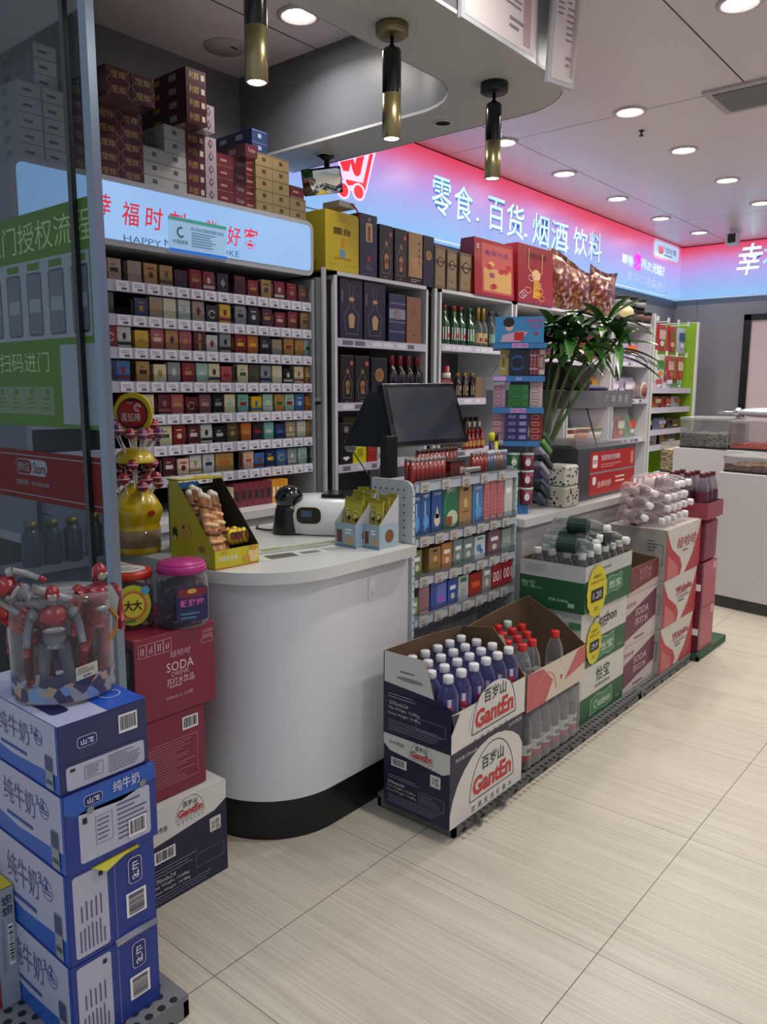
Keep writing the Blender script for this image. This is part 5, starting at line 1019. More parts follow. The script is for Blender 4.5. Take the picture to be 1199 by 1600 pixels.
# dark bottles with gold caps seen through the glass
for i, (px, py) in enumerate(((48, 822), (80, 818), (112, 814), (146, 808))):
    x, y = oZ(px, py, .885); mb = MB(); mb.lathe([(.024, 0), (.026, .004), (.026, .085), (.016, .1), (.014, .106)], mat('2a3a40', .15, coat=.4), n=16, c=(x, y, .775)); T = Thing('herbal_bottle', f'small dark bottle with brass cap seen through the glass, {ORD[i]} from the poster side', 'bottle', (x, y, .775), mb, group='small brass capped bottles behind the glass')
    mb = MB(); mb.lathe([(.017, .104), (.017, .122), (0, .123)], mat('8a7a30', .35, .6), n=14, c=(x, y, .775)); T.part('cap', mb)
x0_, y0_ = oZ(30, 822, .885); x1_, y1_ = oZ(165, 808, .885)
mb = MB(); mb.box((min(x0_, x1_)-.05, min(y0_, y1_)-.04, .755), (max(x0_, x1_)+.01, max(y0_, y1_)+.05, .775), mat('8a9098', .4)); mb.box((min(x0_, x1_)-.04, min(y0_, y1_)-.02, 0), (max(x0_, x1_)-.02, max(y0_, y1_)+.04, .755), mat('6a7078', .5)); Thing('side_cabinet', 'grey stand behind the glass carrying the small brass capped bottles', 'cabinet', (x0_, y0_, 0), mb)
# ================================================================ GONDOLA SHELF beside the counter
GX = -1.46; GY0, GY1 = 1.885, 2.50; GLZ = [.968, .797, .668, .540]; GD = .16
PERF = mat('b4bdc2', .4); PD = mat('2a2c30', .7)
def side_panel(y, x0, x1, ztop):
    mb = MB(); r = .035; pts = [(x0, 0), (x1, 0), (x1, ztop-r)]+[(x1-r+r*math.cos(math.radians(a)), ztop-r+r*math.sin(math.radians(a))) for a in range(0, 91, 15)]+[(x0, ztop)]
    n = len(pts); vs = [(a, y, b) for a, b in pts]+[(a, y+.012, b) for a, b in pts]; mb.add(vs, [tuple(range(n)), tuple(reversed(range(n, 2*n)))]+[((i+1) % n, i, n+i, n+(i+1) % n) for i in range(n)], PERF)
    f = FY(mb, 0, y, 0); z = ztop-.03
    while z > .3:
        u = x0+.015
        while u < x1-.01:
            if not (u > x1-.03 and z > ztop-.02): f.ell(u, z, .0032, .0032, PD, 1, n=8)
            u += .0235
        z -= .0235
    f2 = FX(mb, x1, y, 0); f2.rect(.0, 0, .012, ztop-r, mat('c4ccd2', .35), 1)
    z = ztop-.05
    while z > .3: f2.rect(.004, z, .008, z+.006, PD, 2); z -= .025
    return mb
GN_ = Thing('gondola_shelf', 'grey perforated metal shelf rack of small boxes at the end of the counter', 'shelf', (GX, (GY0+GY1)/2, 0), side_panel(GY0, -1.625, GX, .975))
GN_.part('side_panel', side_panel(GY1, -1.625, GX+.0, .975))
mb = MB(); mb.box((-1.625, GY0+.012, .05), (-1.615, GY1, .955), mat('c0c4c8', .5)); f = FX(mb, -1.615, GY0, 0)
z = .12
while z < .5:
    u = .03
    while u < GY1-GY0-.02: f.ell(u, z, .003, .003, PD, 1, n=6); u += .024
    z += .024
GN_.part('back_panel', mb)
for i, z in enumerate(GLZ):
    mb = MB(); mb.box((-1.615, GY0+.012, z-.012), (GX+.0, GY1, z-.002), mat('a4abb0', .4)); GN_.part('shelf_board', mb)
    mb = MB(); mb.box((GX, GY0+.012, z-.03), (GX+.004, GY1, z+.004), mat('aeb6c0', .3)); mb.box((GX+.004, GY0+.012, z-.004), (GX+.006, GY1, z+.022), PLAST); GN_.part('shelf_rail', mb)
    for k in range(7 if i else 5):
        mb = MB(); y = GY0+.03+k*((GY1-GY0-.05)/(7 if i else 5)); mb.box((GX+.007, y, z-.032), (GX+.009, y+.044, z+.0), mat('b4b1aa', .4)); f = FX(mb, GX+.0091, y, z-.038); f.lines(.006, .018, .038, .030, 2, mat('8a8080'), .4, k+i, 1); f.rect(.012, .009, .034, .014, mat('6a6060'), 1); GN_.part('price_tag', mb)
def gz(px, py, X=GX-.01): return oX(px, py, X)
def gitem(px0, px1, pyt, shelf, col, lab, deco=None, dep=.045, X=GX-.006):
    y0, _ = oX(px0, pyt, X); y1, _ = oX(px1, pyt, X); _, zt = oX((px0+px1)/2, pyt, X); z0 = GLZ[shelf]-.001; h = max(.04, zt-z0)
    mb = MB(); mb.box((X-dep, y0+.001, z0), (X, y1-.001, z0+h), mat(col, .4, coat=.2)); T = Thing('small_box', lab, 'box', (X-dep/2, (y0+y1)/2, z0), mb, group='small boxes on the grey rack')
    m2 = MB(); f = FX(m2, X, y0+.001, z0); (deco or (lambda f, w, h: (f.rect(w*.2, h*.6, w*.8, h*.75, PAPER, 1), f.ell(w*.5, h*.35, w*.2, h*.12, mat('c8c0b0'), 1))))(f, y1-y0-.002, h); T.part('front_print', m2)
zz = lambda a: 580+a/3.636
def drop(f, w, h): f.ell(w*.5, h*.28, w*.28, h*.14, mat('d8c0a8'), 1); f.poly([(w*.3, h*.32), (w*.7, h*.32), (w*.5, h*.58)], mat('d8c0a8'), 1); f.text('杰士邦', w*.5, h*.85, h*.07, PAPER, w=w*.6)
def stream(f, w, h): f.rect(w*.35, h*.1, w*.5, h*.75, mat('8ac0e8', .4), 1); f.ell(w*.5, h*.3, w*.3, h*.15, mat('5a9ad8', .4), 2); f.text('杜蕾斯', w*.5, h*.86, h*.07, PAPER, w=w*.6)
def scene_(f, w, h): f.text('EMO', w*.5, h*.86, h*.08, PAPER, w=w*.5); f.ell(w*.6, h*.25, w*.38, h*.18, mat('b8c8a8'), 1); f.rrect(w*.15, h*.1, w*.6, h*.3, .006, mat('8a4a30'), 2); f.arc(w*.5, h*.5, w*.4, h*.35, .003, mat('6aa880'), 60, 200, 2)
def gold_(f, w, h): f.ell(w*.5, h*.86, w*.22, h*.04, BLACK, 1); f.rect(w*.35, h*.45, w*.65, h*.65, mat('c8a860'), 1); f.text('玻尿酸', w*.5, h*.35, h*.04, mat('5a4020'), w=w*.5)
def pinkf(f, w, h): f.rect(w*.1, h*.85, w*.9, h*.92, mat('c87880'), 1); f.lines(w*.2, h*.2, w*.8, h*.7, 5, mat('a85a62'), .3, 3, 1); f.rect(w*.1, h*.05, w*.9, h*.12, mat('d8a8a8'), 1)
GA = [(240, 285, 690, '2c5690', 'tall blue box at the near end of the upper rack shelf', stream), (286, 338, 672, '2c5690', 'tall blue box second on the upper rack shelf', stream), (346, 408, 655, '24508e', 'blue box with a pale drop print on the upper rack shelf', drop),
      (411, 497, 640, '1f6a4c', 'wide dark green box on the upper rack shelf', scene_), (503, 575, 636, '9a7c50', 'gold brown box on the upper rack shelf', gold_), (580, 640, 630, '4a78a8', 'blue box with pale water print between the gold and pink boxes', stream),
      (643, 680, 628, 'b86a6e', 'pink box first of three alike', pinkf), (681, 718, 622, 'b86a6e', 'pink box in the middle of three alike', pinkf), (719, 756, 617, 'b86a6e', 'pink box third of three alike, beside the white one', pinkf), (762, 806, 606, 'c4c6c6', 'white box at the far end of the upper rack shelf', None)]
for (a, b, t, c, l, d) in GA: gitem(zz(a), zz(b), zz(t), 1, c, l, d)
GB = [(235, 290, 1020, '6a7a48', 'green and gold small box at the near end of the middle rack shelf', None), (330, 398, 1000, '8a6c3c', 'gold brown small box on the middle rack shelf', gold_), (403, 462, 975, 'b0703a', 'orange copper small box on the middle rack shelf', None), (468, 522, 955, '6e8480', 'grey teal small box, nearer of the pair', pinkf and None), (525, 583, 945, '6e8480', 'grey teal small box, further of the pair', None),
      (590, 650, 935, 'c2ccd0', 'white small box with blue blots on the middle rack shelf', lambda f, w, h: (f.ell(w*.4, h*.5, w*.22, h*.15, mat('3a7ab0'), 1), f.ell(w*.65, h*.35, w*.15, h*.1, mat('3a7ab0'), 1), f.rect(w*.2, h*.85, w*.8, h*.93, mat('3a8a5a'), 1))), (668, 736, 905, '7a5668', 'mauve small box on the middle rack shelf', None), (745, 798, 895, '8a9a90', 'grey green small box with pale lettering at the far end', lambda f, w, h: f.text('0.02', w*.5, h*.5, h*.2, mat('c8d8c8'), w=w*.7))]
for (a, b, t, c, l, d) in GB: gitem(zz(a), zz(b), zz(t), 2, c, l, d)
def zero1(f, w, h): f.text('001', w*.5, h*.42, h*.34, PAPER, w=w*.85); f.lines(w*.2, h*.8, w*.8, h*.9, 1, PAPER, .4, 1, 1)
GC = [(228, 268, 1290, '7a9a58', 'small green and white box at the near end of the lower rack shelf', None), (272, 332, 1225, '8a6a70', 'pinkish grey small box on the lower rack shelf', pinkf), (340, 432, 1190, '2a4a9a', 'blue box with violet swirl on the lower rack shelf', lambda f, w, h: (f.rect(w*.35, h*.2, w*.95, h*.85, mat('6a78c0'), 1), f.ell(w*.65, h*.35, w*.2, h*.12, mat('a05ac0'), 2))), (438, 492, 1180, '2a50a0', 'plain blue small box on the lower rack shelf', None),
      (497, 555, 1160, 'b4bab2', 'white small box with green crest on the lower rack shelf', lambda f, w, h: (f.rect(w*.2, h*.75, w*.8, h*.9, mat('2a7a4a'), 1), f.lines(w*.2, h*.2, w*.8, h*.5, 3, mat('5a5a5a'), .3, 1, 1))), (560, 628, 1145, '9a2a24', 'red small box with orange band on the lower rack shelf', lambda f, w, h: f.rect(w*.2, h*.4, w*.85, h*.62, mat('d0562a'), 1)),
      (634, 686, 1090, '8a8e8a', 'grey upright box between the red ones', None), (690, 745, 1065, 'a01e2a', 'red box reading 001, nearer one', zero1), (750, 803, 1040, 'a01e2a', 'red box reading 001, at the far end of the lower rack shelf', zero1)]
for (a, b, t, c, l, d) in GC: gitem(zz(a), zz(b), zz(t), 3, c, l, d, dep=.06)
# lighters on the top rack shelf
def lighter_proto(col, capc, r=.0105, h=.072, metal=0.0):
    mb = MB(); mb.lathe([(r*.9, 0), (r, .002), (r, h*.84)], mat(col, .2, metal, coat=.4), n=10); T = Thing('lighter', '', 'lighter', (0, 0, 0), mb, group='lighters on the top rack shelf')
    m2 = MB(); m2.lathe([(r*.95, h*.84), (r, h*.86), (r, h*.97), (r*.7, h), (0, h)], mat(capc, .3, .6), n=10); T.part('metal_top', m2); return T.o
l_or = lighter_proto('7e1a0c', '8a7a78'); l_dr = lighter_proto('6e1214', '4a3434', h=.078); l_bl = lighter_proto('3a5a80', 'b8c0c8', metal=.3); l_cu = lighter_proto('7a5040', 'a8a8a8', metal=.4); l_gy = lighter_proto('5a5a5e', 'c0c0c4', metal=.4)
TZ_ = GLZ[0]+.0
for r in range(2):
    for i in range(8):
        put(l_or, (GX-.018-.026*r, GY0+.022+i*.0225+.008*r, TZ_), label=f'orange red gas lighter in the {"front" if r == 0 else "second"} line, {ORD[i]} from the near panel')
for i in range(10): put(l_dr, (GX-.085, GY0+.14+i*.0225, TZ_+.012), label=f'dark red tall lighter in the back line below the monitor, {ORD[i]} along')
for i in range(4): put(l_or, (GX-.02, GY0+.36+i*.0235, TZ_), label=f'orange red gas lighter of the middle group, {ORD[i]} after the white tab')
for i in range(6): put([l_gy, l_bl, l_cu, l_gy, l_cu, l_bl][i], (GX-.02, GY0+.455+i*.0215, TZ_), label=f'{["grey", "blue", "copper", "dark grey", "brown copper", "pale blue"][i]} metal lighter toward the far end of the top rack shelf')
for i in range(5): put([l_gy, l_bl, l_cu, l_gy, l_bl][i], (GX-.05, GY0+.46+i*.023, TZ_), label=f'{["steel", "blue", "copper", "grey", "light blue"][i]} metal lighter in the second line at the far end, {ORD[i]} along')
mb = MB(); mb.box((GX-.06, GY0+.215, TZ_), (GX-.012, GY0+.3, TZ_+.045), mat('5a1214', .3, coat=.3)); mb.box((GX-.06, GY0+.215, TZ_+.045), (GX-.012, GY0+.3, TZ_+.052), BLACK); f = FX(mb, GX-.012, GY0+.215, TZ_); f.rect(.055, .008, .08, .03, mat('b8a0a0'), 1)
Thing('lighter_box', 'dark red carton box of lighters in the middle of the top rack shelf', 'box', (GX-.03, GY0+.26, TZ_), mb)
mb = MB(); mb.box((GX-.006, GY0+.285, TZ_+.012), (GX+.004, GY0+.37, TZ_+.026), mat('cfcfc8', .4)); Thing('white_tab', 'small white plastic tab lying on the rail of the top rack shelf', 'tab', (GX, GY0+.33, TZ_+.012), mb)
for (yo, c1, c2, l) in ((.575, '3a1a50', 'd0c820', 'purple tube with yellow cap near the gum stand'), (.60, 'c8c020', '1a1a1c', 'yellow tube with black cap near the gum stand')):
    mb = MB(); mb.lathe([(.010, 0), (.010, .10)], mat(c1, .3), c=(GX-.07, GY0+yo-.02, TZ_), n=12); T = Thing('glue_tube', l, 'tube', (GX-.07, GY0+yo-.02, TZ_), mb); m2 = MB(); m2.lathe([(.011, .10), (.011, .13), (0, .132)], mat(c2, .4), c=(GX-.07, GY0+yo-.02, TZ_), n=12); T.part('cap', m2)

# ================================================================ MONITOR (two-sided till on the desk behind the rack)
MX, MY = -1.80, 2.10
def slab(c, ux, uy, w, h, t, m):
    """a thin slab: centre c, unit vectors, width, height, thickness"""
    pass
def screen(tl, tr, bl, br, name, lab, thick=.028, face=True, back=False):
    tl, tr, bl, br = map(Vector, (tl, tr, bl, br)); n = (tr-tl).cross(tl-bl).normalized()
    mb = MB(); q = [bl, br, tr, tl]; vs = [tuple(p) for p in q]+[tuple(p-n*thick) for p in q]
    mb.add(vs, [(0, 1, 2, 3), (7, 6, 5, 4), (0, 4, 5, 1), (1, 5, 6, 2), (2, 6, 7, 3), (3, 7, 4, 0)], mat('0e0f12', .3)); return mb, tl, tr, bl, br, n
def P3(px, py, X): y, z = oX(px, py, X); return (X, y, z)
A = (screen(P3(597, 599, -1.83), P3(709, 598, -1.83), P3(616, 698, -1.76), P3(733, 690, -1.76), '', ''))
TM = Thing('till_monitor', 'black two-sided till monitor standing behind the lighter shelf', 'monitor', (-1.82, 2.2, CT), None)
TM.part('front_screen_body', A[0], bevel=.003); mb = MB(); tl, tr, bl, br, n = A[1:]
def lerp2(u, v): a = bl.lerp(br, u); b = tl.lerp(tr, u); return tuple(a.lerp(b, v)+n*.001)
mb.add([lerp2(.05, .07), lerp2(.95, .07), lerp2(.95, .93), lerp2(.05, .93)], [(0, 1, 2, 3)], mat('3a3e48', .3, coat=.5)); TM.part('glass_screen', mb)
B0 = Vector(P3(598, 612, -1.86)); 
mb, *_ = screen(tuple(B0+Vector((-.30, -.20, -.0))), tuple(B0), tuple(B0+Vector((-.42, -.24, -.2))), tuple(B0+Vector((.0, -.05, -.2))), '', '')
yL, zL = oX(540, 697, -1.98); yT, zT = oX(575, 612, -1.93)
mb = MB(); q = [(-1.99, yL, zL), (-1.80, oX(612, 697, -1.80)[0], zL-.0), (-1.86, oX(600, 608, -1.86)[0], zT+.003), (-1.93, yT, zT)]; q2 = [(x-.02, y+.03, z) for x, y, z in q]
mb.add(q+q2, [(0, 1, 2, 3), (7, 6, 5, 4), (0, 4, 5, 1), (1, 5, 6, 2), (2, 6, 7, 3), (3, 7, 4, 0)], mat('0a0b0d', .3)); TM.part('rear_screen', mb, bevel=.003)
mb = MB(); mb.box((-1.79, oX(604, 720, -1.76)[0], CT), (-1.76, oX(622, 720, -1.76)[0], 1.09), mat('15171a', .35)); mb.box((-1.90, 2.1, CT), (-1.70, 2.32, CT+.03), mat('15171a', .35)); TM.part('stand', mb, bevel=.004)
# desk below the monitor and small cup with sticks
mb = MB(); mb.box((-2.08, 1.90, 0), (-1.64, 2.52, CT), WHITE); Thing('till_desk', 'white till desk hidden behind the grey rack', 'desk', (-1.85, 2.2, 0), mb)
mb = MB(); y, z = oX(555, 706, -2.1); 
for (a, b, t) in (((548, 700), (578, 745), 0), ((604, 700), (590, 742), 1)):
    p = P3(*a, -2.05); q = P3(*b, -1.98); mb = MB(); mb.tube([p, q], .0025, BLACK, n=6); T = Thing('cloth_wand', f'thin black stick with a silvery tuft behind the printer, {"leaning toward the cigarettes" if t == 0 else "leaning toward the monitor"}', 'stick', p, mb); m2 = MB(); m2.ball(p, .022, mat('8c9092', .3, .5), n=6, sc=(1, 1, .8)); T.part('silver_tuft', m2)

# ================================================================ SECOND COUNTER behind the water cases
mb = MB(); mb.box((-1.95, 2.53, .0), (-1.445, 4.15, CT-.03), mat('a8a8aa', .45)); mb.box((-1.96, 2.52, CT-.03), (-1.43, 4.16, CT), mat('c6c6c4', .35))
Thing('display_counter', 'long white counter behind the stacked water cases', 'counter', (-1.7, 3.3, 0), mb)
# gum stand: rotating acrylic tower
RX, RY = -1.56, 2.665; HW = .095
SKY = mat('3a78b4', .4); PKL = mat('c8a0d8', .4); M = Matrix.Translation((RX, RY, CT)) @ Matrix.Rotation(math.radians(32), 4, 'Z')   # front (-Y local) faces the viewer
mb = MB(M); mb.box((-.05, -.05, 0), (.05, .05, .035), SKY); T = Thing('gum_stand', 'tall blue topped chewing gum stand of clear trays beside the rack', 'display stand', (RX, RY, CT), mb)
mb = MB(M)
for (x, y) in ((-.048, -.048), (.048, -.048), (-.048, .048), (.048, .048)): mb.box((x-.0015, y-.0015, .03), (x+.0015, y+.0015, .66), PLAST)
mb.box((-.002, -.05, .03), (.002, .05, .64), PLAST); mb.box((-.05, -.002, .03), (.05, .002, .64), clear('e8f0f4', .1)); T.part('acrylic_frame', mb)
tiers = [.622, .502, .385, .262]
for i, z in enumerate(tiers):
    mb = MB(M); hw = HW if i else .098; hw = hw if i < 3 else .082
    if i == 3: mb.box((-.05, -.085, z), (.085, .085, z+.020), SKY)
    else: mb.box((-hw, -hw, z), (hw, hw, z+.020), SKY)
    f = Fr(mb, (-hw, -hw-.0004, z), (1, 0, 0), (0, 0, 1)); f.rect(hw*.7, .002, hw*1.3, .018, PKL, 1) if i != 1 else f.rect(0, .002, hw*.5, .018, PKL, 1); f.text('绿箭口香糖' if i != 1 else '益达', hw, .010, .010, mat('b83a8a') if i != 1 else PAPER, k=3)
    f = Fr(mb, (hw+.0004, -hw, z), (0, 1, 0), (0, 0, 1)); f.ell(hw, .01, .008, .007, PAPER, 1); T.part('tray_band', mb)
mb = MB(M); mb.box((-.092, -.10, .642), (.085, -.094, .735), mat('3a86bc', .4)); f = Fr(mb, (-.092, -.1004, .640), (1, 0, 0), (0, 0, 1))
f.ell(.05, .075, .02, .017, mat('18181c'), 2); f.ell(.052, .06, .014, .017, mat('d8b0a0'), 1); f.poly([(.02, .005), (.09, .005), (.12, .04), (.09, .045), (.05, .035), (.03, .03)], mat('c8a0b8'), 2); f.rrect(.07, .01, .105, .04, .004, mat('b8282c'), 3)
f.text('绿箭无糖', .14, .08, .014, mat('c83a8a'), w=.06, k=3); f.text('口香糖', .145, .06, .012, mat('c83a8a'), w=.045, k=3); f.ell(.15, .035, .008, .006, mat('b8242c'), 2); T.part('header_card', mb, label='blue header card with a dark haired person and pink lettering')
def gum(x, y, z, w, d, h, col, acc, lab, style=0):
    mb = MB(M); mb.box((x-w/2, y-d/2, z), (x+w/2, y+d/2, z+h), mat(col, .4, coat=.2)); f = Fr(mb, (x-w/2, y-d/2-.0003, z), (1, 0, 0), (0, 0, 1))
    if style == 0: f.rrect(w*.1, h*.2, w*.7, h*.8, h*.2, mat(acc, .4), 1); f.rrect(w*.14, h*.3, w*.66, h*.7, h*.15, mat(col, .4), 2)
    else: f.text('炫迈', w*.3, h*.5, h*.5, mat(acc), w=w*.3); f.rect(w*.62, h*.2, w*.92, h*.8, mat('8a8ab8'), 1)
    f = Fr(mb, (x+w/2+.0003, y-d/2, z), (0, 1, 0), (0, 0, 1)); f.rect(d*.2, h*.25, d*.8, h*.75, mat(acc, .4), 1)
    Thing('gum_box', lab, 'gum', tuple(M @ Vector((x, y, z))), mb, group='gum packs in the gum stand')
for k in range(4): gum(.002, -.062, .392+.0+k*.0, .001, .001, .001, '2a7a3a', 'c8e0c0', '') if False else None
for i in range(3): gum(0, -.068, .407+i*.028, .072, .04, .026, '2c7438', '15461f', f'green gum box in the third tray, {ORD[i]} from its bottom')
for i in range(4): gum(-.004, -.068, .284+i*.0255, .085, .04, .024, '33206a', 'b8b0d8', f'purple gum box in the fourth tray, {ORD[i]} from its bottom', 1)
for i in range(4): gum(.07, -.045, .284+i*.0248, .045, .06, .0235, '8a2220', 'c8a8a0', f'red gum box stacked at the front corner of the fourth tray, {ORD[i]} up')
for i in range(4): gum(.066, -.05, .407+i*.024, .046, .05, .025, 'c0a8a8', '8a6a70', f'pinkish white gum box at the corner of the third tray, {ORD[i]} up')
for i in range(3): gum(-.07, -.045, .407+i*.028, .045, .05, .026, 'b890a0', '7a5060', f'dusty pink gum box at the near side of the third tray, {ORD[i]} up')
for i in range(4): gum(-.072, -.045, .284+i*.0255, .042, .05, .024, 'b07888', 'd8c0c8', f'rose gum box at the near side of the fourth tray, {ORD[i]} up')
gum(0, -.068, .524, .075, .035, .092, '101428', '2a4a8a', 'dark blue upright gum pack in the top tray'); gum(-.055, -.05, .527, .03, .03, .092, 'b8a040', 'd8d8c0', 'yellow and orange upright gum pack in the top tray')
for i in range(3): gum(.045+.012*i, -.055+.0*i, .527, .009, .04, .092, '9a4050', 'd8b8b8', f'slim dark pink gum pack in the top tray, {ORD[i]} along')
gum(.082, -.05, .527, .022, .05, .092, 'd0b8b0', 'a86a70', 'tall pale pink gum pack at the corner of the top tray')
gt = mat('c6ccc8', .4)
def tub(x, y, z, col, lab):
    mb = MB(M); mb.lathe([(.024, 0), (.024, .055)], mat(col, .35), c=(x, y, z), n=14); T = Thing('gum_tub', lab, 'gum tub', tuple(M @ Vector((x, y, z))), mb, group='gum tubs in the lower gum stand')
    m2 = MB(M); m2.lathe([(.025, .055), (.025, .063), (0, .064)], gt, c=(x, y, z), n=14); T.part('lid', m2)
    m3 = MB(M); f = Fr(m3, (x-.012, y-.0245, z+.01), (1, 0, 0), (0, 0, 1)); f.ell(.014, .018, .010, .014, PAPER, 1); T.part('label', m3)
for i in range(3):
    tub(-.01, -.055, .04+i*.066, '1f6a34', f'green gum tub in the lower column, {ORD[i]} from the counter'); tub(.042, -.048, .04+i*.066, '7a1a3c', f'crimson gum tub in the lower column, {ORD[i]} from the counter')
# patterned tissue pack below the plant, glass vase and bamboo
PX, PY = -1.50, 2.93
def pandas(mb, f, w, h, seed):
    R = random.Random(seed)
    for i in range(16): f.ell(R.uniform(.1, .9)*w, R.uniform(.08, .92)*h, R.uniform(.003, .007), R.uniform(.003, .006), mat('26262a'), 1, n=8)
CRM = mat('b8b4a4', .6)
for k, (z0, z1, hw) in enumerate(((CT, CT+.085, .062), (CT+.087, CT+.17, .058))):
    mb = MB(); mb.rbox((PX-hw, PY-hw, z0), (PX+hw*.9, PY+hw, z1), CRM if k == 0 else mat('c8c8bc', .6), .015); T = Thing('tissue_pack', 'cream tissue pack with small black patches, lower of two' if k == 0 else 'white tissue pack with small black patches, upper of two under the vase', 'tissue pack', (PX, PY, z0), mb, group='patterned tissue packs')
    m2 = MB(); f = FX(m2, PX+hw*.9, PY-hw, z0); pandas(m2, f, hw*2, z1-z0, k); f = FY(m2, PX-hw, PY-hw, z0); pandas(m2, f, hw*1.9, z1-z0, k+9); T.part('patch_print', m2)
VZ = CT; VX, VY = -1.625, 2.955
mb = MB(); mb.lathe([(.045, 0), (.05, .005), (.05, .02), (.047, .15), (.055, .33), (.062, .38)], clear('eef4ee', .07), c=(VX, VY, VZ), n=22); T = Thing('glass_vase', 'tall clear glass vase holding bamboo stalks behind the tissue packs', 'vase', (VX, VY, VZ), mb)
mb = MB(); mb.lathe([(.0, .012), (.044, .012), (.044, .16), (0, .162)], clear('d8e2d0', .05), c=(VX, VY, VZ), n=18); T.part('water', mb)
LEAFM = [mat('2c5a24', .35, coat=.3), mat('1e441c', .35, coat=.3), mat('3f7030', .35, coat=.3), mat('557f38', .4)]
def leaf(mb, p, d, L, wd, droop, m):
    d = Vector(d).normalized(); s = d.cross(Vector((0, 0, 1)))
    if s.length < .05: s = Vector((1, 0, 0))
    s.normalize(); vs = []; n = 7; 
    for i in range(n+1):
        t = i/n; c = Vector(p)+d*L*t+Vector((0, 0, -droop*L*t*t)); w = wd*(math.sin(PI*min(1, t*.93+.05))**.8); 
        vs += [tuple(c-s*w+Vector((0, 0, w*.35))), tuple(c), tuple(c+s*w+Vector((0, 0, w*.35)))]
    fs = []
    for i in range(n): a = 3*i; fs += [(a, a+1, a+4, a+3), (a+1, a+2, a+5, a+4)]
    mb.add(vs, fs, m, True)
R = random.Random(21)
tips = [(2.92, (842, 528)), (2.98, (868, 516)), (3.0, (893, 500)), (3.02, (912, 520)), (3.0, (966, 528)), (2.95, (880, 545)), (3.05, (950, 500))]
names_ = ['lucky bamboo stalk reaching furthest toward the gum stand', 'lucky bamboo stalk just inside the gum stand side of the bunch', 'upright lucky bamboo stalk with the highest crown', 'lucky bamboo stalk beside the upright one', 'lucky bamboo stalk leaning out toward the far wall', 'short lucky bamboo stalk in the middle of the bunch', 'lucky bamboo stalk with the widest crown at the far wall side']
for i, (Y, tip) in enumerate(tips):
    a = 2*PI*i/7; b0 = Vector((VX+.025*math.cos(a), VY+.025*math.sin(a), VZ+.02)); xt_, zt_ = oY(*tip, Y); tp = Vector((xt_, Y, zt_)); c1 = Vector((VX+(xt_-VX)*.12, VY, VZ+.30))
    mb = MB(); cu = [tuple(b0*(1-t)**2+c1*2*t*(1-t)+tp*t*t) for t in [k/15 for k in range(16)]]
    mb.tube(cu, .0075, mat(('5e6e42', '4f6a3c', '6a6a40')[i % 3], .45), n=8, taper=[.0092-.0003*k+(.0018 if k % 2 else 0) for k in range(16)])
    T = Thing('bamboo_stalk', names_[i], 'plant', tuple(b0), mb, group='lucky bamboo in the glass vase')
    m2 = MB()
    for k in range(17):
        an = 2*PI*k/17*1.6+i; el = R.uniform(-.15, 1.0); d = (math.cos(an)*math.cos(el), math.sin(an)*math.cos(el), math.sin(el)); leaf(m2, tp-Vector((0, 0, .014*(k % 6))), d, R.uniform(.13, .23), R.uniform(.017, .028), R.uniform(.2, .75), LEAFM[(k+i) % 4])
    T.part('leaves', m2)
# hot food display case
hx = -1.49; hy0, hy1 = 3.02, 3.66; xb = -1.93; DST = mat('5a5c60', .35, .6)
mb = MB(); mb.box((xb, hy0+.04, CT), (hx, hy1, CT+.225), DST); HT = Thing('heated_display', 'steel heated snack display with red front panel and grey top band', 'display case', (hx, 3.3, CT), mb, bevel=.004)
mb = MB(); f = FX(mb, hx, hy0+.04, CT); w = hy1-hy0-.04; f.rect(.11, .015, w-.01, .205, mat('b0201e', .4), 1); f.rect(.11, .108, w-.01, .116, mat('8a8a8e', .4), 2)
f.rrect(.135, .135, .185, .19, .01, PAPER, 2); f.text('蒸包', .16, .162, .02, mat('b0201e'), k=4); f.text('现蒸现卖热腾腾', .32, .175, .024, PAPER, w=.2, k=3); f.lines(.22, .13, .45, .15, 2, mat('e0b0a8'), .3, 1, 2); f.rrect(w-.06, .13, w-.025, .19, .006, mat('d87a70'), 2)
f.rrect(.14, .06, .175, .095, .01, PAPER, 2); f.text('金典肉肠', .26, .06, .03, mat('e8d8c8'), w=.14, shear=.2, k=3); f.lines(.38, .05, .48, .09, 2, mat('e8d8c8'), .4, 2, 2); HT.part('red_panel', mb)
mb = MB(); GLZM = clear('f4f6f6', .05, .05); zt1 = CT+.225; zt2 = 1.175
for q in ([(hx, hy0+.02, zt1), (hx, hy1-.01, zt1), (hx-.05, hy1-.01, zt2), (hx-.05, hy0+.02, zt2)], [(xb, hy0+.02, zt1), (hx, hy0+.02, zt1), (hx-.05, hy0+.02, zt2), (xb+.02, hy0+.02, zt2)], [(xb, hy1-.01, zt1), (hx, hy1-.01, zt1), (hx-.05, hy1-.01, zt2), (xb+.02, hy1-.01, zt2)]): mb.add(q, [(0, 1, 2, 3)], GLZM)
HT.part('glass_panes', mb)
mb = MB(); mb.box((xb, hy0, zt2), (hx-.03, hy1, zt2+.075), mat('6e7076', .45)); f = FX(mb, hx-.03, hy0, zt2)
for i, ch in enumerate('广味烤肠'): f.text(ch, .36+i*.07, .038, .035, mat('c8ccd2'), k=2)
HT.part('top_band', mb)
mb = MB(); mb.box((xb+.06, hy0+.08, zt1), (hx-.05, hy1-.05, zt1+.01), mat('8a8a8c', .3, .8)); HT.part('inner_tray', mb)
mb = MB(); mb.tube([(hx-.002, hy0+.22, zt1), (hx-.05, hy0+.20, zt2)], .004, BLACK, n=6); HT.part('black_strut', mb)
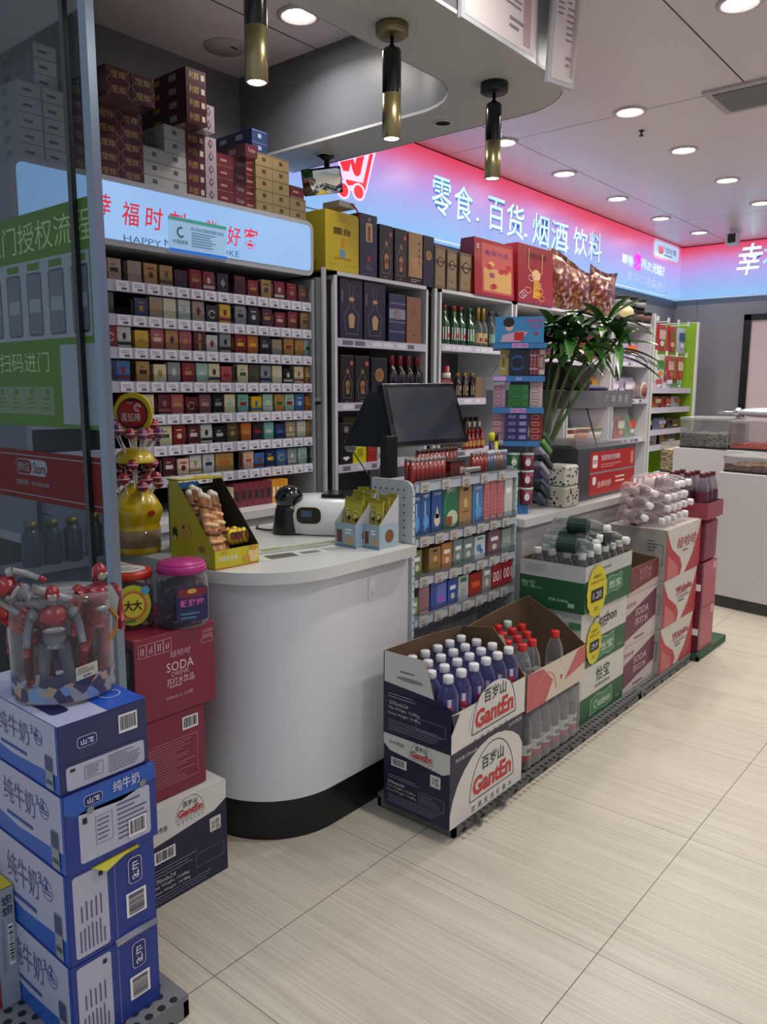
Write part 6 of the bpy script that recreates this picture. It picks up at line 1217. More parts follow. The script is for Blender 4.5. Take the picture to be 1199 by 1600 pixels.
mb = MB(); mb.rbox((xb+.1, hy0+.02, zt2+.076), (hx-.06, hy0+.26, zt2+.19), mat('2c2622', .3), .02); T = Thing('tin_box', 'dark brown tin box on top of the heated display', 'tin', (-1.7, hy0+.15, zt2+.076), mb)
mb = MB(); mb.ball((-1.65, hy0+.42, zt2+.082), .09, mat('12184a', .7), n=10, sc=(1.0, 1.5, .22)); Thing('blue_cloth', 'folded dark blue cloth on top of the heated display', 'cloth', (-1.65, hy0+.42, zt2+.076), mb)
# hanging accessories bunch between the gum stand and the tissue packs
for i in range(9):
    z = CT+.03+i*.03; mb = MB(); y = 2.80+.012*(i % 3); x = -1.53+.006*(i % 2); col = ('3a4a5a', '2c3c3a', '6a7a98', '4a4460', 'b0b0b8', '2a3a3c', '9aa0b0', '6a9a50', '3a5a4a')[i]
    mb.M = Matrix.Translation((x, y, z)) @ Matrix.Rotation(-.6, 4, 'X'); mb.rbox((-.02, -.045, 0), (.02, .045, .022), mat(col, .35, coat=.3), .008); Thing('hair_accessory', f'small packaged accessory in the pile beside the gum stand, {ORD[i]} from the counter', 'accessory', (x, y, z), mb, group='packaged accessories beside the gum stand')

# ================================================================ BULK SNACK CABINETS by the far aisle
CBM = mat('c2c2c4', .4); KK = mat('3a3c3e', .5)
def bulk_cab(x, y, rz, w, d, h, lab):
    mb = MB(); mb.box((0, 0, .07), (w, d, h), CBM); T = Thing('bulk_cabinet', lab, 'cabinet', (0, 0, 0), mb, bevel=.004); m2 = MB(); m2.box((.015, .02, 0), (w-.01, d-.02, .07), KK); T.part('kick_base', m2)
    T.o.location = (x, y, 0); T.o.rotation_euler = (0, 0, rz); return T
bulk_cab(-1.412, 4.70, -.20, 1.3, .30, .79, 'wide white floor cabinet under clear bins of nuts, nearest the aisle')
bulk_cab(-1.80, 5.025, -.0, 1.35, .6, .895, 'taller white cabinet behind the water bottles with a seed bin on it')
def seed_mat(a, b, s):
    m, nt, bb = nodes_mat('seeds'); v = nt.nodes.new('ShaderNodeTexVoronoi'); v.inputs['Scale'].default_value = s; tc = nt.nodes.new('ShaderNodeTexCoord'); mp = nt.nodes.new('ShaderNodeMapping'); mp.inputs['Scale'].default_value = (1, 1, 2); nt.links.new(tc.outputs['Object'], mp.inputs[0]); nt.links.new(mp.outputs[0], v.inputs['Vector'])
    rp = nt.nodes.new('ShaderNodeValToRGB'); rp.color_ramp.elements[0].color = lin(a); rp.color_ramp.elements[1].color = lin(b); rp.color_ramp.elements[1].position = .7; nt.links.new(v.outputs['Color'], rp.inputs[0]); nt.links.new(rp.outputs[0], bb.inputs['Base Color'])
    bp = nt.nodes.new('ShaderNodeBump'); bp.inputs['Distance'].default_value = .01; nt.links.new(v.outputs['Distance'], bp.inputs['Height']); nt.links.new(bp.outputs[0], bb.inputs['Normal']); bb.inputs['Roughness'].default_value = .5; return m
def bulk_bin(x, y, z, rz, w, d, h, fill, lab, m, lid=True):
    ob = MB(); t = .004; P_ = clear('f6f6f6', .07, .08)
    for a, b in (((0, 0, 0), (w, t, h)), ((0, d-t, 0), (w, d, h)), ((0, 0, 0), (t, d, h)), ((w-t, 0, 0), (w, d, h))): ob.box(a, b, P_)
    ob.box((0, 0, 0), (w, d, .012), mat('2a2a2c', .4)); ob.box((-.004, -.004, h-.012), (w+.004, .004, h), clear('e8e8e6', .4, .1)); ob.box((-.004, -.004, h-.012), (.004, d, h), clear('e8e8e6', .4, .1))
    T = Thing('bulk_bin', lab, 'bin', (0, 0, 0), ob); m2 = MB(); N = 14; R = random.Random(int(w*100)); vs = [(t+(w-2*t)*i/N, t+(d-2*t)*j/N, fill+R.uniform(-.006, .010)) for i in range(N+1) for j in range(N+1)]; m2.add(vs, [(i*(N+1)+j, (i+1)*(N+1)+j, (i+1)*(N+1)+j+1, i*(N+1)+j+1) for i in range(N) for j in range(N)], m)
    m2.add([(t, t, .012), (w-t, t, .012), (w-t, t, fill), (t, t, fill)], [(0, 1, 2, 3)], m); m2.add([(t, t, .012), (t, d-t, .012), (t, d-t, fill), (t, t, fill)], [(3, 2, 1, 0)], m); T.part('seed_fill', m2, kind='stuff')
    if lid: m3 = MB(); m3.box((-.003, -.003, h), (w+.003, d+.003, h+.006), clear('f2f2f0', .2, .1)); T.part('lid', m3)
    T.o.location = (x, y, z); T.o.rotation_euler = (0, 0, rz)
SUN = seed_mat('0c0b0c', '8a8680', 62); NUT = seed_mat('3a2214', 'a8805a', 60); PIS = seed_mat('6a4c1c', 'e2cc98', 48); ORG = seed_mat('7a2a20', 'd0503a', 16)
bulk_bin(-1.765, 5.03, .896, -.03, .29, .34, .185, .085, 'clear bin of striped sunflower seeds on the taller white cabinet', SUN)
bulk_bin(-1.46, 5.03, .896, -.03, .24, .34, .175, .03, 'clear bin with a red packet beside the sunflower seed bin', ORG)
bulk_bin(-1.20, 5.02, .896, -.03, .28, .34, .185, .07, 'clear bin of mixed candy on the taller cabinet by the frame edge', seed_mat('8a5a50', 'd0b8a8', 30))
bulk_bin(-1.395, 4.72, .791, -.20, .62, .27, .09, .04, 'wide shallow clear bin of brown nuts on the nearest white cabinet', NUT)
bulk_bin(-2.0, 5.35, .70, 0, .18, .4, .2, .15, 'bin of pale golden pistachios beside the heated display', PIS, lid=False)
mb = MB(); mb.box((-2.03, 5.3, 0), (-1.81, 5.8, .7), CBM); Thing('bulk_cabinet', 'low white stand under the pistachio bin', 'cabinet', (-1.9, 5.5, 0), mb)
mb = MB(); mb.lathe([(.02, 0), (.03, .01), (.03, .03), (.012, .045), (.008, .06), (.008, .14), (0, .141)], mat('b8bcc0', .25, .9), n=16, ax='x'); T = Thing('metal_scoop', 'metal scoop lying on the lid of the sunflower seed bin', 'scoop', (0, 0, 0), mb); T.o.rotation_euler = (0, 0, PI+.2); T.o.location = (-1.45, 5.2, 1.085+.032)
for i, (x, l) in enumerate(((-1.32, 'red and silver snack pack lying on the far bin lids beside the scoop'), (-1.08, 'second red and white snack pack lying further along the bin lids'))):
    mb = MB(); mb.ball((0, 0, 0), .13, mat('b8bcc0', .25, .5) if i == 0 else mat('c01e38', .3, coat=.4), n=10, sc=(1.2, .7, .24)); mb.ball((.06, -.0, .006), .11, mat('c01e38', .3, coat=.4) if i == 0 else mat('d8c8c8', .3), n=10, sc=(1.0, .7, .26)); t = Thing('snack_pack', l, 'snack pack', (0, 0, 0), mb); t.o.location = (x, 5.2, 1.085+.035)
# ================================================================ PALLETS, CASES, BOTTLES
def pallet(x0, x1, y0, y1, h, col, lab, holes=True):
    mb = MB(); m = mat(col, .55); mb.box((x0, y0, h-.012), (x1, y1, h), m); mb.box((x1-.012, y0, .004), (x1, y1, h-.012), m); mb.box((x0, y0, .004), (x0+.012, y1, h-.012), m); mb.box((x0, y0, .004), (x1, y0+.012, h-.012), m); mb.box((x0, y1-.012, .004), (x1, y1, h-.012), m)
    T = Thing('floor_pallet', lab, 'pallet', ((x0+x1)/2, (y0+y1)/2, 0), mb); m2 = MB(); hd = mat('17181a', .8)
    if holes:
        f = Fr(m2, (x0, y0, h), (1, 0, 0), (0, 1, 0)); u = .02; r = .0085
        for c in range(int((x1-x0-.03)/.028)+2):
            v = .02+(.014 if c % 2 else 0)
            while v < y1-y0-.015:
                if x1-x0-u < .14 or v < .14 or holes == 2: f.ell(u, v, r, r, hd, 1, n=8)
                v += .028
            u += .028
        f = FX(m2, x1, y0, 0); v = .05
        while v < y1-y0-.04: f.ell(v, .004, .014, .012, hd, 1, a0=0, a1=180, n=8); v += .095
    f = FX(m2, x1, y0, 0); v = .1
    while v < y1-y0: f.rect(v, .02, v+.003, h-.008, hd, 1); v += .3
    T.part('perforation_pattern', m2); return T
pallet(-1.44, -1.158, 1.70, 3.02, .045, '66686a', 'long grey plastic pallet under the bottled water cases', 1); pallet(-1.44, -1.158, 3.025, 3.62, .045, '6a6c6e', 'second grey plastic pallet under the furthest red and white cases', 1)
mb = MB(); 
for y in (1.80, 1.93): mb.box((-1.158, y, .008), (-1.135, y+.012, .024), mat('6a6c6e', .5))
t = bpy.data.objects['floor_pallet']; o = mesh_obj('lock_tabs', mb, tuple(t.location)); o.parent = t
pallet(-1.44, -1.13, 3.64, 4.05, .035, '1a4a30', 'dark green low pallet under the burgundy drink packs', 0)
pallet(-1.85, -1.205, .45, .835, .05, '707378', 'grey perforated pallet under the stacked milk cartons', 2)

NAVY = mat('161a3a', .42); OFFW = mat('cfcfca', .5); REDL = mat('b8262a', .45); DKT = mat('1c1c22', .5)
def ganten_logo(f, cu, cv, w, m_arc=DKT):
    """half-round emblem with the two lines of writing"""
    h = w*.62
    f.arc(cu, cv-h*.32, w*.5, h*1.0, w*.012, m_arc, 0, 180, 3); f.stroke([(cu-w*.5, cv-h*.32), (cu+w*.5, cv-h*.32)], w*.012, m_arc, 3)
    f.text('百岁山', cu, cv+h*.34, h*.28, m_arc, w=w*.5, bold=.01, k=4); f.text('GantEn', cu, cv-h*.05, h*.38, mat('b8242a', .45), w=w*.88, bold=.035, k=4, shear=.05)
    for i, ch in enumerate('饮用天然矿泉水'): f.text(ch, cu-w*.42+i*w*.14, cv-h*.48, h*.12, m_arc, k=4)
def ganten_front(f, w, h, fold=True):
    f.rect(0, 0, w, h, NAVY, 1); c = w*.56
    pts = [(c+w*.5*math.cos(math.radians(a))*1.15, h*.0+h*.93*math.sin(math.radians(a))) for a in range(0, 181, 12)]
    pts = [(min(w, max(0, a)), b) for a, b in pts]; f.poly(pts, OFFW, 2); ganten_logo(f, w*.56, h*.40, w*.62)
    f.text('净含量 570mlx24', w*.2, h*.88, h*.05, OFFW, w=w*.28, k=3); f.text('水中贵族', w*.88, h*.93, h*.06, OFFW, w=w*.2, k=3)
def ganten_side(f, w, h):
    f.rect(0, 0, w, h, NAVY, 1); f.poly([(0, h), (0, h*.86), (w*.1, h*.78), (w*.9, h*.70), (w, h*.75), (w, h)], OFFW, 2); ganten_logo(f, w*.58, h*.85, w*.36); f.text('水中贵族', w*.2, h*.9, h*.05, DKT, w=w*.24, k=3)
    f.barcode(w*.12, h*.58, w*.36, h*.7, 3); f.rrect(w*.72, h*.5, w*.87, h*.66, .003, OFFW, 3); f.text('山泉', w*.795, h*.61, h*.05, NAVY, k=5); f.text('产品', w*.795, h*.55, h*.05, NAVY, k=5)
    f.rect(0, h*.48, w, h*.484, mat('2c3054'), 3); G = mat('8a8c9a', .5)
    f.text('570mlx24', w*.2, h*.35, h*.04, OFFW, w=w*.26, bold=.01, k=4); f.text('Net Weight: 13.68kg', w*.28, h*.29, h*.035, OFFW, w=w*.44, k=4); f.text('Gross Weight: 14.48kg', w*.28, h*.235, h*.035, OFFW, w=w*.46, k=4)
    f.lines(w*.07, h*.4, w*.8, h*.46, 2, G, .3, 4, 3); f.lines(w*.07, h*.06, w*.9, h*.18, 4, G, .25, 5, 3); f.stroke([(w*.55, h*.2), (w*.92, h*.2), (w*.92, h*.36), (w*.55, h*.36)], .0012, G, 3, closed=True); f.lines(w*.57, h*.22, w*.9, h*.34, 5, G, .25, 6, 3)
def case(x1, dx, y0, y1, z0, z1, base, name, lab, front=None, side=None, top=None, cat='carton', bev=.003):
    mb = MB(); mb.box((x1-dx, y0, z0), (x1, y1, z1), base); T = Thing(name, lab, cat, (x1-dx/2, (y0+y1)/2, z0), mb, bevel=bev)
    if front: m2 = MB(); front(FX(m2, x1, y0, z0), y1-y0, z1-z0); T.part('front_print', m2)
    if side: m2 = MB(); side(FY(m2, x1-dx, y0, z0), dx, z1-z0); T.part('side_print', m2)
    if top: m2 = MB(); top(Fr(m2, (x1-dx, y0, z1), (1, 0, 0), (0, 1, 0)), dx, y1-y0); T.part('top_print', m2)
    return T
GXF = -1.15
case(GXF, .235, 1.663, 2.05, .046, .268, OFFW, 'water_case', 'closed navy and white water case at the floor, below the open one', ganten_front, ganten_side)
# open tray on top
def open_tray(x0, x1, y0, y1, z0, fh, sh, bh, wallm, name, lab, front=None, side=None, innerm=KRAFT, farh=None, dip=0.0):
    """walls of cardboard, 3 mm thick: front fh, near side from sh(back) to fh, back bh"""
    T_ = .003; mb = MB(); farh = farh or sh
    mb.box((x0, y0, z0), (x1, y1, z0+T_), wallm)
    def wall(pts, inn):
        p = [Vector(a) for a in pts]; n = (p[1]-p[0]).cross(p[2]-p[0]).normalized(); q = [a-n*T_ for a in p]; k = len(p)
        mb.add([tuple(a) for a in p], [tuple(range(k))], wallm); mb.add([tuple(a) for a in q], [tuple(reversed(range(k)))], inn); mb.add([tuple(a) for a in p]+[tuple(a) for a in q], [(i, k+i, k+(i+1) % k, (i+1) % k) for i in range(k)], KRAFT_L)
    nF = 9; top = [(x1, y1-(y1-y0)*i/nF, z0+fh-dip*math.sin(PI*i/nF)) for i in range(nF+1)]
    wall([(x1, y0, z0), (x1, y1, z0)]+top, innerm)
    wall([(x0, y0, z0), (x1, y0, z0), (x1, y0, z0+fh), (x1-.06, y0, z0+fh+.03) if sh > fh else (x1-.01, y0, z0+fh), (x1-.09, y0, z0+sh), (x0, y0, z0+sh)], innerm)
    wall([(x1, y1, z0), (x0, y1, z0), (x0, y1, z0+bh), (x1-.12, y1, z0+farh), (x1, y1, z0+fh)], innerm)
    wall([(x0, y1, z0), (x0, y0, z0), (x0, y0, z0+sh), (x0, y0+(y1-y0)*.5, z0+(sh+bh)/2+.006), (x0, y1, z0+bh)], innerm)
    T = Thing(name, lab, 'tray', ((x0+x1)/2, (y0+y1)/2, z0), mb)
    if front: m2 = MB(); front(FX(m2, x1, y0, z0), y1-y0, fh); T.part('front_print', m2)
    if side: m2 = MB(); side(FY(m2, x0, y0, z0), x1-x0, sh); T.part('side_print', m2)
    return T
def tray_front(f, w, h): 
    f.poly([(0, 0), (w*.08, 0), (w*.04, h*.5), (0, h*.95)], OFFW, 1); f.poly([(0, h*.5), (w*.1, h*.95), (0, h)], NAVY, 1)
    c = w*.55; f.poly([(c+w*.33*math.cos(math.radians(a)), h*.35+h*1.0*math.sin(math.radians(a))) for a in range(0, 181, 12)], OFFW, 2); ganten_logo(f, w*.55, h*.62, w*.60)
def tray_side(f, w, h):
    hh = h*.55; f.rect(0, 0, w, hh*.95, NAVY, 1); f.poly([(0, hh*.94), (w, hh*.94), (w*.85, hh*1.05), (0, hh*1.15)], NAVY, 1); G = mat('8a8c9a', .5)
    f.text('570mlx24', w*.24, hh*.72, .011, OFFW, w=w*.28, k=3); f.text('Net Weight: 13.68kg', w*.32, hh*.6, .010, OFFW, w=w*.46, k=3); f.text('Gross Weight: 14.48kg', w*.32, hh*.48, .010, OFFW, w=w*.48, k=3)
    f.lines(w*.08, hh*.82, w*.7, hh*.95, 2, G, .3, 4, 2); f.lines(w*.08, hh*.1, w*.9, hh*.35, 5, G, .25, 5, 2); f.stroke([(w*.5, hh*.3), (w*.92, hh*.3), (w*.92, hh*.55), (w*.5, hh*.55)], .0012, G, 2, closed=True)
    f.ell(w*.4, h*.72, w*.2, h*.025, mat('8a8a84'), 1); f.lines(w*.25, h*.78, w*.6, h*.82, 1, mat('7a7a78'), .5, 1, 1)
open_tray(-1.385, GXF+.004, 1.660, 2.055, .270, .112, .245, .225, OFFW, 'water_tray', 'open cut-down white and navy water carton full of purple-blue bottles', tray_front, tray_side, dip=-.0)
# ganten bottles: bluish clear square-shouldered bottles
BODYB = clear('c0c0e6', .16, .1, '8c8cc0')
def gdeco(mbx, r, z0, z1):
    curved(mbx, r*1.01, z0, z1-z0, -32, 32, mat('d8c8d8', .4)); curved(mbx, r*1.015, z0, z1-z0, -32, 32, mat('7a4a9a', .4), 0, 1, 0, .3); curved(mbx, r*1.02, z0, z1-z0, -20, 20, mat('b8263a', .4), 0.1, .9, .45, .7)
    curved(mbx, r*1.01, z0, z1-z0, 60, 118, mat('d8c8d8', .4)); curved(mbx, r*1.02, z0, z1-z0, 70, 105, mat('b8263a', .4), 0, 1, .45, .7)
    curved(mbx, r*1.01, z0, z1-z0, -118, -60, mat('d8c8d8', .4)); curved(mbx, r*1.015, z0, z1-z0, -118, -60, mat('7a4a9a', .4), 0, 1, 0, .3); curved(mbx, r*1.02, z0, z1-z0, -105, -75, mat('b8263a', .4), 0, 1, .45, .7)
gprof = [(.026, 0), (.0285, .005), (.0285, .14), (.0275, .152), (.022, .168), (.0135, .182), (.0135, .19)]
gb = bottle_proto('water_bottle', gprof, BODYB, .0148, .184, .204, mat('d6d6da', .4), (.0287, .07, .145), BODYB, gdeco, n=16, sq=.12)
g_lab = 'purple-blue tinted water bottle with white cap in the open navy carton'
idx = 0
for i in range(4):
    for j in range(6):
        if i == 3 and j == 0: continue
        x = GXF-.034-i*.058; y = 1.695+j*.0635
        put(gb, (x, y, .274), (0, 0, -.75+RND.uniform(-.5, .5)), f'purple-blue water bottle with white cap, {ORD[j]} from the counter in the {["aisle side", "second", "third", "rearmost"][i]} row', 'bottles in the open navy carton')
# red-capped bottles tray over shrink-wrapped pack
CLB = clear('f4f6f8', .10, .1); CLB2 = clear('f4f5f6', .12, .1)
wprof = [(.026, 0), (.029, .004), (.029, .03), (.0275, .034), (.029, .04), (.029, .07), (.0265, .08), (.029, .09), (.029, .125), (.026, .15), (.018, .172), (.0125, .184), (.0125, .19)]
def wdeco(c1, c2):
    def d(mbx, r, z0, z1): curved(mbx, r*1.01, z0, z1-z0, -180, 180, mat(c1, .4), n=16); curved(mbx, r*1.02, z0, z1-z0, -180, 180, mat(c2, .4), 0, 1, 0, .35, n=16); curved(mbx, r*1.025, z0, z1-z0, -30, 30, mat('5a6a60', .4), 0, 1, .5, .75)
    return d
rb = bottle_proto('water_bottle', wprof, CLB, .0145, .184, .206, mat('c0201e', .4), (.0292, .045, .09), CLB, wdeco('c8ccd0', 'a8202a'))
w2b = bottle_proto('water_bottle', wprof, CLB, .0145, .184, .206, mat('b8d0c0', .4), (.0292, .045, .09), CLB, wdeco('c8ccd0', '6aa07a'))
slim_b = bottle_proto('water_bottle', wprof, CLB2, .0145, .184, .206, mat('a8202a', .4), (.0292, .03, .085), CLB, wdeco('ccd0d0', 'a84048'))
for r in range(3):
    for j in range(6):
        put(slim_b, (-1.19-r*.062, 2.125+j*.064, .046), label=f'shrink wrapped bottle under the pink tray, {ORD[j]} along in its {["front", "middle", "rear"][r]} row', group='shrink wrapped bottles under the pink tray')
mb = MB(); SW = clear('eeeeF0', .03, .12); mb.rbox((-1.35, 2.09, .05), (-1.156, 2.478, .245), SW, .02); Thing('shrink_wrap', 'clear plastic film around the bottles under the pink tray', 'film', (-1.25, 2.28, .05), mb)
PINK = mat('b85a5e', .5); CRM2 = mat('c8bca4', .6)
def wah_tray(f, w, h): f.rect(0, 0, w, h, mat('c9beae', .5), 1); f.poly([(0, 0), (w*.3, 0), (w*.42, h*.5), (w*.25, h*.95), (0, h)], PINK, 2); f.poly([(w*.62, h*.3), (w, h*.5), (w, h), (w*.85, h*.95)], PINK, 2); f.arc(w*.3, h*.2, w*.18, h*.6, .004, mat('d08a88'), 0, 180, 3)
open_tray(-1.385, GXF-.005, 2.08, 2.485, .25, .125, .235, .26, mat('c8c0b4', .6), 'water_tray', 'open cut-down pink and cream carton with red capped bottles', wah_tray, None, farh=.21, dip=.07)
zt_ = .254
spots = [(0, 0), (0, 1), (1, 0), (1, 1), (1, 2), (2, 0), (2, 1), (2, 2), (3, 0), (3, 1), (3, 2), (2, 3), (0, 2)]
for k, (i, j) in enumerate(spots):
    put(rb, (-1.195-i*.055+(.012 if k == 12 else 0), 2.115+j*.062+(.07 if k == 12 else 0), zt_), (0, 0, RND.uniform(-3, 3)), f'red capped bottle in the pink tray, {ORD[j]} along in the {ORD[i]} row from the aisle', 'red capped bottles in the pink tray')
put(w2b, (-1.36, 2.30, zt_), label='clear water bottle with pale green cap at the back of the pink tray')
# pale price flag on the pink tray wall / cestbon cases
GRC = mat('1a5230', .45); WHC = mat('c4c6be', .5); YS = mat('c8be20', .5)
def wavy(f, u, v, w, h, m, k=2): f.poly([(u, v), (u+w*.35, v+h*.12), (u+w*.7, v), (u+w, v+h*.15), (u+w*.95, v+h), (u+w*.6, v+h*.88), (u+w*.3, v+h), (u, v+h*.85)], m, k)
GRM = mat('3d7a54', .45); GRL = mat('8ab898', .45)
def wave_logo(f, cu, cv, w, h, txt):
    wavy(f, cu-w/2, cv-h/2, w, h, GRL, 2); wavy(f, cu-w*.47, cv-h*.45, w*.94, h*.9, GRM, 3); f.text(txt, cu, cv, h*.42, mat('c8d8c8', .5), w=w*.72, bold=.01, k=5)
def cest_front(style):
    def d(f, w, h):
        f.rect(0, h*.46, w, h, WHC, 1); f.rect(0, 0, w, h*.46, GRC, 1)
        if style == 0: f.text("C'estbon", w*.5, h*.76, h*.2, DKT, w=w*.52, bold=.004, k=4, shear=.1); f.lines(w*.35, h*.6, w*.68, h*.65, 1, mat('5a5a58'), .5, 1, 3); wave_logo(f, w*.55, h*.24, w*.38, h*.38, '怡宝')
        else: f.text('怡宝', w*.5, h*.78, h*.26, mat('1c3a28', .5), w=w*.3, k=4); f.text('饮用纯净水', w*.5, h*.57, h*.07, DKT, w=w*.34, k=4); wave_logo(f, w*.5, h*.23, w*.5, h*.36, "C'estbon")
        f.lines(w*.82, h*.1, w*.97, h*.13, 1, GRL, .5, 1, 3)
    return d
def cest_side(f, w, h): f.rect(0, h*.46, w, h, mat('b4b8ba', .5), 1); f.rect(0, 0, w, h*.46, GRC, 1); f.text('怡宝', w*.2, h*.34, h*.1, mat('b8c8b8'), k=3); f.lines(w*.08, h*.56, w*.6, h*.9, 6, mat('8a8e90'), .3, 3, 2)
CXF = -1.185; cy0, cy1 = 2.51, 2.90
def sticker(f, cu, cv, w, h, txt):
    n = 26; f.poly([(cu+w/2*(1+.06*(i % 2))*math.cos(2*PI*i/n), cv+h/2*(1+.06*(i % 2))*math.sin(2*PI*i/n)) for i in range(n)], YS, 8); f.rrect(cu-w*.3, cv-h*.2, cu+w*.34, cv+h*.05, .004, mat('16161c'), 9); f.text(txt, cu+.001, cv-h*.07, h*.13, mat('c8d0d8'), w=w*.44, k=11, bold=.01)
    f.text('特惠价', cu, cv+h*.3, h*.07, mat('5a3a10'), w=w*.45, k=10); f.text('促销活动价格', cu, cv+h*.19, h*.06, mat('b04a10'), w=w*.7, k=10); f.text('买它', cu-w*.02, cv-h*.34, h*.09, mat('3a2a10'), k=10)
case(CXF, .235, cy0, cy1, .046, .255, WHC, 'water_case', 'green and white water case at the floor, bottom of its stack', cest_front(1), cest_side)
T = case(CXF, .235, cy0-.002, cy1, .257, .470, WHC, 'water_case', 'green and white water case in the middle of its stack with a yellow price sticker', cest_front(0), cest_side)
mb = MB(); f = FX(mb, CXF, cy0, .257); sticker(f, .10, .085, .12, .155, '29.9'); T.part('price_sticker', mb, label='yellow scalloped price sticker')
def ctray_front(f, w, h): f.rect(0, h*.68, w, h, mat('b4bab6', .5), 1); f.rect(0, 0, w, h*.68, GRC, 1); wave_logo(f, w*.62, h*.42, w*.36, h*.42, '怡宝'); f.lines(w*.35, h*.8, w*.65, h*.9, 1, mat('7a807c'), .5, 1, 2)
def ctray_side(f, w, h): f.rect(0, h*.66, w, h, mat('aeb4b8', .5), 1); f.rect(0, 0, w, h*.66, GRC, 1); f.text('怡宝', w*.14, h*.48, h*.16, mat('a8c0b0'), k=3); f.text("C'estbon", w*.28, h*.42, h*.05, mat('a8c0b0'), k=3); f.lines(w*.1, h*.74, w*.5, h*.94, 4, mat('8a9094'), .3, 3, 2); f.text('FOR CHINA', w*.62, h*.22, h*.06, mat('c8d8c8'), k=3); f.rrect(w*.76, h*.1, w*.86, h*.19, .003, mat('8ab898'), 3)
T = open_tray(CXF-.245, CXF+.012, cy0-.012, cy1+.0, .472, .17, .17, .17, mat('b4bab6', .5), 'water_tray', 'open dark green tray of water bottles topping the green stack', ctray_front, ctray_side)
mb = MB(); f = FX(mb, CXF+.012, cy0-.012, .472); sticker(f, .09, .07, .155, .185, '1.20'); T.part('price_sticker', mb, label='yellow scalloped price sticker with dark digits')
mb = MB(); f = FY(mb, CXF-.235, cy0-.003, .257); f.rrect(.10, .14, .16, .20, .004, mat('b8bcbc', .4), 5); f.text('恒大', .13, .172, .02, DKT, k=7); f.rrect(.19, .155, .235, .178, .004, GRM, 5); T.part('hanging_flag', mb)
cb = bottle_proto('water_bottle', wprof, clear('e6ecec', .10, .1), .0145, .184, .206, mat('d0d2d0', .4), (.0292, .055, .125), CLB, lambda mbx, r, z0, z1: (curved(mbx, r*1.01, z0, z1-z0, -180, 180, mat('14302a', .35), n=16), curved(mbx, r*1.02, z0, z1-z0, -40, 20, mat('9aa8a0', .4), 0, 1, .35, .85)))
for i in range(4):
    for j in range(6):
        if i == 3 and j > 4: continue
        put(cb, (CXF-.022-i*.0585, cy0+.028+j*.0625, .476), (0, 0, RND.uniform(-3, 3)), f'upright bottle in the dark green tray, {ORD[j]} along in the {ORD[i]} row from the aisle', 'upright bottles in the green tray')
HP = PI/2
for k, (x, y, z, r, lab) in enumerate(((-1.24, 2.50, .71, .15, 'water bottle lying on the green tray, nearest, cap toward the aisle'), (-1.28, 2.60, .712, .02, 'green labelled bottle lying second on the green tray'), (-1.22, 2.74, .712, -.1, 'green labelled bottle lying furthest along the green tray'), (-1.25, 2.60, .765, .12, 'green labelled bottle lying on top of the other lying ones'), (-1.31, 2.69, .712, .05, 'bottle lying at the back of the green tray'))):
    dup(cb, (x-.10, y, z), (0, HP, r), label=lab, group='bottles lying on the green tray')
# soda stack
SO = mat('5e2838', .45); SOP = mat('c2b0b0', .5)
def soda_front(f, w, h):
    f.rect(0, 0, w, h, mat('bdb4b0', .5), 1); f.poly([(0, h*.12), (w*.5, h*.25), (w*.98, h*.36), (w*.98, h*.95), (w*.5, h*.78), (0, h*.62)], mat('642c44', .45), 2); f.text('SODA', w*.5, h*.62, h*.14, mat('d8c0c8'), w=w*.42, k=4, shear=.0); f.text('苏打水', w*.5, h*.42, h*.15, mat('d8c0c8'), w=w*.42, k=4); f.text('娃哈哈', w*.15, h*.82, h*.09, mat('a0424a'), w=w*.3, k=4); f.lines(w*.3, h*.06, w*.8, h*.12, 1, mat('6a4a4a'), .5, 1, 3)
case(-1.19, .235, 2.915, 3.235, .046, .238, mat('bdb4b0', .5), 'soda_case', 'white and plum soda case at the floor between green and red stacks', soda_front)
case(-1.19, .235, 2.912, 3.230, .240, .445, mat('bdb4b0', .5), 'soda_case', 'white and plum soda case, second up between green and red stacks', soda_front)
def sodat(f, w, h): f.rect(0, 0, w, h, mat('6c3038', .45), 1); f.poly([(0, 0), (w, 0), (w, h*.3), (0, h*.1)], mat('b8a8a0', .5), 2); f.text('SODA', w*.55, h*.75, h*.22, mat('c89098'), w=w*.4, k=3); f.text('苏打水', w*.55, h*.5, h*.2, mat('c89098'), w=w*.4, k=3)
open_tray(-1.425, -1.19, 2.918, 3.232, .447, .11, .12, .14, mat('8a6a5a', .7), 'soda_tray', 'empty open plum soda tray on top of the soda cases', sodat)
# wahaha stack
WF = -1.165; wy0, wy1 = 3.232, 3.632; WHB = mat('bfb9b2', .5); RDW = mat('a8303a', .45)
def waha(txt):
    def d(f, w, h):
        f.rect(0, 0, w, h, mat('c6c2bc', .5), 1)
        f.poly([(0, 0), (w*.42, 0), (w*.47, h*.15), (w*.4, h*.35), (w*.15, h*.6), (w*.04, h*.85), (0, h*.98)], RDW, 2); f.poly([(w*.55, 0), (w, 0), (w, h*.98), (w*.93, h*.75), (w*.75, h*.3)], RDW, 2); f.poly([(w*.05, 0), (w*.36, 0), (w*.34, h*.2), (w*.05, h*.5)], mat('b8686a', .5), 3)
        if txt: f.text('Wahaha', w*.6, h*.68, h*.15, mat('a02a34', .45), w=w*.5, bold=.02, k=5); f.text('饮用纯净水', w*.6, h*.5, h*.07, mat('5a4a4a'), w=w*.36, k=5); f.lines(w*.45, h*.38, w*.72, h*.45, 1, mat('5a7a6a'), .5, 1, 4); f.lines(w*.35, h*.57, w*.9, h*.59, 1, mat('a02a34'), .8, 1, 4)
        else: f.text('娃哈哈', w*.58, h*.66, h*.22, mat('a02a34', .45), w=w*.56, shear=.3, k=5); f.lines(w*.45, h*.45, w*.7, h*.5, 1, mat('7a5a5a'), .6, 1, 4)
    return d
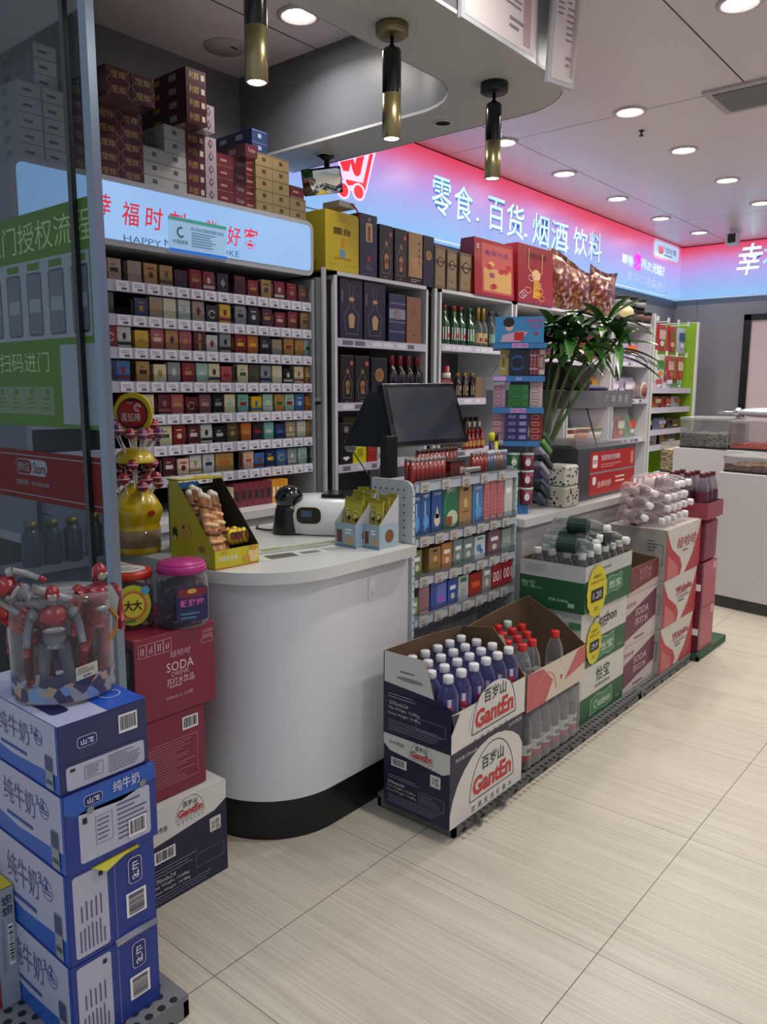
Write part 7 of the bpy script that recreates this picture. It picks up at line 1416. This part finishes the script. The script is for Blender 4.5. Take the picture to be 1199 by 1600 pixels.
def waha_side(f, w, h): f.rect(0, 0, w, h, mat('9a9894', .5), 1); f.rect(w*.1, h*.62, w*.4, h*.78, mat('5a5a5c'), 2); f.lines(w*.7, h*.55, w*.86, h*.8, 4, mat('5a5a5c'), .4, 1, 2); f.stroke([(w*.8, h*.3), (w*.95, h*.3), (w*.95, h*.7), (w*.8, h*.7)], .002, mat('3a3a3c'), 2, closed=True)
for i, (z0, z1, l, t) in enumerate(((.046, .245, 'red and white water case at the floor, the furthest stack on the grey pallets', True), (.247, .455, 'red and white water case in the middle of the furthest grey pallet stack', True), (.457, .675, 'red and white water case with brush style characters carrying lying bottles', False))):
    case(WF+.002*i, .262, wy0, wy1+.01*i, z0, z1, WHB, 'water_case', l, waha(t), waha_side)
wb = bottle_proto('water_bottle', wprof, clear('f8f5f6', .13, .06, 'd8d0d4'), .0148, .184, .206, mat('dadadc', .4), (.0292, .06, .105), CLB, lambda mbx, r, z0, z1: (curved(mbx, r*1.01, z0, z1-z0, -180, 180, mat('d8ccce', .4), n=16), curved(mbx, r*1.02, z0, z1-z0, -50, 50, mat('b8262e', .4), 0, 1, .1, .6), curved(mbx, r*1.02, z0, z1-z0, 60, 120, mat('b8262e', .4), 0, 1, .1, .6), curved(mbx, r*1.02, z0, z1-z0, 150, 215, mat('b8262e', .4), 0, 1, .1, .7)))
for lv in range(4):
    nn = 5 if lv < 2 else 4 if lv == 2 else 3
    for j in range(nn):
        y = wy0+.045+j*.066+.033*(lv % 2)+(.03 if lv == 3 else 0)
        put(wb, (-1.395+.01*lv, y, .706+lv*.050), (0, HP, RND.uniform(-.06, .06)), f'lying bottle with cap to the aisle, {ORD[j]} along in the {ORD[lv]} layer of the heap', 'bottles heaped on the red and white case')
for lv in range(3):
    put(wb, (-1.36, wy0+.02, .735+lv*.05), (0, HP, -.75+.1*lv), f'bottle lying slanted at the near end of the heap, {ORD[lv]} from below', 'bottles heaped on the red and white case')
# burgundy packs
BU = mat('6a1e34', .4); PKC = mat('a85a68', .45)
bx1 = -1.145; by0, by1 = 3.66, 3.87
def burg(f, w, h): f.rect(0, 0, w, h, PKC, 1); f.rect(w*.75, h*.78, w*.95, h*.95, mat('c8a0a8'), 2); f.rect(0, 0, w*.12, h, BU, 2)
for i, (z0, z1, l) in enumerate(((.036, .245, 'pink drink carton standing on the green pallet'), (.247, .46, 'pink drink carton, second up on the green pallet'))): case(bx1, .25, by0, by1, z0, z1, mat('7a2a40', .4), 'drink_case', l, burg, lambda f, w, h: (f.rect(0, 0, w, h, BU, 1), f.rect(0, h*.4, w, h*.55, PAPER, 2)))
sb = bottle_proto('soda_bottle', wprof, clear('d8ccd8', .14, .1), .0145, .184, .204, mat('5a1228', .4), (.0292, .04, .12), CLB, lambda mbx, r, z0, z1: (curved(mbx, r*1.01, z0, z1-z0, -180, 180, mat('5a1a30', .35), n=16), curved(mbx, r*1.02, z0, z1-z0, -30, 30, mat('3a3a48', .4), 0, 1, .4, .9)))
for i in range(3):
    for j in range(3):
        put(sb, (bx1-.04-i*.066, by0+.04+j*.065, .462), label=f'burgundy capped bottle in the film pack, {ORD[j]} along in its {ORD[i]} row', group='burgundy bottles in the middle pack')
mb = MB(); mb.rbox((bx1-.21, by0+.005, .463), (bx1-.002, by1-.002, .655), clear('e09aa8', .3, .15, '8a2a44'), .02); Thing('shrink_wrap', 'burgundy tinted film around the bottle pack on the pink cartons', 'film', (bx1-.1, 3.76, .463), mb)
def bt(f, w, h): f.rect(0, 0, w, h, mat('8a3446', .4), 1)
open_tray(bx1-.235, bx1+.008, by0-.01, by1+.012, .668, .075, .075, .075, BU, 'drink_tray', 'burgundy cut-down tray on top of the pink stack', bt, bt, innerm=BU)
for i in range(3):
    for j in range(3): put(sb, (bx1-.035-i*.07, by0+.035+j*.067, .672), label=f'burgundy capped bottle standing in the top tray, {ORD[j]} along in the {ORD[i]} row', group='burgundy bottles in the top tray')

# ================================================================ LEFT STACKS
MXF = -1.24; my0, my1 = .613, .793; BLU = mat('1c3488', .4, coat=.1); BLU2 = mat('1d54b0', .35, coat=.15); LAV = mat('a8aac4', .4, coat=.1); PL = mat('b4b4c8', .45); TX = mat('5a5a78', .6)
def infopanel(f, u0, v0, u1, v1, vert=False):
    f.rrect(u0, v0, u1, v1, .006, PL, 2); w, h = u1-u0, v1-v0
    if not vert:
        f.stroke([(u0+w*.22, v0+h*.25), (u0+w*.45, v0+h*.25), (u0+w*.45, v0+h*.8), (u0+w*.22, v0+h*.8)], .0008, TX, 3, closed=True); f.lines(u0+w*.24, v0+h*.3, u0+w*.44, v0+h*.76, 5, TX, .3, 3, 3); f.lines(u0+w*.52, v0+h*.12, u0+w*.96, v0+h*.9, 8, TX, .35, 5, 3); f.rect(u0+w*.05, v0+h*.76, u0+w*.11, v0+h*.88, DKT, 3)
    else:
        f.lines(u0+w*.15, v0+h*.42, u0+w*.85, v0+h*.72, 5, TX, .3, 3, 3, rot=True); f.lines(u0+w*.1, v0+h*.06, u0+w*.9, v0+h*.38, 7, TX, .35, 5, 3, rot=True); f.rect(u0+w*.75, v0+h*.88, u0+w*.87, v0+h*.94, DKT, 3)
def brand(f, cu, cv, w, rot=0):
    h = w*.55; f.rrect(cu-w/2, cv-h/2, cu+w/2, cv+h/2, h*.3, mat('c8cce0', .4), 3) if not rot else f.rrect(cu-h/2, cv-w/2, cu+h/2, cv+w/2, h*.3, mat('c8cce0', .4), 3)
    e = w*.03; (f.rrect(cu-w/2+e, cv-h/2+e, cu+w/2-e, cv+h/2-e, h*.26, mat('1a2468', .4), 4) if not rot else f.rrect(cu-h/2+e, cv-w/2+e, cu+h/2-e, cv+w/2-e, h*.26, mat('1a2468', .4), 4)); f.text('山花', cu, cv, h*.5, mat('d0d4e8', .4), w=w*.66, bold=.03, rot=-rot, k=6)
def milk_side(lab=True):
    def d(f, w, h):
        f.rect(0, 0, w, h, BLU2, 1); f.poly([(0, h*.34), (w*.5, h*.22), (w*.98, h*.28), (w*.98, h), (0, h)], LAV, 2); f.text('纯牛奶', w*.52, h*.66, h*.34, mat('5a5c88', .5), w=w*.36, k=4, bold=-.004); pass
        f.rect(w*.36, h*.31, w*.66, h*.36, mat('2c4a90'), 3); f.text('3.2', w*.76, h*.78, h*.13, mat('3a4a90', .5), k=4); f.arc(w*.8, h*.7, h*.11, h*.11, .0016, mat('3a4a90'), 0, 360, 3); f.lines(w*.76, h*.64, w*.84, h*.76, 3, mat('3a4a90'), .4, 2, 3)
        f.rrect(w*.86, h*.02, w*.94, h*.52, .004, mat('8a9098', .4), 4); f.rrect(w*.865, h*.3, w*.935, h*.51, .003, mat('3a4a70', .4), 5); f.rect(w*.87, h*.1, w*.93, h*.16, mat('3a4a58', .4), 5)
    return d
def mf_top(f, w, h): f.rect(0, 0, w, h, mat('252b5e', .4, coat=.1), 1); f.rect(0, h*.42, w, h*.425, mat('10143c'), 2); brand(f, w*.3, h*.68, w*.22); f.barcode(w*.66, h*.6, w*.88, h*.88, 3); infopanel(f, w*.06, h*.03, w*.95, h*.38)
def mf_2(f, w, h): f.rect(0, 0, w, h, BLU, 1); f.poly([(w*.1, h*.72), (w*.6, h*.68), (w, h*.8), (w, h), (0, h), (0, h*.8)], BLU2, 2); brand(f, w*.3, h*.86, w*.2); f.text('纯牛奶', w*.66, h*.9, h*.15, mat('c8cce0', .4), w=w*.3, bold=.01, k=5); infopanel(f, w*.14, h*.08, w*.92, h*.74); f.ell(w*.26, h*.74, .007, .007, mat('8a8c94', .3, .6), 6); f.ell(w*.84, h*.8, .007, .007, mat('8a8c94', .3, .6), 6); f.barcode(w*.66, h*.14, w*.86, h*.38, 5)
def mf_3(f, w, h): f.rect(0, 0, w, h, BLU, 1); infopanel(f, w*.06, h*.05, w*.44, h*.96, True); f.rect(w*.52, 0, w*.528, h, mat('7a84b8'), 2); brand(f, w*.76, h*.72, w*.3, HP); f.barcode(w*.64, h*.2, w*.88, h*.48, 3, rot=True)
def mtop(f, w, d): f.rect(0, 0, w, d, mat('b0b4d0', .4, coat=.1), 1); f.rect(w*.3, d*.55, w, d, mat('1b50b8', .35, coat=.2), 2); f.arc(w*.8, d*.8, .02, .02, .002, mat('c8cce0'), 0, 360, 3); f.rrect(w*.55, d*.1, w*.85, d*.3, .01, mat('1a2050', .4), 3)
mk = [(.051, .222, 'film wrapped white and blue milk carton at the bottom of the milk stack', mf_3), (.224, .400, 'white and blue milk carton with torn yellow flap, second from the pallet', mf_3), (.402, .549, 'bright blue milk carton with metal studs, second from the top', mf_2), (.551, .677, 'navy blue milk carton carrying the toy tub, top of the milk stack', mf_top)]
for i, (z0, z1, l, fr_) in enumerate(mk):
    T = case(MXF-.004*(1 if i == 3 else 0)+.004*(i == 2), .34, my0+.002*i, my1+(.008 if i == 2 else 0), z0, z1, BLU, 'milk_carton', l, fr_, milk_side(), mtop if i == 3 else None, bev=.004)
    if i == 1:
        mb = MB(); mb.add([(MXF+.001, my0+.05, z1-.004), (MXF+.02, my0+.07, z1-.012), (MXF+.012, my0+.11, z1-.003), (MXF+.016, my0+.14, z1+.002), (MXF+.001, my0+.145, z1)], [(0, 1, 2, 3, 4)], mat('b8b020', .45)); T.part('torn_flap', mb, label='torn yellow cardboard flap')
    if i == 0: mb = MB(); mb.tube([(MXF+.003, my0+.09, z1), (MXF+.006, my0+.13, z1+.004), (MXF+.003, my1-.002, z1+.001)], .006, clear('e0e4ee', .35, .15), n=8); T.part('film_fold', mb)
# red and grey box at the image edge, on the pallet
def redbox(f, w, h): f.rect(0, 0, w, h, mat('98a2b0', .4), 1); f.text('恪恪', w*.6, h*.86, .02, DKT, rot=HP, k=3); f.barcode(w*.55, h*.35, w*.85, h*.7, 3, rot=True); f.lines(w*.2, h*.3, w*.4, h*.8, 3, mat('6a7480'), .3, 1, 2, rot=True)
case(-1.445, .16, .575, .611, .051, .30, mat('98a2b0', .4), 'gift_carton', 'grey and red carton standing on the pallet beside the milk stack', redbox, lambda f, w, h: f.rect(0, 0, w, h, mat('8a1420', .4), 1), lambda f, w, d: (f.rect(0, 0, w, d, mat('8a1420', .4), 1), f.rect(w*.7, 0, w, d, mat('b8b020', .4), 2)))
# maroon soda cartons and navy case behind
MAR = mat('7c1c38', .42, coat=.1); LT = mat('c8a0ac', .5)
def s_top(f, w, h):
    for i in range(4): f.stroke([(w*(.05+.1*i), h*.78), (w*(.14+.1*i), h*.78), (w*(.14+.1*i), h*.93), (w*(.05+.1*i), h*.93)], .0012, LT, 2, closed=True); f.lines(w*(.07+.1*i), h*.81, w*(.12+.1*i), h*.9, 2, LT, .5, i, 2, rot=True)
    f.text('娃哈哈', w*.55, h*.73, h*.08, LT, w=w*.26, shear=.2, k=3); f.text('SODA', w*.54, h*.58, h*.11, mat('d8b8c0'), w=w*.34, bold=.005, k=3); f.text('DRINK', w*.54, h*.49, h*.055, LT, w=w*.22, k=3); f.text('苏打水饮品', w*.54, h*.40, h*.09, mat('d8b8c0'), w=w*.34, k=3); f.lines(w*.4, h*.33, w*.66, h*.35, 1, LT, .6, 1, 2); f.text('350ml x 15瓶', w*.52, h*.22, h*.05, LT, w=w*.34, k=3)
    f.text('小心轻放', w*.9, h*.9, h*.045, LT, w=w*.14, k=3); f.text('请勿挤压', w*.9, h*.84, h*.045, LT, w=w*.14, k=3); f.stroke([(w*.82, h*.76), (w*.97, h*.76), (w*.97, h*.81), (w*.82, h*.81)], .001, LT, 2, closed=True)
def s_mid(f, w, h): f.barcode(w*.62, h*.76, w*.88, h*.92, 3); f.stroke([(w*.05, h*.16), (w*.86, h*.16), (w*.86, h*.68), (w*.05, h*.68)], .0008, LT, 2, closed=True); f.lines(w*.06, h*.18, w*.85, h*.66, 15, mat('a86a78', .5), .35, 9, 2)
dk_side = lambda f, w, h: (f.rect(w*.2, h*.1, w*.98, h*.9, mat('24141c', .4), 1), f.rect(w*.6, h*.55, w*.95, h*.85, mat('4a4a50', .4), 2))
case(-1.56, .32, .968, 1.200, .466, .675, MAR, 'soda_carton', 'maroon soda carton carrying the two candy jars', s_top, dk_side); case(-1.565, .30, .985, 1.165, .254, .464, MAR, 'soda_carton', 'maroon soda carton with pale print block, between the jar carton and the navy case', s_mid, dk_side)
def g2front(f, w, h):
    f.rect(0, 0, w, h, NAVY, 1); f.poly([(0, h), (0, h*.62), (w*.85, h*.72), (w, h*.8), (w, h)], OFFW, 2); ganten_logo(f, w*.55, h*.86, w*.34); f.text('水中贵族', w*.18, h*.78, h*.06, DKT, w=w*.2, k=3); f.barcode(w*.12, h*.45, w*.36, h*.58, 3); f.rrect(w*.78, h*.5, w*.92, h*.65, .003, OFFW, 3); f.text('山泉', w*.85, h*.6, h*.05, NAVY, k=5); f.text('产品', w*.85, h*.54, h*.05, NAVY, k=5)
    f.rect(0, h*.42, w, h*.425, mat('3a3e58'), 3); G = mat('7a7c88', .5); f.text('570mlx24', w*.22, h*.27, h*.045, OFFW, w=w*.26, k=4); f.text('Net Weight: 13.68kg', w*.3, h*.21, h*.04, OFFW, w=w*.42, k=4); f.text('Gross Weight: 14.48kg', w*.3, h*.15, h*.04, OFFW, w=w*.44, k=4); f.lines(w*.1, h*.3, w*.8, h*.4, 3, G, .3, 4, 3); f.lines(w*.1, h*.03, w*.85, h*.12, 3, G, .3, 5, 3); f.stroke([(w*.6, h*.2), (w*.95, h*.2), (w*.95, h*.34), (w*.6, h*.34)], .001, G, 3, closed=True)
case(-1.54, .37, .955, 1.205, .0, .252, OFFW, 'water_case', 'navy and white water case on the floor below the maroon cartons', g2front, None)
# candy jars
def jar(x, y, z, r, h, lidc, fill, lab, deco, wraps):
    mb = MB(); mb.lathe([(r*.92, 0), (r, .008), (r, h*.72), (r*.9, h*.84), (r*.86, h*.88)], clear('f4f0ee', .08, .05), c=(x, y, z), n=30); T = Thing('candy_jar', lab, 'jar', (x, y, z), mb)
    m2 = MB(); m2.lathe([(r*.9, h*.86), (r*.96, h*.87), (r*.96, h*.97), (r*.9, h), (0, h)], mat(lidc, .35), c=(x, y, z), n=30); 
    if lidc != 'b02a7a': f = Fr(m2, (x, y, z+h), (0, 1, 0), (-1, 0, 0)); f.ell(0, 0, r*.7, r*.7, mat('c8c4c0', .5), 2); f.lines(-r*.4, -r*.4, r*.4, r*.4, 6, mat('8a8684'), .35, 2, 3)
    else: m2.lathe([(r*.9, h*.999), (r*.86, h+.004), (0, h+.004)], mat(lidc, .35), c=(x, y, z), n=30)
    T.part('lid', m2)
    m3 = MB(); deco(m3); T.part('label', m3); R = random.Random(int(r*1000)); m4 = MB()
    m4.lathe([(0, .004), (r*.82, .006), (r*.84, h*.62), (r*.6, h*.72), (0, h*.75)], mat(wraps[0], .5), c=(x, y, z), n=16)
    for i in range(90):
        a = R.uniform(0, 2*PI); zz_ = R.uniform(.01, h*.7); q = (x+r*.86*math.cos(a), y+r*.86*math.sin(a), z+zz_); t = Vector((-math.sin(a), math.cos(a), R.uniform(-1, 1)))*.012; m4.tube([tuple(Vector(q)-t), q, tuple(Vector(q)+t)], .006, mat(R.choice(wraps), .3, coat=.5), n=5, taper=[.003, .0065, .003])
    T.part('wrapped_sweets', m4, kind='stuff'); return T
def lab1(cx, cy_, z, r):
    def d(mbx):
        an = math.atan2(-cy_, -cx)+.12; f = Fr(mbx, (cx+(r+.002)*math.cos(an), cy_+(r+.002)*math.sin(an), z+.062), (-math.sin(an), math.cos(an), 0), (0, 0, 1)); f.ell(0, 0, .042, .05, mat('b8b82a', .45), 1, n=30); f.ell(.0, .0, .033, .036, mat('c86a2a', .45), 2); f.ell(0, .0, .026, .030, mat('d8cc30', .45), 3); f.text('大大', 0, .0, .026, mat('3a2410'), w=.042, bold=.03, k=5); f.lines(-.02, -.042, .02, -.034, 1, mat('2a7a3a'), .6, 1, 5); f.ell(.03, .035, .01, .01, mat('4a9ac8', .4), 4)
    return d
jar(-1.69, 1.045, .675, .059, .138, 'b4281a', None, 'round candy jar with red lid and yellow label reading two big characters', lab1(-1.69, 1.045, .675, .059), ('6a1c1a', '9a3a2a', 'b08a40', '4a1a18'))
def lab2(mbx):
    cx, cy_, z, r = -1.602, 1.138, .675, .063; an = math.atan2(-cy_, -cx)+.35; f = Fr(mbx, (cx+(r+.002)*math.cos(an), cy_+(r+.002)*math.sin(an), z+.064), (-math.sin(an), math.cos(an), 0), (0, 0, 1))
    f.rrect(-.040, -.045, .040, .040, .008, mat('1c2250', .4), 1); f.rrect(-.036, .018, .036, .037, .006, mat('7a2430', .4), 2); f.text('酸甜梅', 0, .002, .018, mat('c05aa0'), w=.06, bold=.03, k=4); f.lines(-.03, -.04, .03, -.02, 2, mat('4a7a9a'), .4, 3, 2); f.ell(0, .03, .012, .006, mat('c8a040'), 3); f.lines(-.03, .015, .03, .017, 1, mat('a03a7a'), .8, 2, 3)
jar(-1.602, 1.138, .675, .063, .152, 'b02a7a', None, 'larger candy jar with bright magenta lid and dark blue label', lab2, ('3a1c4a', '7a2a5a', '2a3a6a', '5a1a2a', '4a6a3a'))

# ---- clear tub of plain red and grey toy figures on the milk stack
TX_, TY_, TZ0, TR = -1.395, .715, .678, .092
mb = MB(); mb.lathe([(TR*.9, 0), (TR*.97, .004), (TR, .02), (TR, .19), (TR*.99, .192)], clear('f4f5f7', .07, .06), c=(TX_, TY_, TZ0), n=36)
T = Thing('toy_tub', 'large clear plastic tub of red and silver toy figures on the milk stack', 'tub', (TX_, TY_, TZ0), mb)
mb = MB(); 
vs = []; n = 36
for i in range(n): a = 2*PI*i/n; zt = .035+.02*abs(math.sin(a*2.5))+.008*math.sin(a*7); vs += [(TX_+(TR+.001)*math.cos(a), TY_+(TR+.001)*math.sin(a), TZ0+.008), (TX_+(TR+.001)*math.cos(a), TY_+(TR+.001)*math.sin(a), TZ0+zt)]
def band_mat():
    m, nt, b = nodes_mat('tub_band_print'); tc = nt.nodes.new('ShaderNodeTexCoord'); v = nt.nodes.new('ShaderNodeTexVoronoi'); v.inputs['Scale'].default_value = 55; nt.links.new(tc.outputs['Object'], v.inputs['Vector'])
    rp = nt.nodes.new('ShaderNodeValToRGB'); rp.color_ramp.interpolation = 'CONSTANT'; e = rp.color_ramp.elements; e[0].color = lin('3a3c58'); e[1].color = lin('6a88b8'); e[1].position = .3
    for p, h in ((.45, '8a8c98'), (.58, '5a3a5a'), (.7, '9a8a78'), (.85, '2c2e40')): x = e.new(p); x.color = lin(h)
    nt.links.new(v.outputs['Color'], rp.inputs[0]); nt.links.new(rp.outputs[0], b.inputs['Base Color']); b.inputs['Roughness'].default_value = .4; return m
mb.add(vs, [(2*i, 2*((i+1) % n), 2*((i+1) % n)+1, 2*i+1) for i in range(n)], band_mat(), True); T.part('printed_band', mb)
mb = MB(); an = math.atan2(-TY_, -TX_)+.42; f = Fr(mb, (TX_+(TR+.003)*math.cos(an), TY_+(TR+.003)*math.sin(an), TZ0+.062), (-math.sin(an), math.cos(an), .12), (0, 0, 1)); f.rect(-.021, -.012, .021, .013, mat('b8b4a8', .5), 1); f.lines(-.018, -.002, .015, .010, 3, mat('5a5650'), .3, 2, 2); f.barcode(-.010, -.011, .010, -.003, 2); T.part('price_label', mb)
def figure(M, lab, red='8e1220', grey='6e7078', s=1.0, arm=0.3, head='8e1220'):
    mb = MB(M); r_ = mat(red, .3, coat=.35); g_ = mat(grey, .35, coat=.3); sv = mat('9a9a98', .3, .4)
    H = .17*s
    def lm(pts, rs, m): mb.tube([tuple(Vector(p)*H) for p in pts], 1, m, n=10, taper=[q*H for q in rs])
    for sd in (-1, 1):
        lm([(sd*.07, 0, .47), (sd*.10, .0, .26), (sd*.11, .01, .06), (sd*.11, .02, .03)], [.062, .052, .045, .05], g_); lm([(sd*.11, .03, .02), (sd*.11, -.07, .015)], [.04, .032], r_)
        lm([(sd*.13, 0, .78), (sd*(.16+.02), .0, .73)], [.05, .06], g_); lm([(sd*.18, 0, .74), (sd*(.2+arm*.06), -.01, .60), (sd*(.2+arm*.12), -.04, .46)], [.045, .038, .034], g_); lm([(sd*(.2+arm*.12), -.04, .46), (sd*(.2+arm*.14), -.05, .38)], [.036, .03], r_)
    lm([(0, 0, .44), (0, 0, .52), (0, -.005, .60)], [.10, .105, .10], g_); lm([(0, -.005, .60), (0, -.005, .70), (0, 0, .79), (0, 0, .83)], [.105, .13, .12, .05], r_)
    mb.ball((0, -.062*H-.1*H*.6, .62*H), .05*H, sv, n=6, sc=(2, .5, .6)); lm([(0, 0, .82), (0, 0, .87)], [.035, .035], g_)
    T = Thing('toy_figure', lab, 'toy figure', tuple(M.translation), mb, group='toy figures in the clear tub')
    m2 = MB(M); m2.ball((0, 0, .925*H), .072*H, mat(head, .3, coat=.3), n=10, sc=(.9, 1, 1.15)); m2.ball((0, -.035*H, .905*H), .052*H, sv, n=8, sc=(.9, .8, 1.05))
    for sd in (-1, 1): m2.ball((sd*.025*H, -.073*H, .925*H), .014*H, mat('c8c0a0', .3), n=5, sc=(1.2, .5, .8))
    T.part('head', m2)
def place(dx, dy, dz, yaw, lean, roll=0): return Matrix.Translation((TX_+dx, TY_+dy, TZ0+dz)) @ Matrix.Rotation(yaw, 4, 'Z') @ Matrix.Rotation(lean, 4, 'X') @ Matrix.Rotation(roll, 4, 'Y')
vw = math.atan2(-TY_, -TX_)+PI/2        # yaw that turns a figure's front to the viewer
figure(place(.028, -.028, .010, vw, -.02), 'grey legged toy figure with red chest at the front of the tub, facing out', s=1.2)
figure(place(.025, .045, .03, vw+.5, .05, .1), 'taller red toy figure rising at the far side of the tub', s=1.25, grey='8e1220')
figure(place(-.05, -.02, .008, vw-.3, .06, -.08), 'red toy figure half hidden behind the front one', s=1.08, grey='7a1420')
figure(place(-.005, .035, .01, vw+.2, .03, .02), 'red toy figure at the back of the tub', s=1.12, grey='6a1a24')
figure(Matrix.Translation((TX_+.03, TY_-.00, TZ0+.165)) @ Matrix.Rotation(vw, 4, 'Z') @ Matrix.Rotation(.15, 4, 'X') @ Matrix.Rotation(-1.05, 4, 'Y'), 'red and silver toy figure lying across the tub rim', s=.95, grey='8a8a8c')
figure(Matrix.Translation((TX_-.0, TY_-.04, TZ0+.125)) @ Matrix.Rotation(vw, 4, 'Z') @ Matrix.Rotation(-.0, 4, 'X') @ Matrix.Rotation(-.9, 4, 'Y'), 'bright red toy figure leaning out over the glass side of the rim', s=.9, red='b01818', grey='a81c1c', head='c02018')
mb = MB(); f = Fr(mb, (TX_+.055, TY_+.062, TZ0+.15), (.75, .65, 0), (-.1, 0, 1)); f.poly([(0, 0), (.02, -.008), (.028, .03), (.016, .055), (.002, .05)], mat('a8aca8', .5), 1); Thing('paper_tag', 'curled white paper tag hanging from the tall toy figure', 'tag', (TX_+.055, TY_+.062, TZ0+.15), mb)
mb = MB(); mb.tube([(TX_+.07, TY_+.058, TZ0+.10+.0), (TX_+.083, TY_+.066, TZ0+.125), (TX_+.083, TY_+.068, TZ0+.145), (TX_+.07, TY_+.062, TZ0+.162)], .004, mat('a8722a', .4), n=8); Thing('orange_handle', 'curved orange plastic handle inside the far side of the tub', 'handle', (TX_+.07, TY_+.058, TZ0+.10), mb)

for o in list(bpy.data.objects):
    if o.get('label') == '': del o['label']
